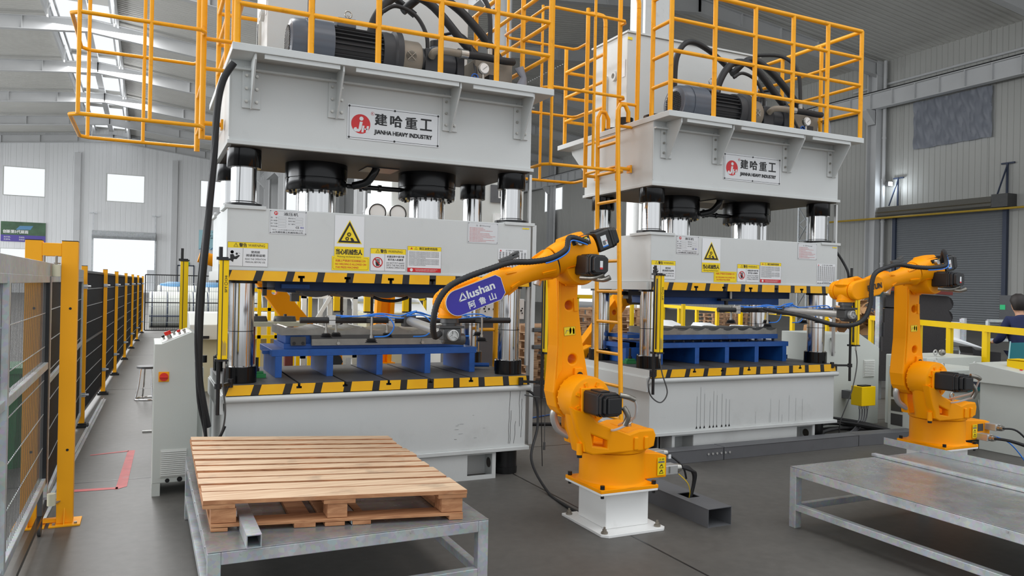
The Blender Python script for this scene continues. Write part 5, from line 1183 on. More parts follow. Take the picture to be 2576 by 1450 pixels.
def upper_die(P0, left):
    X, Y, _ = P0; T = thing('upper_die', (X+1.3, Y+.7, 1.72), 'dark blue upper die under the slide of the %s press' % ('left' if left else 'right'), 'die', world=True)
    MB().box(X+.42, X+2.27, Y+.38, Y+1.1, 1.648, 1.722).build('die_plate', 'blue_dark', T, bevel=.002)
    if left:
        MB().box(X+.47, X+.70, Y+.34, Y+.46, 1.665, 1.70).build('die_clamp', 'blue', T)
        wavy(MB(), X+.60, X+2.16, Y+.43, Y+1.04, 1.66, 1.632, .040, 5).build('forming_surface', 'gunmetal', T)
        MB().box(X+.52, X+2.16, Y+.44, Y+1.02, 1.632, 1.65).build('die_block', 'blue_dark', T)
        MB().box(X+.565, X+.63, Y+.42, Y+.5, 1.555, 1.62).build('corner_stop', 'gunmetal', T)
        MB().box(X+.29, X+.47, Y+.40, Y+.46, 1.655, 1.67).box(X+.33, X+.36, Y+.40, Y+.46, 1.60, 1.722).build('strap_clamp', 'black', T)
        MB().tube([(X+1.28, Y+.45, 1.6), (X+1.36, Y+.43, 1.575), (X+1.48, Y+.43, 1.57), (X+1.6, Y+.45, 1.6)], .014, smooth=5).build('die_cable', 'rubber', T)
    else:
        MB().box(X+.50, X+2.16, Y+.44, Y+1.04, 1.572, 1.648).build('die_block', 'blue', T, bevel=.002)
        MB().box(X+2.16, X+2.22, Y+.5, Y+.7, 1.575, 1.62).build('plate_lug', 'gunmetal', T)
        MB().cyl((X+1.36, Y+.36, 1.64), (X+1.36, Y+.36, 1.72), .018).build('guide_pin', 'steel', T); MB().box(X+1.2, X+1.5, Y+.33, Y+.4, 1.615, 1.64).cyl((X+1.3, Y+.36, 1.57), (X+1.3, Y+.36, 1.64), .022).build('strap_clamp', 'black', T)
        MB().box(X-.02, X+.3, Y+.55, Y+.7, 1.66, 1.70).box(X+.08, X+.12, Y+.5, Y+.6, 1.62, 1.72).build('strap_clamp', 'black', T)
def lower_die_right(P0):
    X, Y, _ = P0; T = thing('lower_die', (X+1.3, Y+.7, .912), 'blue lower die with a steel tile profile inside the right press', 'die', world=True)
    MB().box(X+.40, X+2.31, Y+.42, Y+1.12, 1.09, 1.145).build('die_plate', 'blue', T, bevel=.003)
    for x in (.43, .925, 1.35, 1.79, 2.22): MB().box(X+x, X+x+.06, Y+.42, Y+1.08, .912, 1.09).build('die_leg', 'blue', T, bevel=.002)
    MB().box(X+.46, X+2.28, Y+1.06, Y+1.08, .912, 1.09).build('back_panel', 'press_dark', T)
    mb = MB()
    for i in range(13): mb.lathe((X+.56+i*.132, Y+.5, 1.145), (0, 0, 1), [(0, .012), (.008, .018), (.016, .012), (.024, .018), (.032, .012)], 10)
    mb.build('spring_row', 'gunmetal', T, kind='stuff')
    MB().box(X+.44, X+2.18, Y+.46, Y+1.04, 1.178, 1.232).build('die_block', 'blue', T, bevel=.003)
    wavy(MB(), X+.45, X+2.17, Y+.47, Y+1.02, 1.225, 1.305, .032, 8).build('forming_surface', 'die_steel', T)
    for x in (.15, .28): MB().box(X+x, X+x+.22, Y+.75, Y+1.2, 1.08, 1.13).build('side_plate', 'blue', T)
    MB().box(X+.22, X+.42, Y+.7, Y+1.1, 1.18, 1.22).box(X+.2, X+.38, Y+.7, Y+1.15, .912, 1.08).build('side_block', 'blue', T, bevel=.004)
    MB().box(X+2.31, X+2.38, Y+.5, Y+.58, .93, .98).build('stop_lug', 'blue_dark', T)
lower_die_left(P1); upper_die(P1, True); lower_die_right(P2); upper_die(P2, False)
for P0, lb in ((P1, 'green levelling wedge by the front left column of the left press'), (P2, 'green levelling wedge beside the left column of the right press')):
    t = thing('levelling_wedge', (P0[0]+(.30 if P0 is P1 else .2), P0[1]+(.45 if P0 is P1 else .62), .912), lb, 'wedge')
    MB().box(-.07, .07, -.04, .04, 0, .035).box(-.05, .05, -.03, .03, .035, .055).build('wedge_body', 'greenp', t, bevel=.003); MB().cyl((0, 0, .055), (0, 0, .17), .013, n=10).cyl((0, 0, .055), (0, 0, .08), .022, n=6).build('bolt', 'black', t)
# ================================================================ LIGHT CURTAINS
def curtain(x, y, z0, z1, label, arm_to, text=True, face=-1, cable=None, ztop=.10, zpole=None):
    T = thing('light_curtain', (x, y, z0-.45), label, 'light curtain', world=True); w = .033
    b = MB().box(x-w, x+w, y-.03, y+.03, z0, z1).build('sensor_bar', 'curtain', T, bevel=.004)
    MB().box(x-w-.0015, x-w+.012, y-.012, y+.012, z0+.03, z1-.03).box(x-.012, x-.006, y-.031, y-.029, z0, z1).build('lens_strip', 'black', b)
    MB().box(x-w-.008, x+w+.008, y-.036, y+.036, z1, z1+.014).build('end_cap', 'black', T); MB().box(x-w-.008, x+w+.008, y-.036, y+.036, z0-.014, z0).build('end_cap', 'black', T)
    xp = x-.02; MB().cyl((xp, y+.05, zpole if zpole is not None else z0-.42), (xp, y+.05, z1+ztop), .0145, n=14).build('pole', 'black', T)
    for z in (z0-.01, z1+.012): MB().box(xp-.03, xp+.05, y-.0, y+.07, z-.008, z+.012).build('pole_bracket', 'black', T)
    ax, ay, az = arm_to; MB().bar((xp, y+.05, az), (ax, ay, az), .03, .022).cyl((ax, ay, az-.03), (ax, ay, az+.035), .022, n=12).cyl((xp, y+.05, az-.02), (xp, y+.05, az+.02), .026, n=12).build('swing_arm', 'black', T)
    if text:
        s = Sign(lambda p, q, d: (x+p, y-.03-d, z1-.17+q)); s.text('SFT', .014, -.045, .045, .016, 'ink', .02, rot=PI/2).text('CHI', .014, .035, .04, .016, 'ink', .02, rot=PI/2)
        s.ring(circ((.014, -.003), .011, 8), .003, 'ink'); s.build('lettering', b)
        s = Sign(lambda p, q, d: (x+p, y-.03-d, z0+.03+q)); 
        for i in range(6): s.rect(-.004+i*.005, 0, -.002+i*.005, .11-.01*(i % 3), 'inkgrey')
        s.build('small_print', b)
    c = MB().lathe((x+.015, y, z0-.014), (0, 0, -1), [(0, .009), (.02, .011), (.05, .011), (.055, .007), (.06, .0)], 12).build('cable_plug', 'steel', T)
    pts = [(x+.015, y, z0-.06)]+(cable or [(x+.02, y, z0-.25), (x+.01, y+.03, z0-.42)])
    MB().tube(pts, .0065, n=8, smooth=6).build('cable', 'gunmetal', T)
curtain(.522, 6.02, 1.135, 1.868, 'yellow light curtain at the front left corner of the left press', (.60, 6.21, .93), cable=[(.53, 6.0, .95), (.55, 6.0, .75), (.53, 6.02, .6), (.47, 6.08, .5)])
curtain(3.25, 6.03, 1.14, 1.84, 'yellow light curtain at the right front corner of the left press', (3.08, 6.20, .865), False, cable=[(3.32, 6.03, .95), (3.36, 6.05, .8), (3.3, 6.1, .72), (3.12, 6.2, .74)])
curtain(4.535, 6.12, 1.11, 1.86, 'yellow light curtain at the front left corner of the right press', (4.64, 6.32, .88), cable=[(4.57, 6.1, .9), (4.62, 6.08, .72), (4.56, 6.1, .62), (4.46, 6.12, .68), (4.42, 6.12, .80), (4.5, 6.2, .86)])
curtain(7.345, 6.2, 1.14, 1.9, 'yellow light curtain at the right front corner of the right press', (7.12, 6.32, .90), False, cable=[(7.38, 6.2, .9), (7.3, 6.2, .6), (7.25, 6.3, .25), (7.35, 6.4, .03)], ztop=.12)
curtain(.32, 7.62, 1.20, 1.89, 'narrow yellow light curtain behind the left side of the left press', (.5, 7.5, 1.0), False, ztop=.12, zpole=0)
# cable bundle hanging down the left side of the left press
T = thing('cable_bundle', (.50, 6.3, .3), 'thick black cable bundle hanging beside the left press', 'cable', world=True)
MB().tube([(.56, 6.0, 3.33), (.49, 6.02, 3.2), (.455, 6.05, 3.0), (.44, 6.1, 2.6), (.41, 6.15, 2.1), (.385, 6.18, 1.7), (.375, 6.2, 1.35), (.38, 6.22, 1.0), (.41, 6.22, .8), (.45, 6.25, .6)], .026, n=12, smooth=6).build('corrugated_sleeve', 'rubber', T)
MB().tube([(.47, 6.02, 3.1), (.41, 6.12, 2.3), (.365, 6.2, 1.75), (.35, 6.2, 1.3), (.375, 6.2, .95), (.43, 6.22, .6), (.46, 6.3, .1)], .012, n=8, smooth=6).build('cable', 'rubber', T)
MB().tube([(.36, 6.22, 1.1), (.38, 6.22, .8), (.44, 6.25, .5), (.43, 6.3, .2), (.44, 6.4, .01)], .013, n=8, smooth=6).build('cable', 'rubber', T)
MB().tube([(.56, 6.12, .62), (.50, 6.14, .45), (.47, 6.16, .2), (.47, 6.2, .01)], .012, n=8, smooth=6).build('cable', 'rubber', T)
MB().tube([(2.6+4.6, 6.4, 2.25), (7.29, 6.35, 2.1), (7.33, 6.3, 1.95), (7.31, 6.3, 1.8), (7.22, 6.32, 1.74)], .014, n=10, smooth=8).build('side_cable', 'rubber', label='black cable looping at the right side of the right press slide', cat='cable')
# ================================================================ CONTROL CABINET (left)
T = thing('control_cabinet', (.24, 6.9, 0), 'narrow grey-green control cabinet with a red rotary switch beside the left press', 'cabinet', world=True)
prof = [(.075, .10), (.075, 1.205), (.125, 1.205), (.345, 1.30), (.40, 1.275), (.40, .10)]
MB().xz(prof, 6.66, 7.35).build('body', 'cab', T, bevel=.005)
for x0, x1 in ((.075, .135), (.345, .40)): MB().box(x0, x1, 6.66, 7.35, 0, .10).build('foot', 'cab', T)
p = MB().prism([(.13, 6.70), (.33, 6.70), (.33, 7.3), (.13, 7.3)], lambda q, t: (q[0], q[1], 1.205+(q[0]-.125)*.432+t), .0, .006).build('control_panel', 'alu', T)
def btn(x, y, r, h, m_, nm):
    z = 1.212+(x-.125)*.432; n_ = Vector((-.4, 0, .92)).normalized(); MB().cyl(Vector((x, y, z)), Vector((x, y, z))+n_*h*.5, r*.7, n=16).build(nm+'_stem', 'steel', p)
    MB().cyl(Vector((x, y, z))+n_*h*.5, Vector((x, y, z))+n_*h, r, n=20).build(nm, m_, p)
btn(.19, 6.85, .026, .06, 'redplastic', 'stop_button'); btn(.265, 6.88, .014, .035, 'redplastic', 'red_lamp'); btn(.23, 7.05, .014, .03, 'steel', 'push_button'); btn(.30, 6.8, .012, .03, 'steel', 'push_button'); btn(.15, 7.0, .012, .03, 'black', 'push_button')
s = MB().box(.108, .185, 6.652, 6.66, .905, .985).build('switch_plate', 'gate_yellow', T, bevel=.003)
MB().cyl((.147, 6.652, .945), (.147, 6.635, .945), .032, n=28).build('rotary_switch', 'redplastic', s); MB().box(.118, .176, 6.622, 6.636, .938, .952).build('switch_handle', 'redplastic', s, bevel=.003)
v = MB().box(.133, .327, 6.652, 6.66, .145, .365).build('vent_frame', 'offwhite', T, bevel=.002)
for i in range(13): MB().bar((.138, 6.648, .163+i*.0155), (.322, 6.648, .163+i*.0155), .012, .0075, up=(0, .3, 1)).build('louvre', 'offwhite', v)
MB().cyl((.185, 6.661, .10-.0), (.185, 6.6585, .10), .001).cyl((.187, 6.66, .118), (.187, 6.657, .118), .0165, n=20).cyl((.277, 6.66, .122), (.277, 6.657, .122), .02, n=20).build('cable_hole', 'black', T)
MB().box(.40, .445, 6.75, 7.3, .0, 1.0).build('rear_box', 'cab', T)
# ================================================================ TABLES
def frame_table(name, x0, x1, y0, y1, zt, label, zb=.13):
    T = thing(name, ((x0+x1)/2, (y0+y1)/2, 0), label, 'table', 'sheet metal tables', world=True); w = .06
    MB().box(x0, x1, y0, y1, zt-.006, zt).build('sheet_top', 'sheet', T, bevel=.002)
    for x in (x0, x1-w):
        for y in (y0, y1-w): MB().box(x, x+w, y, y+w, 0, zt-.006).build('leg', 'galv', T, bevel=.004)
    for y in (y0, y1-w): MB().box(x0+w, x1-w, y, y+w, zt-.066, zt-.006).build('rail', 'galv', T, bevel=.003)
    for x in (x0, x1-w): MB().box(x, x+w, y0+w, y1-w, zt-.066, zt-.006).build('rail', 'galv', T, bevel=.003)
    for y in (y0, y1-w): MB().box(x0+w, x1-w, y, y+w*.8, zb, zb+.045).build('stretcher', 'galv', T, bevel=.003)
    for x in (x0, x1-w): MB().box(x, x+w*.8, y0+w, y1-w, zb, zb+.045).build('stretcher', 'galv', T, bevel=.003)
    mb = MB()
    n = int((x1-x0)/.28)
    for i in range(n): mb.cyl((x0+.15+i*.28, y0-.003, zt-.02), (x0+.15+i*.28, y0, zt-.02), .007, n=8)
    n = int((y1-y0)/.28)
    for i in range(n): mb.cyl((x0-.003, y0+.15+i*.28, zt-.02), (x0, y0+.15+i*.28, zt-.02), .007, n=8)
    mb.build('rivets', 'galv', T, kind='stuff')
    return T
frame_table('metal_table', .285, 1.717, 3.815, 5.98, .44, 'galvanised metal table carrying the wooden pallet')
T = thing('square_tube', (.52, 3.9, .44), 'short open square tube lying on the left table under the pallet', 'tube', world=True)
mb = MB(); x0, x1, z0, z1 = .455, .525, .441, .505
mb.box(x0, x1, 3.80, 5.9, z0, z0+.005).box(x0, x1, 3.80, 5.9, z1-.005, z1).box(x0, x0+.005, 3.80, 5.9, z0+.005, z1-.005).box(x1-.005, x1, 3.80, 5.9, z0+.005, z1-.005)
mb.build('tube_wall', 'galv', T)
T = thing('square_tube', (1.05, 4.0, .44), 'small open square tube in the middle of the left table under the pallet', 'tube', world=True)
mb = MB(); x0, x1, z0, z1 = 1.0, 1.05, .441, .47
mb.box(x0, x1, 3.98, 5.9, z0, z0+.004).box(x0, x1, 3.98, 5.9, z1-.004, z1).box(x0, x0+.004, 3.98, 5.9, z0, z1).box(x1-.004, x1, 3.98, 5.9, z0, z1); mb.build('tube_wall', 'galv', T)
# right table, long in y
frame_table('metal_table', 4.29, 5.76, 1.05, 4.17, .442, 'long scuffed sheet metal table at the lower right')
t = thing('steel_angle', (5.66, 2.6, .442), 'galvanised steel angle standing along the far edge of the right table', 'angle', world=True)
MB().box(5.70, 5.76, 1.0, 4.5, .443, .447).box(5.70, 5.704, 1.0, 4.5, .447, .50).build('angle_bar', 'galv', t)
t = thing('steel_strip', (5.25, 2.6, .442), 'thin galvanised strip lying on top of the right table', 'strip', world=True)
MB().box(5.18, 5.225, 1.0, 4.2, .443, .465).build('strip_bar', 'galv', t, bevel=.004)
# ================================================================ PALLET
T = thing('wooden_pallet', (.95, 4.9, .442), 'pale wooden pallet lying on the left metal table', 'pallet', world=True)
F0, F1, K0, K1 = Vector((.281, 4.128, 0)), Vector((1.60, 3.85, 0)), Vector((.307, 5.90, 0)), Vector((1.632, 5.475, 0))
def pq(s, t, z): v = F0.lerp(F1, s).lerp(K0.lerp(K1, s), t); return (v.x, v.y, z)
rows = [(.0, .10), (.106, .178), (.200, .270), (.294, .360), (.385, .450), (.474, .541), (.568, .632), (.657, .718), (.744, .806), (.833, .90), (.925, .997)]
rnd = random.Random(5)
def plank(s0, s1, t0, t1, z0, z1, nm='plank', m_='wood', par=None):
    j = lambda: rnd.uniform(-.003, .003)
    vs = [pq(s0, t0, z0), pq(s1, t0, z0), pq(s1, t1, z0), pq(s0, t1, z0), pq(s0, t0, z1), pq(s1, t0, z1), pq(s1, t1, z1), pq(s0, t1, z1)]
    c = sum((Vector(v) for v in vs), Vector())/8; d = j(); vs = [Vector(v)-c for v in vs]; vs = [v+Vector((0, 0, d if i > 3 else 0)) for i, v in enumerate(vs)]
    o = MB().add(vs, [(0, 3, 2, 1), (4, 5, 6, 7), (0, 1, 5, 4), (1, 2, 6, 5), (2, 3, 7, 6), (3, 0, 4, 7)]).build(nm, [m_, 'woodend'], T, bevel=.0015)
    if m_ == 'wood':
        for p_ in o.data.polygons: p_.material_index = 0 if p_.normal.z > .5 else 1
    o.location = c-T.location; return o
for t0, t1 in rows: plank(rnd.uniform(-.004, .004), 1+rnd.uniform(-.008, .004), t0, t1, .580, .600)
zb = .568
for s0, s1 in ((.0, .115), (.44, .56), (.885, 1.0)): plank(s0, s1, .002, .995, .557, .579, 'stringer_board', 'woodend')
for s0, s1 in ((.03, .12), (.455, .53), (.9, .985)):
    for t0, t1 in ((.006, .075), (.46, .54), (.915, .98)): plank(s0, s1, t0, t1, .482, .557, 'block', 'woodend')
for t0, t1 in ((.0, .075), (.46, .54), (.915, .985)): plank(.03, .985, t0, t1, .464, .482, 'bottom_board', 'woodend')
for s0, s1 in ((.03, .09), (.33, .41), (.445, .52), (.55, .62), (.93, .985)): plank(s0, s1, .0, .97, .442, .463, 'skid_board', 'woodend')
# ================================================================ FLOOR DUCTS AND CABLES
T = thing('cable_duct', (5.8, 6.14, 0), 'long dark grey cable duct on the floor in front of the right press', 'duct', world=True)
MB().box(3.75, 5.35, 6.09, 6.25, 0, .125).box(3.75, 5.35, 6.085, 6.255, .125, .132).build('duct_section', 'duct', T, bevel=.003); MB().box(5.36, 7.3, 6.09, 6.25, 0, .125).box(5.36, 7.3, 6.085, 6.255, .125, .132).build('duct_section', 'duct', T, bevel=.003)
mb = MB()
for i in range(6): mb.cyl((5.15+i*.055, 6.085, .075), (5.15+i*.055, 6.08, .075), .012, n=10)
mb.build('gland_row', 'alu', T, kind='stuff')
T = thing('cable_duct', (3.8, 4.7, 0), 'open-ended dark grey duct lying behind the left robot', 'duct', world=True)
q0, q1 = Vector((3.72, 4.42, 0)), Vector((3.93, 4.42, 0)); d = Vector((-.02, 1.35, 0)); mb = MB()
def wallbar(a, b, c_, e_, nm):
    MB().add([a, b, c_, e_, a+Vector((0, 0, .004)), b+Vector((0, 0, .004)), c_+Vector((0, 0, .004)), e_+Vector((0, 0, .004))], [(0, 3, 2, 1), (4, 5, 6, 7), (0, 1, 5, 4), (1, 2, 6, 5), (2, 3, 7, 6), (3, 0, 4, 7)]).build(nm, 'duct', T)
x0, x1, y0, y1 = 3.70, 3.915, 4.36, 5.85
MB().box(x0, x1, y0, y1, 0, .004).build('duct_base', 'duct', T); MB().box(x0, x0+.004, y0, y1, .004, .13).build('duct_side', 'duct', T); MB().box(x1-.004, x1, y0, y1, .004, .13).build('duct_side', 'duct', T)
l_ = MB().plate([(x0-.003, y0), (x1+.003, y0), (x1+.003, y1), (x0-.003, y1)], [[(3.76, 4.66), (3.87, 4.66), (3.87, 4.80), (3.76, 4.80)]], lambda p, t: (p[0], p[1], t), .13, .135).build('duct_lid', 'duct', T)
T = thing('robot_cable', (3.75, 4.7, .3), 'black cables curving from the left robot base into the floor duct', 'cable', world=True)
for k in range(4): MB().tube([(3.66, 4.62, .385), (3.74+.01*k, 4.64, .375-.01*k), (3.82+.015*k, 4.68+.01*k, .30), (3.83+.012*k, 4.7+.01*k, .2), (3.80+.015*k, 4.71+.012*k, .08), (3.8+.015*k, 4.75, .02)], .011, n=8, smooth=6).build('cable', 'rubber', T)
MB().tube([(3.55, 4.8, .46), (3.65, 4.78, .45), (3.76, 4.74, .36), (3.8, 4.74, .26)], .008, n=8, smooth=6).build('cable', 'rubber', T); MB().box(3.645, 3.67, 4.765, 4.785, .42, .45).build('cable_tag', 'signwhite', T)
MB().tube([(3.60, 4.58, .35), (3.68, 4.58, .28), (3.74, 4.62, .2), (3.78, 4.68, .12), (3.785, 4.70, .03)], .003, n=6, smooth=6).build('earth_wire', 'curtain', T)
T = thing('robot_cable', (7.5, 4.7, .1), 'black cables running from the right robot base to the floor', 'cable', world=True)
for k in range(3): MB().tube([(7.28, 4.54, .375), (7.33, 4.44-.02*k, .37), (7.48, 4.30-.03*k, .30), (7.6, 4.15-.05*k, .18), (7.7, 3.95-.08*k, .05), (7.75, 3.5, .015)], .013, n=8, smooth=6).build('cable', 'rubber', T)
MB().tube([(7.40, 4.54, .465), (7.48, 4.46, .45), (7.62, 4.4, .3), (7.68, 4.3, .1), (7.75, 4.1, .01)], .009, n=8, smooth=6).build('cable', 'rubber', T); MB().tube([(7.42, 4.69, .38), (7.6, 4.6, .3), (7.72, 4.5, .1), (7.5, 4.3, .01)], .006, n=8, smooth=6).build('air_hose', 'bluehose', T)
MB().tube([(3.17, 6.3, .78), (3.26, 6.25, .70), (3.26, 6.2, .45), (3.10, 6.0, .2), (3.05, 5.6, .02), (3.0, 5.2, .012), (3.0, 4.98, .012)], .012, n=8, smooth=8).build('floor_cable', 'rubber', label='black cable hanging from the left press and lying to the left robot', cat='cable')
MB().tube([(3.28, 6.1, .66), (3.28, 6.1, .32)], .004).cyl((3.28, 6.1, .32), (3.28, 6.1, .25), .011, n=10).build('hanging_plug', 'gunmetal', label='thin cable with a plug hanging at the right of the left press', cat='cable')
for i, (lb, p_) in enumerate((('thick black hose on the floor between the presses', [(3.4, 8.2, .02), (4.2, 8.5, .02), (5.2, 8.2, .02), (6, 8.4, .02)]), ('blue air hose on the floor between the presses', [(3.3, 8.9, .01), (4.0, 8.75, .01), (5.0, 9.1, .01)]))):
    MB().tube(p_, .02 if i == 0 else .008, n=8, smooth=8).build('floor_hose', 'rubber' if i == 0 else 'bluehose', label=lb, cat='hose')
T = thing('cable_coil', (7.75, 6.7, .02), 'tangle of black cables on the floor by the right press', 'cable', world=True)
for k in range(6):
    r_ = random.Random(k); MB().tube([(7.25, 6.6+.08*k, .03), (7.6, 6.65+.06*k+r_.uniform(-.1, .1), .07+.02*k), (7.95, 6.5+r_.uniform(-.15, .15), .05+.02*k), (8.12, 6.2+r_.uniform(-.2, .1), .03+.01*k), (8.1, 5.7, .02), (8.15, 5.4, .02)], .018, n=8, smooth=6).build('cable', 'rubber', T)
T = thing('cable_duct', (7.9, 6.2, 0), 'dark grey duct on the floor between the right press and the robot controller', 'duct', world=True)
MB().xy([(7.32, 6.10), (8.5, 6.02), (8.5, 6.2), (7.32, 6.28)], 0, .13).build('duct_section', 'duct', T, bevel=.003)
MB().box(5.1, 6.6, 10.35, 10.6, 0, .22).build('cable_duct', 'duct', label='dark grey floor duct far behind the gap between the presses', cat='duct')
t = thing('fire_extinguisher', (4.45, 7.5, 0), 'red cylinder standing on the floor behind the left robot', 'extinguisher')
MB().lathe((0, 0, 0), (0, 0, 1), [(0, 0), (0, .075), (.5, .075), (.55, .05), (.56, .02), (.56, 0)], 20).build('cylinder_body', 'redplastic', t); MB().box(-.03, .03, -.01, .01, .56, .6).build('valve', 'black', t)
MB().tube([(.03, 0, .57), (.1, 0, .5), (.1, 0, .25)], .012, smooth=4).build('nozzle_hose', 'rubber', t)
# ================================================================ LEFT FENCE
def mesh_panel(T, p, q, z0, z1, pitch, hpitch, wire, frame_w, mat_f, mat_w='black', mid=None, name='wire_mesh'):
    p, q = Vector((p[0], p[1], 0)), Vector((q[0], q[1], 0)); L = (q-p).length; d = (q-p)/L
    for a, b in (((0, z0), (L, z0)), ((0, z1), (L, z1)), ((0, z0), (0, z1)), ((L, z0), (L, z1))):
        A_, B_ = p+d*a[0]+Vector((0, 0, a[1])), p+d*b[0]+Vector((0, 0, b[1]))
        MB().bar(A_, B_, frame_w, frame_w).build('frame_tube', mat_f, T, bevel=.003)
    if mid: MB().bar(p+Vector((0, 0, mid)), q+Vector((0, 0, mid)), frame_w, frame_w).build('frame_tube', mat_f, T, bevel=.003)
    mb = MB(); n = int(L/pitch)
    for i in range(1, n):
        c = p+d*(i*L/n); mb.bar(c+Vector((0, 0, z0)), c+Vector((0, 0, z1)), wire, wire, up=(1, 0, 0))
    mb.build(name, mat_w, T, kind='stuff')
    mb = MB(); m = int((z1-z0)/hpitch)
    for i in range(1, m): z = z0+i*(z1-z0)/m; mb.bar(p+Vector((0, 0, z)), q+Vector((0, 0, z)), wire*1.6, wire*1.6)
    mb.build('cross_wire', 'galv', T, kind='stuff')
# gate frame of amber square tube
T = thing('gate_portal', (-.58, 6.15, 0), 'amber steel portal frame guiding the sliding mesh gate', 'frame', world=True)
for x in (-.69, -.475):
    MB().box(x-.05, x+.05, 6.10, 6.20, .012, 1.965).build('post', 'gate_yellow', T, bevel=.004)
    MB().box(x-.05, x+.05, 6.10, 6.20, 1.965, 1.97).build('post_cap', 'black', T)
    b = MB().box(x-.09, x+.10, 6.05, 6.25, .0, .012).build('foot_plate', 'gate_yellow', T, bevel=.002)
    MB().yz([(6.10, .012), (6.06, .012), (6.10, .12)], x-.003, x+.003).build('foot_rib', 'gate_yellow', b)
    for q in ((-.06, -.0), (.07, -.0)): MB().cyl((x+q[0], 6.075, .012), (x+q[0], 6.075, .026), .011, n=6).build('foot_bolt', 'steel', b)
    MB().cyl((x+.01, 6.10, 1.5), (x+.01, 6.098, 1.5), .009, n=12).cyl((x+.01, 6.10, .52), (x+.01, 6.098, .52), .009, n=12).build('bolt_hole', 'black', T)
MB().box(-.64, -.525, 6.10, 6.20, 1.86, 1.95).build('lintel', 'gate_yellow', T, bevel=.003)
MB().box(-.64, -.525, 6.12, 6.16, .02, .045).build('threshold_bar', 'gate_yellow', T)
for x in (-.615, -.545):
    r = MB().cyl((x, 6.0, 1.72), (x, 6.0, 1.80), .026, n=20).build('guide_roller', 'cream', T)
    MB().cyl((x, 6.0, 1.80), (x, 6.0, 1.86), .008, n=10).bar((x, 6.0, 1.81), (x, 6.12, 1.81), .03, .006).build('roller_pin', 'cast', r)
r = MB().cyl((-.545, 6.0, .17), (-.545, 6.0, .25), .026, n=20).build('guide_roller', 'cream', T); MB().bar((-.545, 6.0, .17), (-.51, 6.12, .17), .03, .006).build('roller_pin', 'cast', r)
# sliding gate
T = thing('sliding_gate', (-.60, 6.4, .06), 'sliding wire mesh gate with galvanised frame passing through the amber portal', 'gate', world=True)
mesh_panel(T, (-.585, 3.55), (-.60, 6.05), .34, 1.70, .042, .205, .0028, .045, 'galv', 'gunmetal', 1.12)
MB().bar((-.585, 3.5, 1.765), (-.60, 6.12, 1.765), .04, .09).build('top_rail', 'galv', T, bevel=.003)
MB().box(-.61, -.56, 4.15, 4.20, .34, 1.72).build('frame_tube', 'galv', T)
MB().box(-.615, -.575, 5.97, 6.04, .32, 1.72).build('black_upright', 'black', T, bevel=.003)
MB().bar((-.60, 3.5, .12), (-.60, 6.4, .12), .03, .03).build('lower_guide', 'black', T)
for y in (3.7, 5.9): MB().cyl((-.61, y, .06), (-.59, y, .06), .06, n=18).bar((-.6, y, .06), (-.6, y, .34), .03, .03).build('gate_wheel', 'gunmetal', T)
mesh_panel(T, (-.60, 6.12), (-.64, 9.75), .20, 1.70, .03, .205, .0042, .04, 'galv', 'black', 1.0, 'dark_mesh')
MB().bar((-.60, 6.12, 1.765), (-.64, 9.75, 1.765), .04, .09).build('top_rail', 'galv', T, bevel=.003)
MB().xy([(-.76, 3.4), (-.72, 3.4), (-.70, 8.6), (-.74, 8.6)], 0, .008).build('floor_strip', 'black', T)
# posts with feet and dark panels
pts = [(-.635, 10.1), (-.54, 12.9), (-.47, 15.5), (-.38, 18.5), (-.29, 21.5), (-.19, 24.2), (-.08, 27.9)]
for i, (x, y) in enumerate(pts):
    T = thing('fence_post', (x, y, 0), 'amber fence post number %s along the mesh fence' % ('nearest', 'second', 'third', 'fourth', 'fifth', 'sixth', 'last')[i], 'post', 'amber posts of the left fence')
    T['label'] = ('nearest amber fence post with galvanised clamps beyond the sliding gate', 'second amber fence post beyond the sliding gate', 'third amber fence post beyond the sliding gate', 'fourth amber fence post beyond the gate, standing on a dark foot',
                  'fifth amber fence post beyond the sliding gate', 'sixth amber fence post, last but one before the coils', 'farthest amber fence post beside the end mesh panel')[i]
    MB().box(-.03, .03, -.03, .03, .03, 1.86).build('post_tube', 'gate_yellow', T, bevel=.003); MB().box(-.03, .03, -.03, .03, 1.86, 1.866).build('post_cap', 'black', T)
    MB().box(-.07, .075, -.07, .075, 0, .03).box(-.05, .05, -.05, .05, .03, .05).build('post_foot', 'black', T, bevel=.003); 
    for z in (1.6, .35): MB().box(-.036, .036, -.036, .036, z, z+.05).cyl((-.06, -.03, z+.025), (.07, -.03, z+.025), .012, n=8).build('clamp', 'galv', T)
prev = (-.60, 9.65)
for i, (x, y) in enumerate(pts):
    T = thing('mesh_fence', ((prev[0]+x)/2, (prev[1]+y)/2, .1), ('first', 'second', 'third', 'fourth', 'fifth', 'sixth', 'seventh')[i]+' dark mesh fence panel beyond the sliding gate, counted from the near end', 'fence', 'dark mesh panels of the left fence', world=True)
    if i == 0: mesh_panel(T, (prev[0]-.10, 7.3), (x-.05, y-.04), .12, 1.70, .028, .2, .0045, .03, 'black', 'black', .9)
    else: mesh_panel(T, (prev[0]-.03, prev[1]+.06), (x-.03, y-.06), .12, 1.8, .035, .2, .005, .03, 'black', 'black', .95 if i % 2 else None)
    prev = (x, y)
T = thing('gate_track', (-.6, 8.8, 0), 'galvanised sliding gate track fixed on the floor', 'track', world=True)
MB().xy([(-.66, 6.25), (-.60, 6.25), (-.47, 12.3), (-.53, 12.3)], 0, .012).xy([(-.635, 6.25), (-.625, 6.25), (-.495, 12.3), (-.505, 12.3)], .012, .03).build('track_rail', 'galv', T)
T = thing('green_bin', (-1.22, 8.3, 0), 'green plastic bin seen through the sliding gate mesh', 'bin')
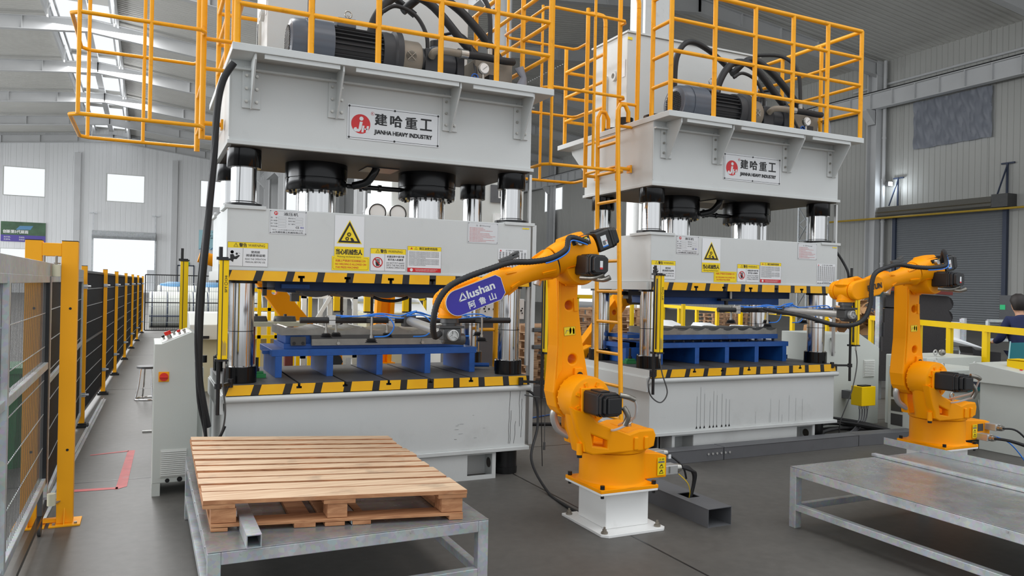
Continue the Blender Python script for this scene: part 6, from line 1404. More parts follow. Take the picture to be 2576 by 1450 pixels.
MB().loft([((0, 0, 0), (.25, 0, 0), (0, .25, 0), 6), ((0, 0, .85), (.31, 0, 0), (0, .31, 0), 6)], 24).build('bin_body', 'greenp', T); MB().box(-.33, .33, -.33, .33, .85, .91).build('bin_lid', 'greenp', T, bevel=.01)
# end mesh and coils
T = thing('end_fence', (.8, 28, 0), 'black framed mesh panel across the far end of the aisle', 'fence', world=True)
mesh_panel(T, (0, 28), (3.6, 28), .08, 1.92, .07, .23, .008, .035, 'black', 'black', 1.0)
def coil(x, y, r, w, label, z=0):
    T = thing('wrapped_coil', (x, y, z), label, 'coil', 'wrapped metal coils')
    MB().lathe((-w/2, 0, r), (1, 0, 0), [(0, .25), (0, r-.03), (.03, r), (w-.03, r), (w, r-.03), (w, .25)], 36).build('coil_body', 'coilwrap', T)
    for xx in (-w*.42, 0, w*.42): MB().lathe((xx-.02, 0, r), (1, 0, 0), [(0, r-.01), (0, r+.008), (.04, r+.008), (.04, r-.01)], 36).build('steel_band', 'navy', T)
    MB().box(-w/2, w/2, -r-.01, -r+.0, r*.62, r*.68).build('steel_band', 'navy', T)
coil(.75, 31.6, .66, 1.22, 'grey wrapped coil with dark bands nearest the amber fence'); coil(2.15, 31.6, .66, 1.22, 'grey wrapped coil next to the nearest one behind the end mesh'); coil(3.55, 31.6, .66, 1.22, 'grey wrapped coil third from the fence')
coil(1.2, 34.4, .78, 1.5, 'taller white wrapped coil behind the row of coils'); coil(3.0, 34.4, .78, 1.5, 'second taller white wrapped coil in the back row')
for x, lb in ((1.05, 'blue plastic wrap heap on the back coils, left one'), (2.5, 'blue plastic wrap heap on the back coils, right one')):
    MB().loft([((x, 34.4, 1.5), (.55, 0, 0), (0, .3, 0), 2.5), ((x, 34.4, 1.62), (.5, 0, 0), (0, .25, 0), 2.5), ((x+.1, 34.4, 1.7), (.3, 0, 0), (0, .12, 0), 2)], 16).build('plastic_wrap', 'bluewrap', label=lb, cat='plastic wrap')
T = thing('round_stool', (.06, 12.2, 0), 'round stool with chromed tube legs behind the control cabinet', 'stool')
MB().cyl((0, 0, .45), (0, 0, .48), .15, n=28).build('seat', 'gunmetal', T)
for a in range(4):
    an = a*PI/2+.4; MB().tube([(.1*math.cos(an), .1*math.sin(an), .45), (.13*math.cos(an), .13*math.sin(an), .2), (.17*math.cos(an), .17*math.sin(an), .012)], .011, n=8).build('leg', 'chrome', T)
MB().tube([(q[0], q[1], .012) for q in circ((0, 0), .17, 24)+[(.17, 0)]], .01, n=8).build('foot_ring', 'chrome', T)
MB().box(.0, .18, 9.5, 9.53, 0, .02).build('metal_scrap', 'alu', label='bright strip of metal scrap on the aisle floor', cat='scrap')
# ================================================================ BEHIND THE LEFT PRESS
T = thing('white_machine', (1.1, 13.2, 0), 'low white machine cover behind the left press', 'machine', world=True)
MB().yz([(12.6, .82), (13.6, .82), (13.6, 1.22), (12.85, 1.22), (12.6, 1.05)], .62, 2.3).build('cover', 'offwhite', T, bevel=.01); MB().box(.8, 2.2, 12.8, 13.5, 0, .82).build('machine_base', 'cream', T)
MB().box(.66, .9, 12.58, 12.6, .84, .88).build('black_corner', 'black', T)
# big pale press behind
T = thing('pale_press', (4.6, 11.6, 0), 'tall pale grey press housing with round gauges behind the left press', 'machine', world=True)
MB().box(3.32, 5.55, 11.2, 12.4, 2.2, 4.2).build('housing', 'offwhite', T, bevel=.02); MB().box(4.3, 4.8, 11.3, 12.3, 0, 2.2).build('housing_leg', 'offwhite', T); MB().box(5.05, 5.5, 11.3, 12.3, 0, 2.2).build('housing_leg', 'offwhite', T)
for x in (3.05, 3.36):
    g = MB().cyl((x, 11.2, 2.78), (x, 10.98, 2.78), .13, n=28).build('round_gauge', 'white', T); MB().lathe((x, 10.98, 2.78), (0, -1, 0), [(0, .12), (0, .13), (.01, .13), (.01, .115)], 28).build('gauge_rim', 'black', g)
g = MB().cyl((5.1, 11.2, 2.72), (5.1, 11.0, 2.72), .1, n=24).box(5.0, 5.25, 11.1, 11.2, 2.55, 2.9).build('valve_block', 'white', T)
MB().box(4.95, 5.2, 11.17, 11.2, 3.08, 3.36).build('dark_sign', 'duct', T); MB().cyl((5.32, 11.2, 2.66), (5.32, 11.17, 2.66), .1, n=24).build('knob', 'inkgrey', T)
s = Sign(lambda a, b, d: (5.07+a, 11.168-d, 3.22+b)); s.text('D', .05, 0, .08, .13, 'white', .02); s.build('lettering', T)
MB().box(2.35, 2.95, 14, 14.04, 3.1, 4.3).add([], []).build('hanging_banner', 'poster_purple', label='blue banner hanging far behind the left press slide', cat='banner') if 0 else None
# background robots (simplified copies of the same kind)
def far_robot(x, y, p2, p3, p5, label, face=1):
    T = thing('industrial_robot', (x, y, 0), label, 'robot', world=True)
    MB().lathe((x, y, 0), (0, 0, 1), [(0, 0), (0, .3), (.06, .3), (.07, .26), (.45, .25), (.46, .28), (.6, .27), (.6, 0)], 32).build('base', 'robot', T)
    f = lambda p, t: (p[0], t, p[1])
    MB().xz([(p2[0]-.2, .5), (p2[0]+.2, .5), (p2[0]+.16, p2[1]+.1), (p2[0], p2[1]+.17), (p2[0]-.16, p2[1]+.1)], y-.25, y-.08).build('turret', 'robot', T, bevel=.02)
    MB().cyl((p2[0], y-.25, p2[1]), (p2[0], y-.6, p2[1]), .09, n=8).build('motor', 'motor_black', T)
    d = Vector((p3[0]-p2[0], p3[1]-p2[1])).normalized(); n = Vector((-d.y, d.x))
    pl = [(p2[0]+n.x*.15-d.x*.1, p2[1]+n.y*.15-d.y*.1), (p2[0]-n.x*.15-d.x*.1, p2[1]-n.y*.15-d.y*.1), (p3[0]-n.x*.1+d.x*.1, p3[1]-n.y*.1+d.y*.1), (p3[0]+n.x*.1+d.x*.1, p3[1]+n.y*.1+d.y*.1)]
    hs = [circ((p2[0]+d.x*.25, p2[1]+d.y*.25), .035, 14), circ((p3[0]-d.x*.25, p3[1]-d.y*.25), .035, 14)]
    MB().plate(pl, hs, f, y-.06, y+.1, .012).build('lower_arm', 'robot', T)
    P3, P5 = Vector((p3[0], y-.12, p3[1])), Vector((p5[0], y-.12, p5[1])); U = (P5-P3).normalized(); Nn = Vector((-U.z, 0, U.x))
    MB().loft([(P3-U*.15, Vector((0, .1, 0)), Nn*.1, 3), (P3+U*.1, Vector((0, .1, 0)), Nn*.1, 3), (P3+U*.2, Vector((0, .07, 0)), Nn*.07, 2), (P5, Vector((0, .07, 0)), Nn*.07, 2)], 20).build('upper_arm', 'robot', T)
    MB().cyl(P3+Vector((0, -.1, 0)), P3+Vector((0, -.35, 0)), .08, n=8).build('motor', 'motor_black', T)
far_robot(2.18, 9.6, (2.03, .80), (1.25, 1.80), (.55, 2.0), 'orange robot behind the left press, seen through its open die space')
far_robot(5.35, 9.0, (5.40, .80), (6.02, 1.60), (6.9, 1.85), 'orange robot behind the right press, seen beside the ladder')
# conveyor frames, guard fence, blue bins behind left press
T = thing('conveyor_stand', (2.95, 14, 0), 'white steel conveyor frame behind the left press', 'frame', world=True)
for x in (2.5, 2.95, 3.4):
    for y in (13.6, 14.4): MB().bar((x, y, 0), (x, y, 1.55), .08, .08).build('upright', 'white', T)
for z in (.45, 1.5):
    for y in (13.6, 14.4): MB().bar((2.46, y, z), (3.44, y, z), .08, .08).build('beam', 'white', T)
MB().bar((2.6, 13.55, .9), (2.95, 13.55, 1.5), .06, .06).bar((2.5, 13.6, 1.0), (2.5, 14.4, 1.0), .06, .06).build('diagonal', 'white', T)
MB().box(2.46, 3.44, 13.56, 14.44, 1.54, 1.58).build('top_plate', 'alu', T)
T = thing('sloped_conveyor', (4.2, 14.2, 0), 'white sloped discharge chute with small blue bins on top', 'conveyor', world=True)
MB().yz([(13.5, 1.0), (14.6, 1.5), (14.6, 1.45), (13.5, .95)], 3.55, 4.9).build('chute', 'white', T); MB().box(3.6, 4.85, 14.3, 14.6, 0, 1.4).build('stand', 'cream', T)
for i in range(6): MB().box(3.6+i*.2, 3.77+i*.2, 14.3, 14.5, 1.52, 1.68).build('small_bin', 'bluewrap', T, bevel=.005)
T = thing('cream_cabinet', (3.8, 12.8, 0), 'cream control cabinet standing behind the left press die', 'cabinet', world=True)
MB().box(3.35, 4.2, 12.6, 13.2, .1, 1.25).build('cabinet_body', 'cream', T, bevel=.01); MB().cyl((3.5, 12.6, 1.18), (3.5, 12.56, 1.18), .03, n=16).build('stop_button', 'redplastic', T); MB().box(3.45, 3.55, 12.59, 12.6, 1.13, 1.23).build('button_plate', 'curtain', T)
MB().box(3.35, 3.43, 12.6, 13.2, 0, .1).box(4.12, 4.2, 12.6, 13.2, 0, .1).build('feet', 'cream', T)
for x, y, lb in ((2.37, 10.5, 'short yellow light curtain hanging behind the upper die, left one'), (2.74, 10.3, 'short yellow light curtain behind the upper die, middle one'), (3.32, 10.4, 'short yellow light curtain behind the upper die, right one')):
    T = thing('light_curtain', (x, y, .9), lb, 'light curtain', world=True); MB().box(x-.04, x+.04, y-.03, y+.03, 1.35, 2.1).build('sensor_bar', 'curtain', T); MB().cyl((x+.07, y, 0), (x+.07, y, 2.2), .02, n=10).build('pole', 'black', T)
    MB().box(x-.04, x+.09, y-.03, y+.03, 1.33, 1.35).build('end_cap', 'black', T)
T = thing('orange_channel', (3.12, 10.8, 0), 'orange steel channel post rising behind the left press', 'post', world=True)
MB().bar((3.0, 10.8, .6), (3.06, 10.8, 2.1), .06, .14).bar((3.2, 10.8, .6), (3.26, 10.8, 2.1), .06, .14).bar((3.1, 10.84, .6), (3.16, 10.84, 2.1), .2, .03).build('channel_web', 'robot', T); MB().box(2.95, 3.28, 10.7, 10.95, 0, .6).build('channel_foot', 'robot', T)
T = thing('perforated_box', (4.2, 9.6, 0), 'white machine with a row of dark holes behind the robot wrist', 'machine', world=True)
MB().box(4.0, 5.1, 10.2, 11.0, 1.25, 1.55).build('perforated_cover', 'white', T, bevel=.008); MB().box(4.05, 5.05, 10.3, 10.9, 0, 1.25).build('machine_leg', 'duct', T)
mb = MB()
for i in range(14):
    x = 4.06+i*.075
    mb.box(x, x+.022, 10.19, 10.2, 1.405-.003*i, 1.43-.003*i)
    if i % 2: mb.box(x+.02, x+.035, 10.19, 10.2, 1.44-.003*i, 1.46-.003*i).box(x+.02, x+.035, 10.19, 10.2, 1.37-.003*i, 1.39-.003*i)
mb.build('hole_row', 'black', T, kind='stuff')
# teach pendants on a bench behind the left press
T = thing('steel_bench', (1.35, 9.1, 0), 'long pale bench on red legs behind the left press', 'bench', world=True)
MB().box(1.0, 1.68, 8.9, 9.3, 1.22, 1.27).build('bench_top', 'cream', T)
for x in (1.08, 1.5): MB().box(x-.045, x+.045, 9.0, 9.09, 0, 1.22).build('bench_leg', 'redbrown', T)
for x, lb in ((1.14, 'dark teach pendant lying at the left on the pale bench'), (1.46, 'dark teach pendant with a red button on the pale bench')):
    MB().loft([((x, 9.1, 1.271), (.13, 0, 0), (0, .1, 0), 3), ((x, 9.1, 1.33), (.115, 0, 0), (0, .09, 0), 3)], 20).cyl((x, 9.08, 1.33), (x, 9.08, 1.355), .018, n=12).build('teach_pendant', ['gunmetal'], label=lb, cat='pendant')
# yellow guard frames
def guardrail(name, p, q, z0, z1, n, label, w=.05, mat_='curtain'):
    T = thing(name, ((p[0]+q[0])/2, (p[1]+q[1])/2, 0), label, 'railing', world=True); p, q = Vector((p[0], p[1], 0)), Vector((q[0], q[1], 0))
    MB().bar(p+Vector((0, 0, z1)), q+Vector((0, 0, z1)), w, w*1.2).build('top_rail', mat_, T)
    if z0: MB().bar(p+Vector((0, 0, z0)), q+Vector((0, 0, z0)), w, w).build('lower_rail', mat_, T)
    for i in range(n):
        c = p.lerp(q, i/(n-1)); MB().box(c.x-w/2, c.x+w/2, c.y-w/2, c.y+w/2, 0, z1-.02).build('post', mat_, T)
    return T
guardrail('yellow_fence', (1.3, 12), (2.3, 12), .9, 1.9, 5, 'yellow tube guard behind the left column of the left press')
guardrail('yellow_fence', (1.3, 12.4), (2.2, 12.4), 1.3, 1.6, 3, 'second yellow tube guard farther behind the left press column')
guardrail('yellow_fence', (4.2, 15), (5.2, 15), .5, 1.45, 4, 'low yellow guard frame behind the conveyor')
guardrail('yellow_fence', (5.6, 10.4), (8.2, 10.4), .75, 1.60, 6, 'yellow guard fence in front of the pallet stacks')
guardrail('yellow_railing', (14.0, 19.4), (12.0, 13.2), 0, 1.30, 6, 'yellow railing seen through the right press', .07)
guardrail('yellow_railing', (12.63, 13.1), (11.05, 9.95), 0, 1.30, 3, 'short yellow railing between the right press columns and the cardboard', .07)
guardrail('yellow_railing', (12.2, 9.95), (9.68, 5.64), 0, 1.30, 6, 'long yellow railing running behind the right robot', .07)
# pallet stacks
def pallet_stack(x, y, n, label, w=1.1, d=1.1):
    T = thing('pallet_stack', (x, y, 0), label, 'pallets', 'stacks of empty pallets', world=True); rr = random.Random(int(x*10))
    for i in range(n):
        z = i*.15; o = rr.uniform(-.03, .03)
        mb = MB()
        for j in range(5): mb.box(x-w/2+o, x+w/2+o, y-d/2+j*d/4.4, y-d/2+j*d/4.4+.11, z+.12, z+.14)
        for xx in (-w/2, -.05, w/2-.1):
            for yy in (-d/2, -.05, d/2-.1): mb.box(x+xx+o, x+xx+.1+o, y+yy, y+yy+.1, z+.02, z+.12)
            mb.box(x+xx+o, x+xx+.1+o, y-d/2, y+d/2, z, z+.02)
        mb.build('empty_pallet', 'woodbg', T)
pallet_stack(7.9, 13.3, 9, 'tall stack of empty pallets between the presses, left one'); pallet_stack(9.15, 13.6, 9, 'tall stack of empty pallets between the presses, right one'); pallet_stack(6.75, 12.6, 7, 'stack of empty pallets just right of the left press')
pallet_stack(20.5, 24, 6, 'stack of empty pallets far behind the right press'); pallet_stack(22.0, 24.4, 6, 'second stack of empty pallets far behind the right press'); pallet_stack(17.4, 25, 4, 'low stack of pallets seen through the right press')
MB().box(22.5, 25.2, 17.2, 18.4, 0, .13).build('flat_pallet', 'woodbg', label='single low pallet on the open floor before the shutter', cat='pallet')
# white foam boxes behind the right press
for i, (x0, x1, y, h) in enumerate(((9.0, 9.85, 12.0, 1.0), (9.95, 10.8, 12.0, .95), (10.88, 11.7, 11.95, .9))):
    T = thing('foam_box', ((x0+x1)/2, y, 0), ('left', 'middle', 'right')[i]+' one of three white foam-filled boxes behind the right press', 'box', 'white boxes behind the right press', world=True)
    MB().box(x0, x1, y, y+.8, 0, h).build('box_body', 'white', T); MB().loft([((x0+.45, y+.4, h), (.4, 0, 0), (0, .3, 0), 2.5), ((x0+.3, y+.4, h+.14), (.15, 0, 0), (0, .2, 0), 2)], 14).build('foam_sheet', 'foam', T)
# ================================================================ RIGHT SIDE
T = thing('control_cabinet', (8.2, 7.2, 0), 'pale grey control cabinet with a sloped shoulder beside the right press', 'cabinet', world=True)
MB().xz([(7.62, .05), (7.62, 1.22), (8.25, 1.22), (8.62, 1.03), (8.62, .05)], 6.9, 7.6).build('body', 'cab', T, bevel=.006)
v = MB().box(8.33, 8.53, 6.892, 6.9, .66, .88).build('vent_frame', 'offwhite', T)
for i in range(10): MB().bar((8.34, 6.888, .675+i*.021), (8.52, 6.888, .675+i*.021), .012, .009, up=(0, .3, 1)).build('louvre', 'offwhite', v)
MB().tube([(7.74, 6.89, 1.17), (7.73, 6.86, 1.1), (7.76, 6.87, 1.0), (7.8, 6.89, .99)], .012, smooth=4).build('door_latch', 'steel', T)
MB().box(7.66, 8.58, 6.95, 7.55, 0, .05).build('plinth', 'duct', T)
T = thing('junction_box', (8.0, 6.6, .36), 'yellow junction box with cable glands beside the right press', 'box')
MB().box(-.13, .11, -.07, .09, .0, .235).build('box_body', 'curtain', T, bevel=.006); MB().box(-.1, .05, -.05, .03, .235, .25).build('remote', 'black', T); MB().box(-.05, .05, .09, .32, .05, .15).build('wall_bracket', 'duct', T)
for i in range(4):
    MB().cyl((-.08+i*.045, 0, 0), (-.08+i*.045, 0, -.045), .014, n=10).build('gland', 'steel', T); MB().tube([(-.08+i*.045, 0, -.04), (-.09+i*.04, 0, -.18), (-.2+i*.03, .0, -.30), (-.4+i*.03, 0, -.35)], .008, n=8, smooth=5).build('cable', 'duct', T)
# robot controller
T = thing('robot_controller', (8.6, 6.3, 0), 'grey robot controller cabinet with a teal stripe and red stop button', 'controller', world=True)
MB().box(8.25, 9.20, 5.80, 6.47, .05, .86).build('cabinet_body', 'cab', T, bevel=.01)
MB().box(8.50, 9.19, 5.794, 5.80, .60, .80).build('stripe_panel', 'navy', T)
MB().prism([(8.75, .60), (9.19, .60), (9.19, .79), (9.1, .74), (9.02, .65), (8.75, .63)], lambda p, t: (p[0], t, p[1]), 5.790, 5.794).build('teal_stripe', 'teal', T)
MB().box(8.28, 9.09, 5.83, 6.44, 0, .05).build('plinth', 'duct', T)
for j in range(4): MB().box(8.244, 8.25, 6.26, 6.42, .14+j*.17, .28+j*.17).build('vent_grille', 'gunmetal', T, bevel=.002)
for j in range(4): MB().box(8.244, 8.25, 5.9, 6.06, .14+j*.17, .28+j*.17).build('vent_grille', 'gunmetal', T, bevel=.002)
MB().cyl((9.06, 5.79, .72), (9.06, 5.78, .72), .04, n=20).build('stop_plate', 'curtain', T); MB().cyl((9.06, 5.78, .72), (9.06, 5.71, .72), .022, n=20).build('stop_button', 'redplastic', T)
for x, y in ((8.32, 6.38), (8.42, 5.88), (9.0, 6.38), (9.04, 5.9)):
    MB().tube([(x+q_[0], y, .91+q_[1]) for q_ in circ((0, 0), .028, 16)+[(.028, 0)]], .0075, n=8).cyl((x, y, .86), (x, y, .885), .014, n=10).build('eye_bolt', 'alu', T)
MB().tube([(8.95, 5.79, .50), (8.95, 5.77, .38), (8.98, 5.77, .36), (9.0, 5.77, .38), (9.0, 5.79, .5)], .008, smooth=4).build('cable_hook', 'offwhite', T)
# operator desk
T = thing('operator_desk', (9.0, 5.25, 0), 'pale grey operator desk with coloured push buttons at the right edge', 'desk', world=True)
MB().box(8.52, 9.5, 4.98, 5.5, 0, .76).build('desk_body', 'cab', T, bevel=.008)
MB().yz([(4.9, .76), (5.58, .76), (5.58, .96), (5.5, .98), (4.9, .90)], 8.44, 9.58).build('desk_head', 'cab', T, bevel=.008)
MB().box(8.66, 8.86, 5.28, 5.29, .955, 1.03).build('guard_plate', 'curtain', T); MB().box(8.66, 8.67, 5.10, 5.28, .93, 1.02).build('guard_side', 'curtain', T); MB().box(8.85, 8.86, 5.10, 5.28, .93, 1.02).build('guard_side', 'curtain', T); MB().box(8.66, 8.86, 5.12, 5.28, 1.03, 1.037).build('guard_lid', 'curtain', T)
MB().cyl((8.76, 5.14, .93), (8.76, 5.14, .985), .032, n=20).build('green_button', 'greenp', T); MB().cyl((9.0, 5.2, .93), (9.0, 5.2, 1.02), .04, n=20).build('red_button', 'redplastic', T); MB().cyl((8.60, 5.1, .925), (8.60, 5.1, .94), .014, n=12).build('small_button', 'redplastic', T)
T = thing('side_cabinet', (9.2, 6.4, 0), 'pale grey cabinet with an eye bolt behind the operator desk', 'cabinet', world=True)
MB().box(9.0, 10.1, 6.5, 7.1, 0, .93).build('cabinet_body', 'cab', T, bevel=.01); MB().tube([(9.3+q_[0], 6.6, .985+q_[1]) for q_ in circ((0, 0), .032, 16)+[(.032, 0)]], .009, n=8).cyl((9.3, 6.6, .93), (9.3, 6.6, .96), .014).build('eye_bolt', 'alu', T)
MB().ball((9.36, 6.55, .99), .045, n=10).build('knotted_cord', 'foil', T)
# cardboard bin
T = thing('cardboard_trolley', (13.3, 11.15, 0), 'grey trolley heaped with flattened cardboard behind the control cabinet', 'trolley', world=True)
MB().box(12.3, 14.3, 10.8, 11.5, .45, .90).build('trolley_box', 'duct', T, bevel=.01)
for x in (12.4, 14.2):
    MB().box(x-.05, x+.05, 10.85, 10.95, .1, .45).cyl((x, 10.85, .1), (x, 10.95, .1), .1, n=16).build('trolley_leg', 'galv', T); MB().box(x-.05, x+.05, 11.35, 11.45, 0, .45).build('trolley_leg', 'galv', T)
rr = random.Random(11)
for i in range(34):
    x = rr.uniform(12.35, 14.25); y = rr.uniform(10.9, 11.4); z = .92+rr.uniform(.05, .6)*(1-abs(x-13.1)/2.4)
    w_, h_ = rr.uniform(.18, .4), rr.uniform(.16, .34); k_ = rr.uniform(.05, .16); vs = []; R_ = Matrix.Rotation(rr.uniform(-1.2, 1.2), 3, 'X') @ Matrix.Rotation(rr.uniform(-1, 1), 3, 'Y') @ Matrix.Rotation(rr.uniform(-1, 1), 3, 'Z')
    for a in range(5):
        for b_ in (-1, 1):
            for c_ in (0, .008): vs.append(Vector((x, y, z))+R_ @ Vector(((a/4-.5)*w_*2, b_*h_/2, k_*math.sin(a/4*PI)+c_)))
    fs = []
    for a in range(4):
        o_ = a*4; fs += [(o_, o_+2, o_+6, o_+4), (o_+1, o_+5, o_+7, o_+3), (o_, o_+4, o_+5, o_+1), (o_+2, o_+3, o_+7, o_+6)]
    MB().add(vs, fs).build('cardboard_piece', 'card', label=None, cat=None, parent=T)
# stacked stone coated tiles on a stand
T = thing('roof_tile_sheets', (12.3, 8.6, .0), 'hanging charcoal scalloped roof tile sheets behind the right robot', 'roof tiles', world=True)
cx0, cy0 = 11.52, 8.34
for k in range(6):
    z = 1.62-k*.235
    mb = MB(); L_ = 1.2; pr = [(math.cos(an)*.13, math.sin(an)*.125) for an in [(-PI/2+PI*i/8) for i in range(9)]]
    dd = Vector((.80, -.60, 0)); nn = Vector((.6, .8, 0)); c = Vector((cx0-.02*k*k*.4, cy0, z)); vs = []
    for t in (-.62, .28):
        for (a, b_) in pr: vs.append(c+dd*(t+a*.9*(1 if t > 0 else 0))+Vector((0, 0, b_-(.06*t if k == 0 else 0))))
        for (a, b_) in reversed(pr): vs.append(c+dd*t+nn*.25+Vector((0, 0, b_*.9)))
    n = 18; fs = [(i, (i+1) % n, n+(i+1) % n, n+i) for i in range(n)]+[tuple(reversed(range(n))), tuple(range(n, 2*n))]
    mb.add(vs, fs, 0, False); mb.build('tile_sheet', 'tilemat', T)
MB().bar(Vector((cx0, cy0, 1.80))+Vector((-.76, .57, .05)), Vector((cx0, cy0, 1.79))+Vector((.28, -.21, -.02)), .2, .05).build('ridge_cap', 'tilered', T)
MB().bar((cx0-.5, cy0+.5, 0), (cx0-.5, cy0+.5, 1.7), .08, .08).bar((cx0+.1, cy0+.1, 0), (cx0+.1, cy0+.1, 1.7), .06, .06).build('stand_post', 'galv', T)
# stand with white foam sheet
T = thing('steel_stand', (13.0, 9.0, 0), 'grey steel stand holding white foam sheet behind the yellow railing', 'stand', world=True)
for x, y in ((12.55, 8.95), (13.0, 8.7), (13.0, 9.6), (13.4, 9.3)): MB().bar((x, y, 0), (x, y, 1.35), .06, .06).build('leg', 'galv', T)
MB().xy([(12.5, 8.95), (13.05, 8.65), (13.45, 9.3), (12.95, 9.65)], .78, .81).build('shelf', 'galv', T)
MB().loft([((12.4, 8.9, 1.0), (.0, .25, .0), (0, 0, .06), 2), ((12.7, 8.75, .93), (.0, .25, .0), (0, 0, .09), 2), ((13.1, 8.6, .84), (.0, .2, .0), (0, 0, .03), 2)], 16).build('foam_roll', 'foam', T)
MB().bar((12.5, 9.0, 1.08), (13.0, 8.75, 1.08), .02, .40).build('white_panel', 'white', T)
T = thing('steel_stand', (16.6, 8.8, 0), 'grey steel stand just left of the worker', 'stand', world=True)
for x, y in ((13.9, 8.85), (14.9, 8.4)): MB().bar((x, y, 0), (x, y, 1.3), .05, .05).build('leg', 'galv', T)
MB().bar((13.9, 8.85, 1.30), (14.9, 8.4, 1.30), .06, .05).bar((13.9, 8.85, .95), (14.9, 8.4, .95), .05, .05).build('cross_beam', 'galv', T)
for x, y in ((14.3, 9.6), ): MB().bar((x, y, 0), (x, y, 1.3), .07, .07).build('leg', 'galv', T)
MB().box(26, 29.5, 19.5, 20.4, 0, .55).build('black_hose_reel', 'rubber', label='low black heap on the floor before the shutter', cat='heap') if 0 else None
# black offcuts on a low trolley
T = thing('offcut_trolley', (11.0, 6.9, 0), 'low trolley with charcoal tile offcuts behind the railing', 'trolley', world=True)
MB().box(11.15, 11.75, 7.3, 8.3, .70, .75).build('deck', 'duct', T); MB().box(11.2, 11.25, 7.35, 8.25, 0, .70).box(11.65, 11.7, 7.35, 8.25, 0, .70).build('legs', 'galv', T)
MB().xz([(11.1, .75), (11.8, .75), (11.8, .88), (11.2, .93), (11.1, .98), (11.14, .88)], 7.3, 7.5).build('tile_offcut', 'tilemat', T); MB().xz([(11.2, .75), (11.85, .75), (11.85, .80), (11.25, .82)], 7.55, 7.9).build('tile_offcut', 'tilemat', T)
# wall cabinets at far right by the wall
T = thing('wall_controller', (30, 18.6, 0), 'small wall cabinet with a blue screen beside the shutter', 'cabinet', world=True)
MB().box(47.4, 47.9, 26.2, 28.0, 4.4, 6.5).build('cabinet_body', 'offwhite', T); MB().box(47.37, 47.4, 26.6, 27.5, 5.3, 6.1).build('screen_frame', 'navy', T); MB().box(47.34, 47.37, 26.85, 27.25, 5.5, 5.9).build('screen', 'screen', T)
T.location = (47.6, 27, 0)
for o in T.children: o.location = -T.location
MB().bar((44, 25.5, 0), (44, 25.5, 9.0), .16, .16).bar((44, 25.5, 8.9), (44, 20, 8.9), .16, .16).build('yellow_gantry_post', 'pipeyellow', label='thin yellow post at the right edge near the wall', cat='post')
T = thing('green_press_machine', (38, 23.5, 0), 'dark green machine with a green light beside the shutter', 'machine', world=True)
MB().box(40.2, 42.5, 22, 25.0, 0, 1.9).build('machine_body', 'duct', T); MB().box(40.16, 40.2, 24.7, 24.95, 1.15, 1.4).build('green_light', 'led', T)
T = thing('far_machine', (33, 27, 0), 'dark green machine far behind the right robot', 'machine', world=True)
MB().box(30.2, 32.2, 23.8, 25.3, 0, 1.95).build('machine_body', 'darkteal', T, bevel=.05); MB().box(30.18, 30.2, 24.0, 25.0, .4, 1.7).build('machine_door', 'navy', T); MB().box(28.6, 29.3, 23.9, 24.4, 0, 1.9).build('plastic_cover', 'foil', T)
# plastic roll seen beside right press
MB().loft([((14.25, 12.6, 0), (.3, 0, 0), (0, .3, 0), 2.2), ((14.25, 12.6, 1.9), (.32, 0, 0), (0, .3, 0), 2.2), ((14.2, 12.6, 2.06), (.2, 0, 0), (0, .2, 0), 2)], 20).build('foam_roll', 'foam', label='tall white foam roll standing behind the right press', cat='foam roll')

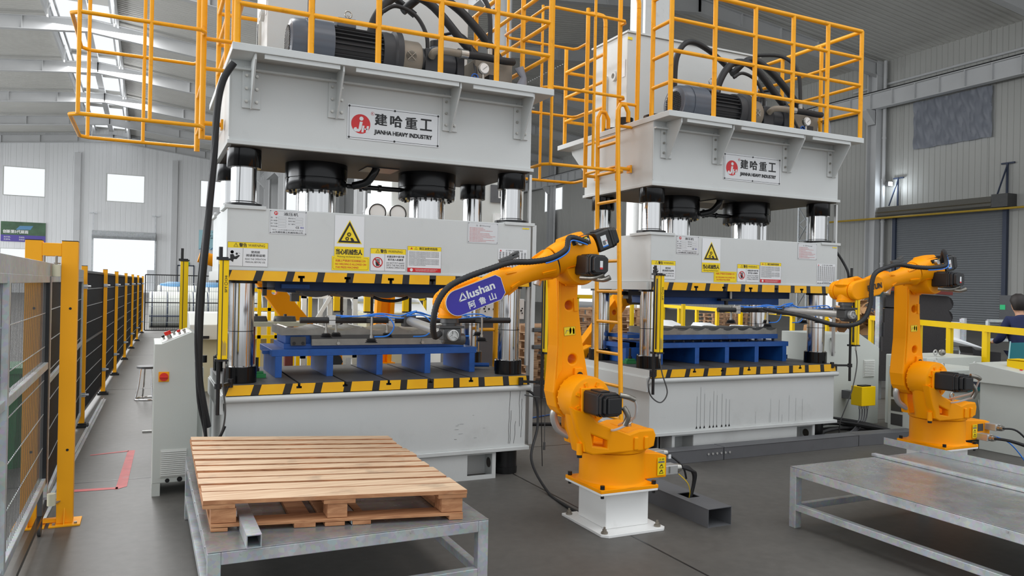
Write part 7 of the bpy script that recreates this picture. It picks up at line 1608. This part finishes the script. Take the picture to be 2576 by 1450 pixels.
# ================================================================ WORKER
def skin(name, J, Ed, mats, parent, sub=2):
    me = bpy.data.meshes.new(name); names = list(J); me.from_pydata([J[k][0] for k in names], [(names.index(a), names.index(b)) for a, b in Ed], [])
    me.materials.append(M[mats]); o = bpy.data.objects.new(name, me); COL.objects.link(o); o.parent = parent
    md = o.modifiers.new('skin', 'SKIN'); md.use_smooth_shade = True
    if not me.skin_vertices: 
        bm = bmesh.new(); bm.from_mesh(me); bm.verts.layers.skin.verify(); bm.to_mesh(me); bm.free()
    for i, k in enumerate(names):
        sv = me.skin_vertices[0].data[i]; r_ = J[k][1]; sv.radius = r_ if isinstance(r_, tuple) else (r_, r_); sv.use_root = (i == 0)
    sb = o.modifiers.new('sub', 'SUBSURF'); sb.levels = sub; sb.render_levels = sub
    return o
def worker(loc, rot):
    T = thing('person', loc, 'person in a navy work jacket with dark hair, seen from behind at the right edge', 'person')
    T.rotation_euler = (0, 0, rot)
    J = {'pelvis': ((0, 0, .95), (.15, .11)), 'belly': ((0, .02, 1.08), (.14, .1)), 'chest': ((0, .06, 1.27), (.16, .11)), 'neck0': ((0, .09, 1.44), (.07, .06)), 'neck': ((0, .11, 1.50), .052), 'head0': ((0, .135, 1.58), (.075, .085)), 'head1': ((0, .15, 1.67), (.08, .095)), 'crown': ((0, .15, 1.735), (.05, .06)), 'nose': ((0, .245, 1.60), .012),
         'chin': ((0, .215, 1.545), .03)}
    E_ = [('pelvis', 'belly'), ('belly', 'chest'), ('chest', 'neck0'), ('neck0', 'neck'), ('neck', 'head0'), ('head0', 'head1'), ('head1', 'crown'), ('head0', 'nose'), ('head0', 'chin')]
    for sx, n_ in ((-1, 'l'), (1, 'r')):
        J.update({n_+'sh': ((sx*.18, .08, 1.40), .06), n_+'el': ((sx*.25, .12, 1.13), .042), n_+'wr': ((sx*.20, .36, 1.06), .028), n_+'pa': ((sx*.19, .43, 1.05), (.035, .018)),
                  n_+'hip': ((sx*.09, 0, .90), .09), n_+'kn': ((sx*.10, .02, .49), .055), n_+'an': ((sx*.11, -.02, .09), .036), n_+'to': ((sx*.12, .14, .035), (.04, .028))})
        E_ += [('chest', n_+'sh'), (n_+'sh', n_+'el'), (n_+'el', n_+'wr'), (n_+'wr', n_+'pa'), ('pelvis', n_+'hip'), (n_+'hip', n_+'kn'), (n_+'kn', n_+'an'), (n_+'an', n_+'to')]
    skin('body', J, E_, 'skin', T)
    for sx in (-1, 1):
        for i in range(4):
            x = sx*(.165+i*.017); l_ = (.07, .08, .075, .06)[i]
            skin('finger', {'a': ((x, .43, 1.05), .0095), 'b': ((x, .43+l_*.6, 1.045), .009), 'c': ((x, .43+l_, 1.02), .007)}, [('a', 'b'), ('b', 'c')], 'skin', T, 1)
        skin('thumb', {'a': ((sx*.165, .40, 1.05), .011), 'b': ((sx*.145, .43, 1.045), .0105), 'c': ((sx*.14, .46, 1.035), .009)}, [('a', 'b'), ('b', 'c')], 'skin', T, 1)
    K = {'p': ((0, 0, .90), (.19, .145)), 'b': ((0, .0, 1.05), (.195, .15)), 'c': ((0, .05, 1.27), (.19, .145)), 'n': ((0, .085, 1.43), (.10, .085)), 'nn': ((0, .10, 1.475), (.07, .065))}
    Ek = [('p', 'b'), ('b', 'c'), ('c', 'n'), ('n', 'nn')]
    for sx, n_ in ((-1, 'l'), (1, 'r')):
        K.update({n_+'s': ((sx*.185, .08, 1.39), .08), n_+'e': ((sx*.265, .12, 1.12), .062), n_+'w': ((sx*.205, .33, 1.065), .046)}); Ek += [('c', n_+'s'), (n_+'s', n_+'e'), (n_+'e', n_+'w')]
    skin('jacket', K, Ek, 'navycloth', T)
    Q = {'p': ((0, 0, .93), (.165, .125))}; Eq = []
    for sx, n_ in ((-1, 'l'), (1, 'r')):
        Q.update({n_+'h': ((sx*.095, 0, .86), .11), n_+'k': ((sx*.105, .02, .49), .08), n_+'a': ((sx*.11, -.015, .10), .065)}); Eq += [('p', n_+'h'), (n_+'h', n_+'k'), (n_+'k', n_+'a')]
        MB().loft([((sx*.12, -.09, .04), (.045, 0, 0), (0, 0, .038), 2.5), ((sx*.12, .04, .05), (.05, 0, 0), (0, 0, .048), 2.5), ((sx*.125, .17, .035), (.045, 0, 0), (0, 0, .032), 2.5)], 16).build('shoe', 'black', T)
        MB().ball((sx*.079, .14, 1.60), .018, n=10).build('ear', 'skin', T)
        MB().ball((sx*.03, .226, 1.628), .011, n=10).build('eye', 'ink', T)
    skin('trousers', Q, Eq, 'navycloth', T)
    MB().loft([((0, .225, 1.565), (.024, 0, 0), (0, 0, .005), 2), ((0, .236, 1.565), (.018, 0, 0), (0, 0, .004), 2)], 10).build('mouth', 'red', T)
    h = MB(); h.loft([((0, .10, 1.54), (.085, 0, 0), (0, .05, 0), 2.2), ((0, .10, 1.60), (.105, 0, 0), (0, .085, 0), 2.2), ((0, .125, 1.68), (.112, 0, 0), (0, .115, 0), 2.2), ((0, .14, 1.75), (.085, 0, 0), (0, .095, 0), 2.2), ((0, .14, 1.785), (.035, 0, 0), (0, .04, 0), 2)], 24)
    o = h.build('hair', 'hair', T); return T
worker((11.52, 6.80, 0), math.radians(-25))
T = thing('teal_chair', (10.55, 6.42, 0), 'teal chair back with pale piping beside the worker at the right edge', 'chair')
MB().loft([((0, .1, .48), (.22, 0, 0), (0, .2, 0), 5), ((0, .1, .54), (.22, 0, 0), (0, .2, 0), 5)], 20).build('seat', 'teal', T)
MB().loft([((0, -.1, .62), (.2, 0, 0), (0, .02, 0), 5), ((0, -.14, 1.12), (.2, 0, 0), (0, .02, 0), 5)], 20).build('backrest', 'teal', T)
for x in (-.205, .205): MB().tube([(x, -.1, .5), (x, -.1, .62), (x, -.14, 1.14)], .009, n=8).build('piping', 'poster_cyan', T)
MB().cyl((0, .1, .1), (0, .1, .48), .025).build('column', 'black', T)
for i in range(5): MB().bar((0, .1, .1), (.25*math.cos(i*1.2566), .1+.25*math.sin(i*1.2566), .04), .03, .025).cyl((.25*math.cos(i*1.2566), .1+.25*math.sin(i*1.2566)-.01, .025), (.25*math.cos(i*1.2566), .1+.25*math.sin(i*1.2566)+.01, .025), .025, n=12).build('base_arm', 'black', T)
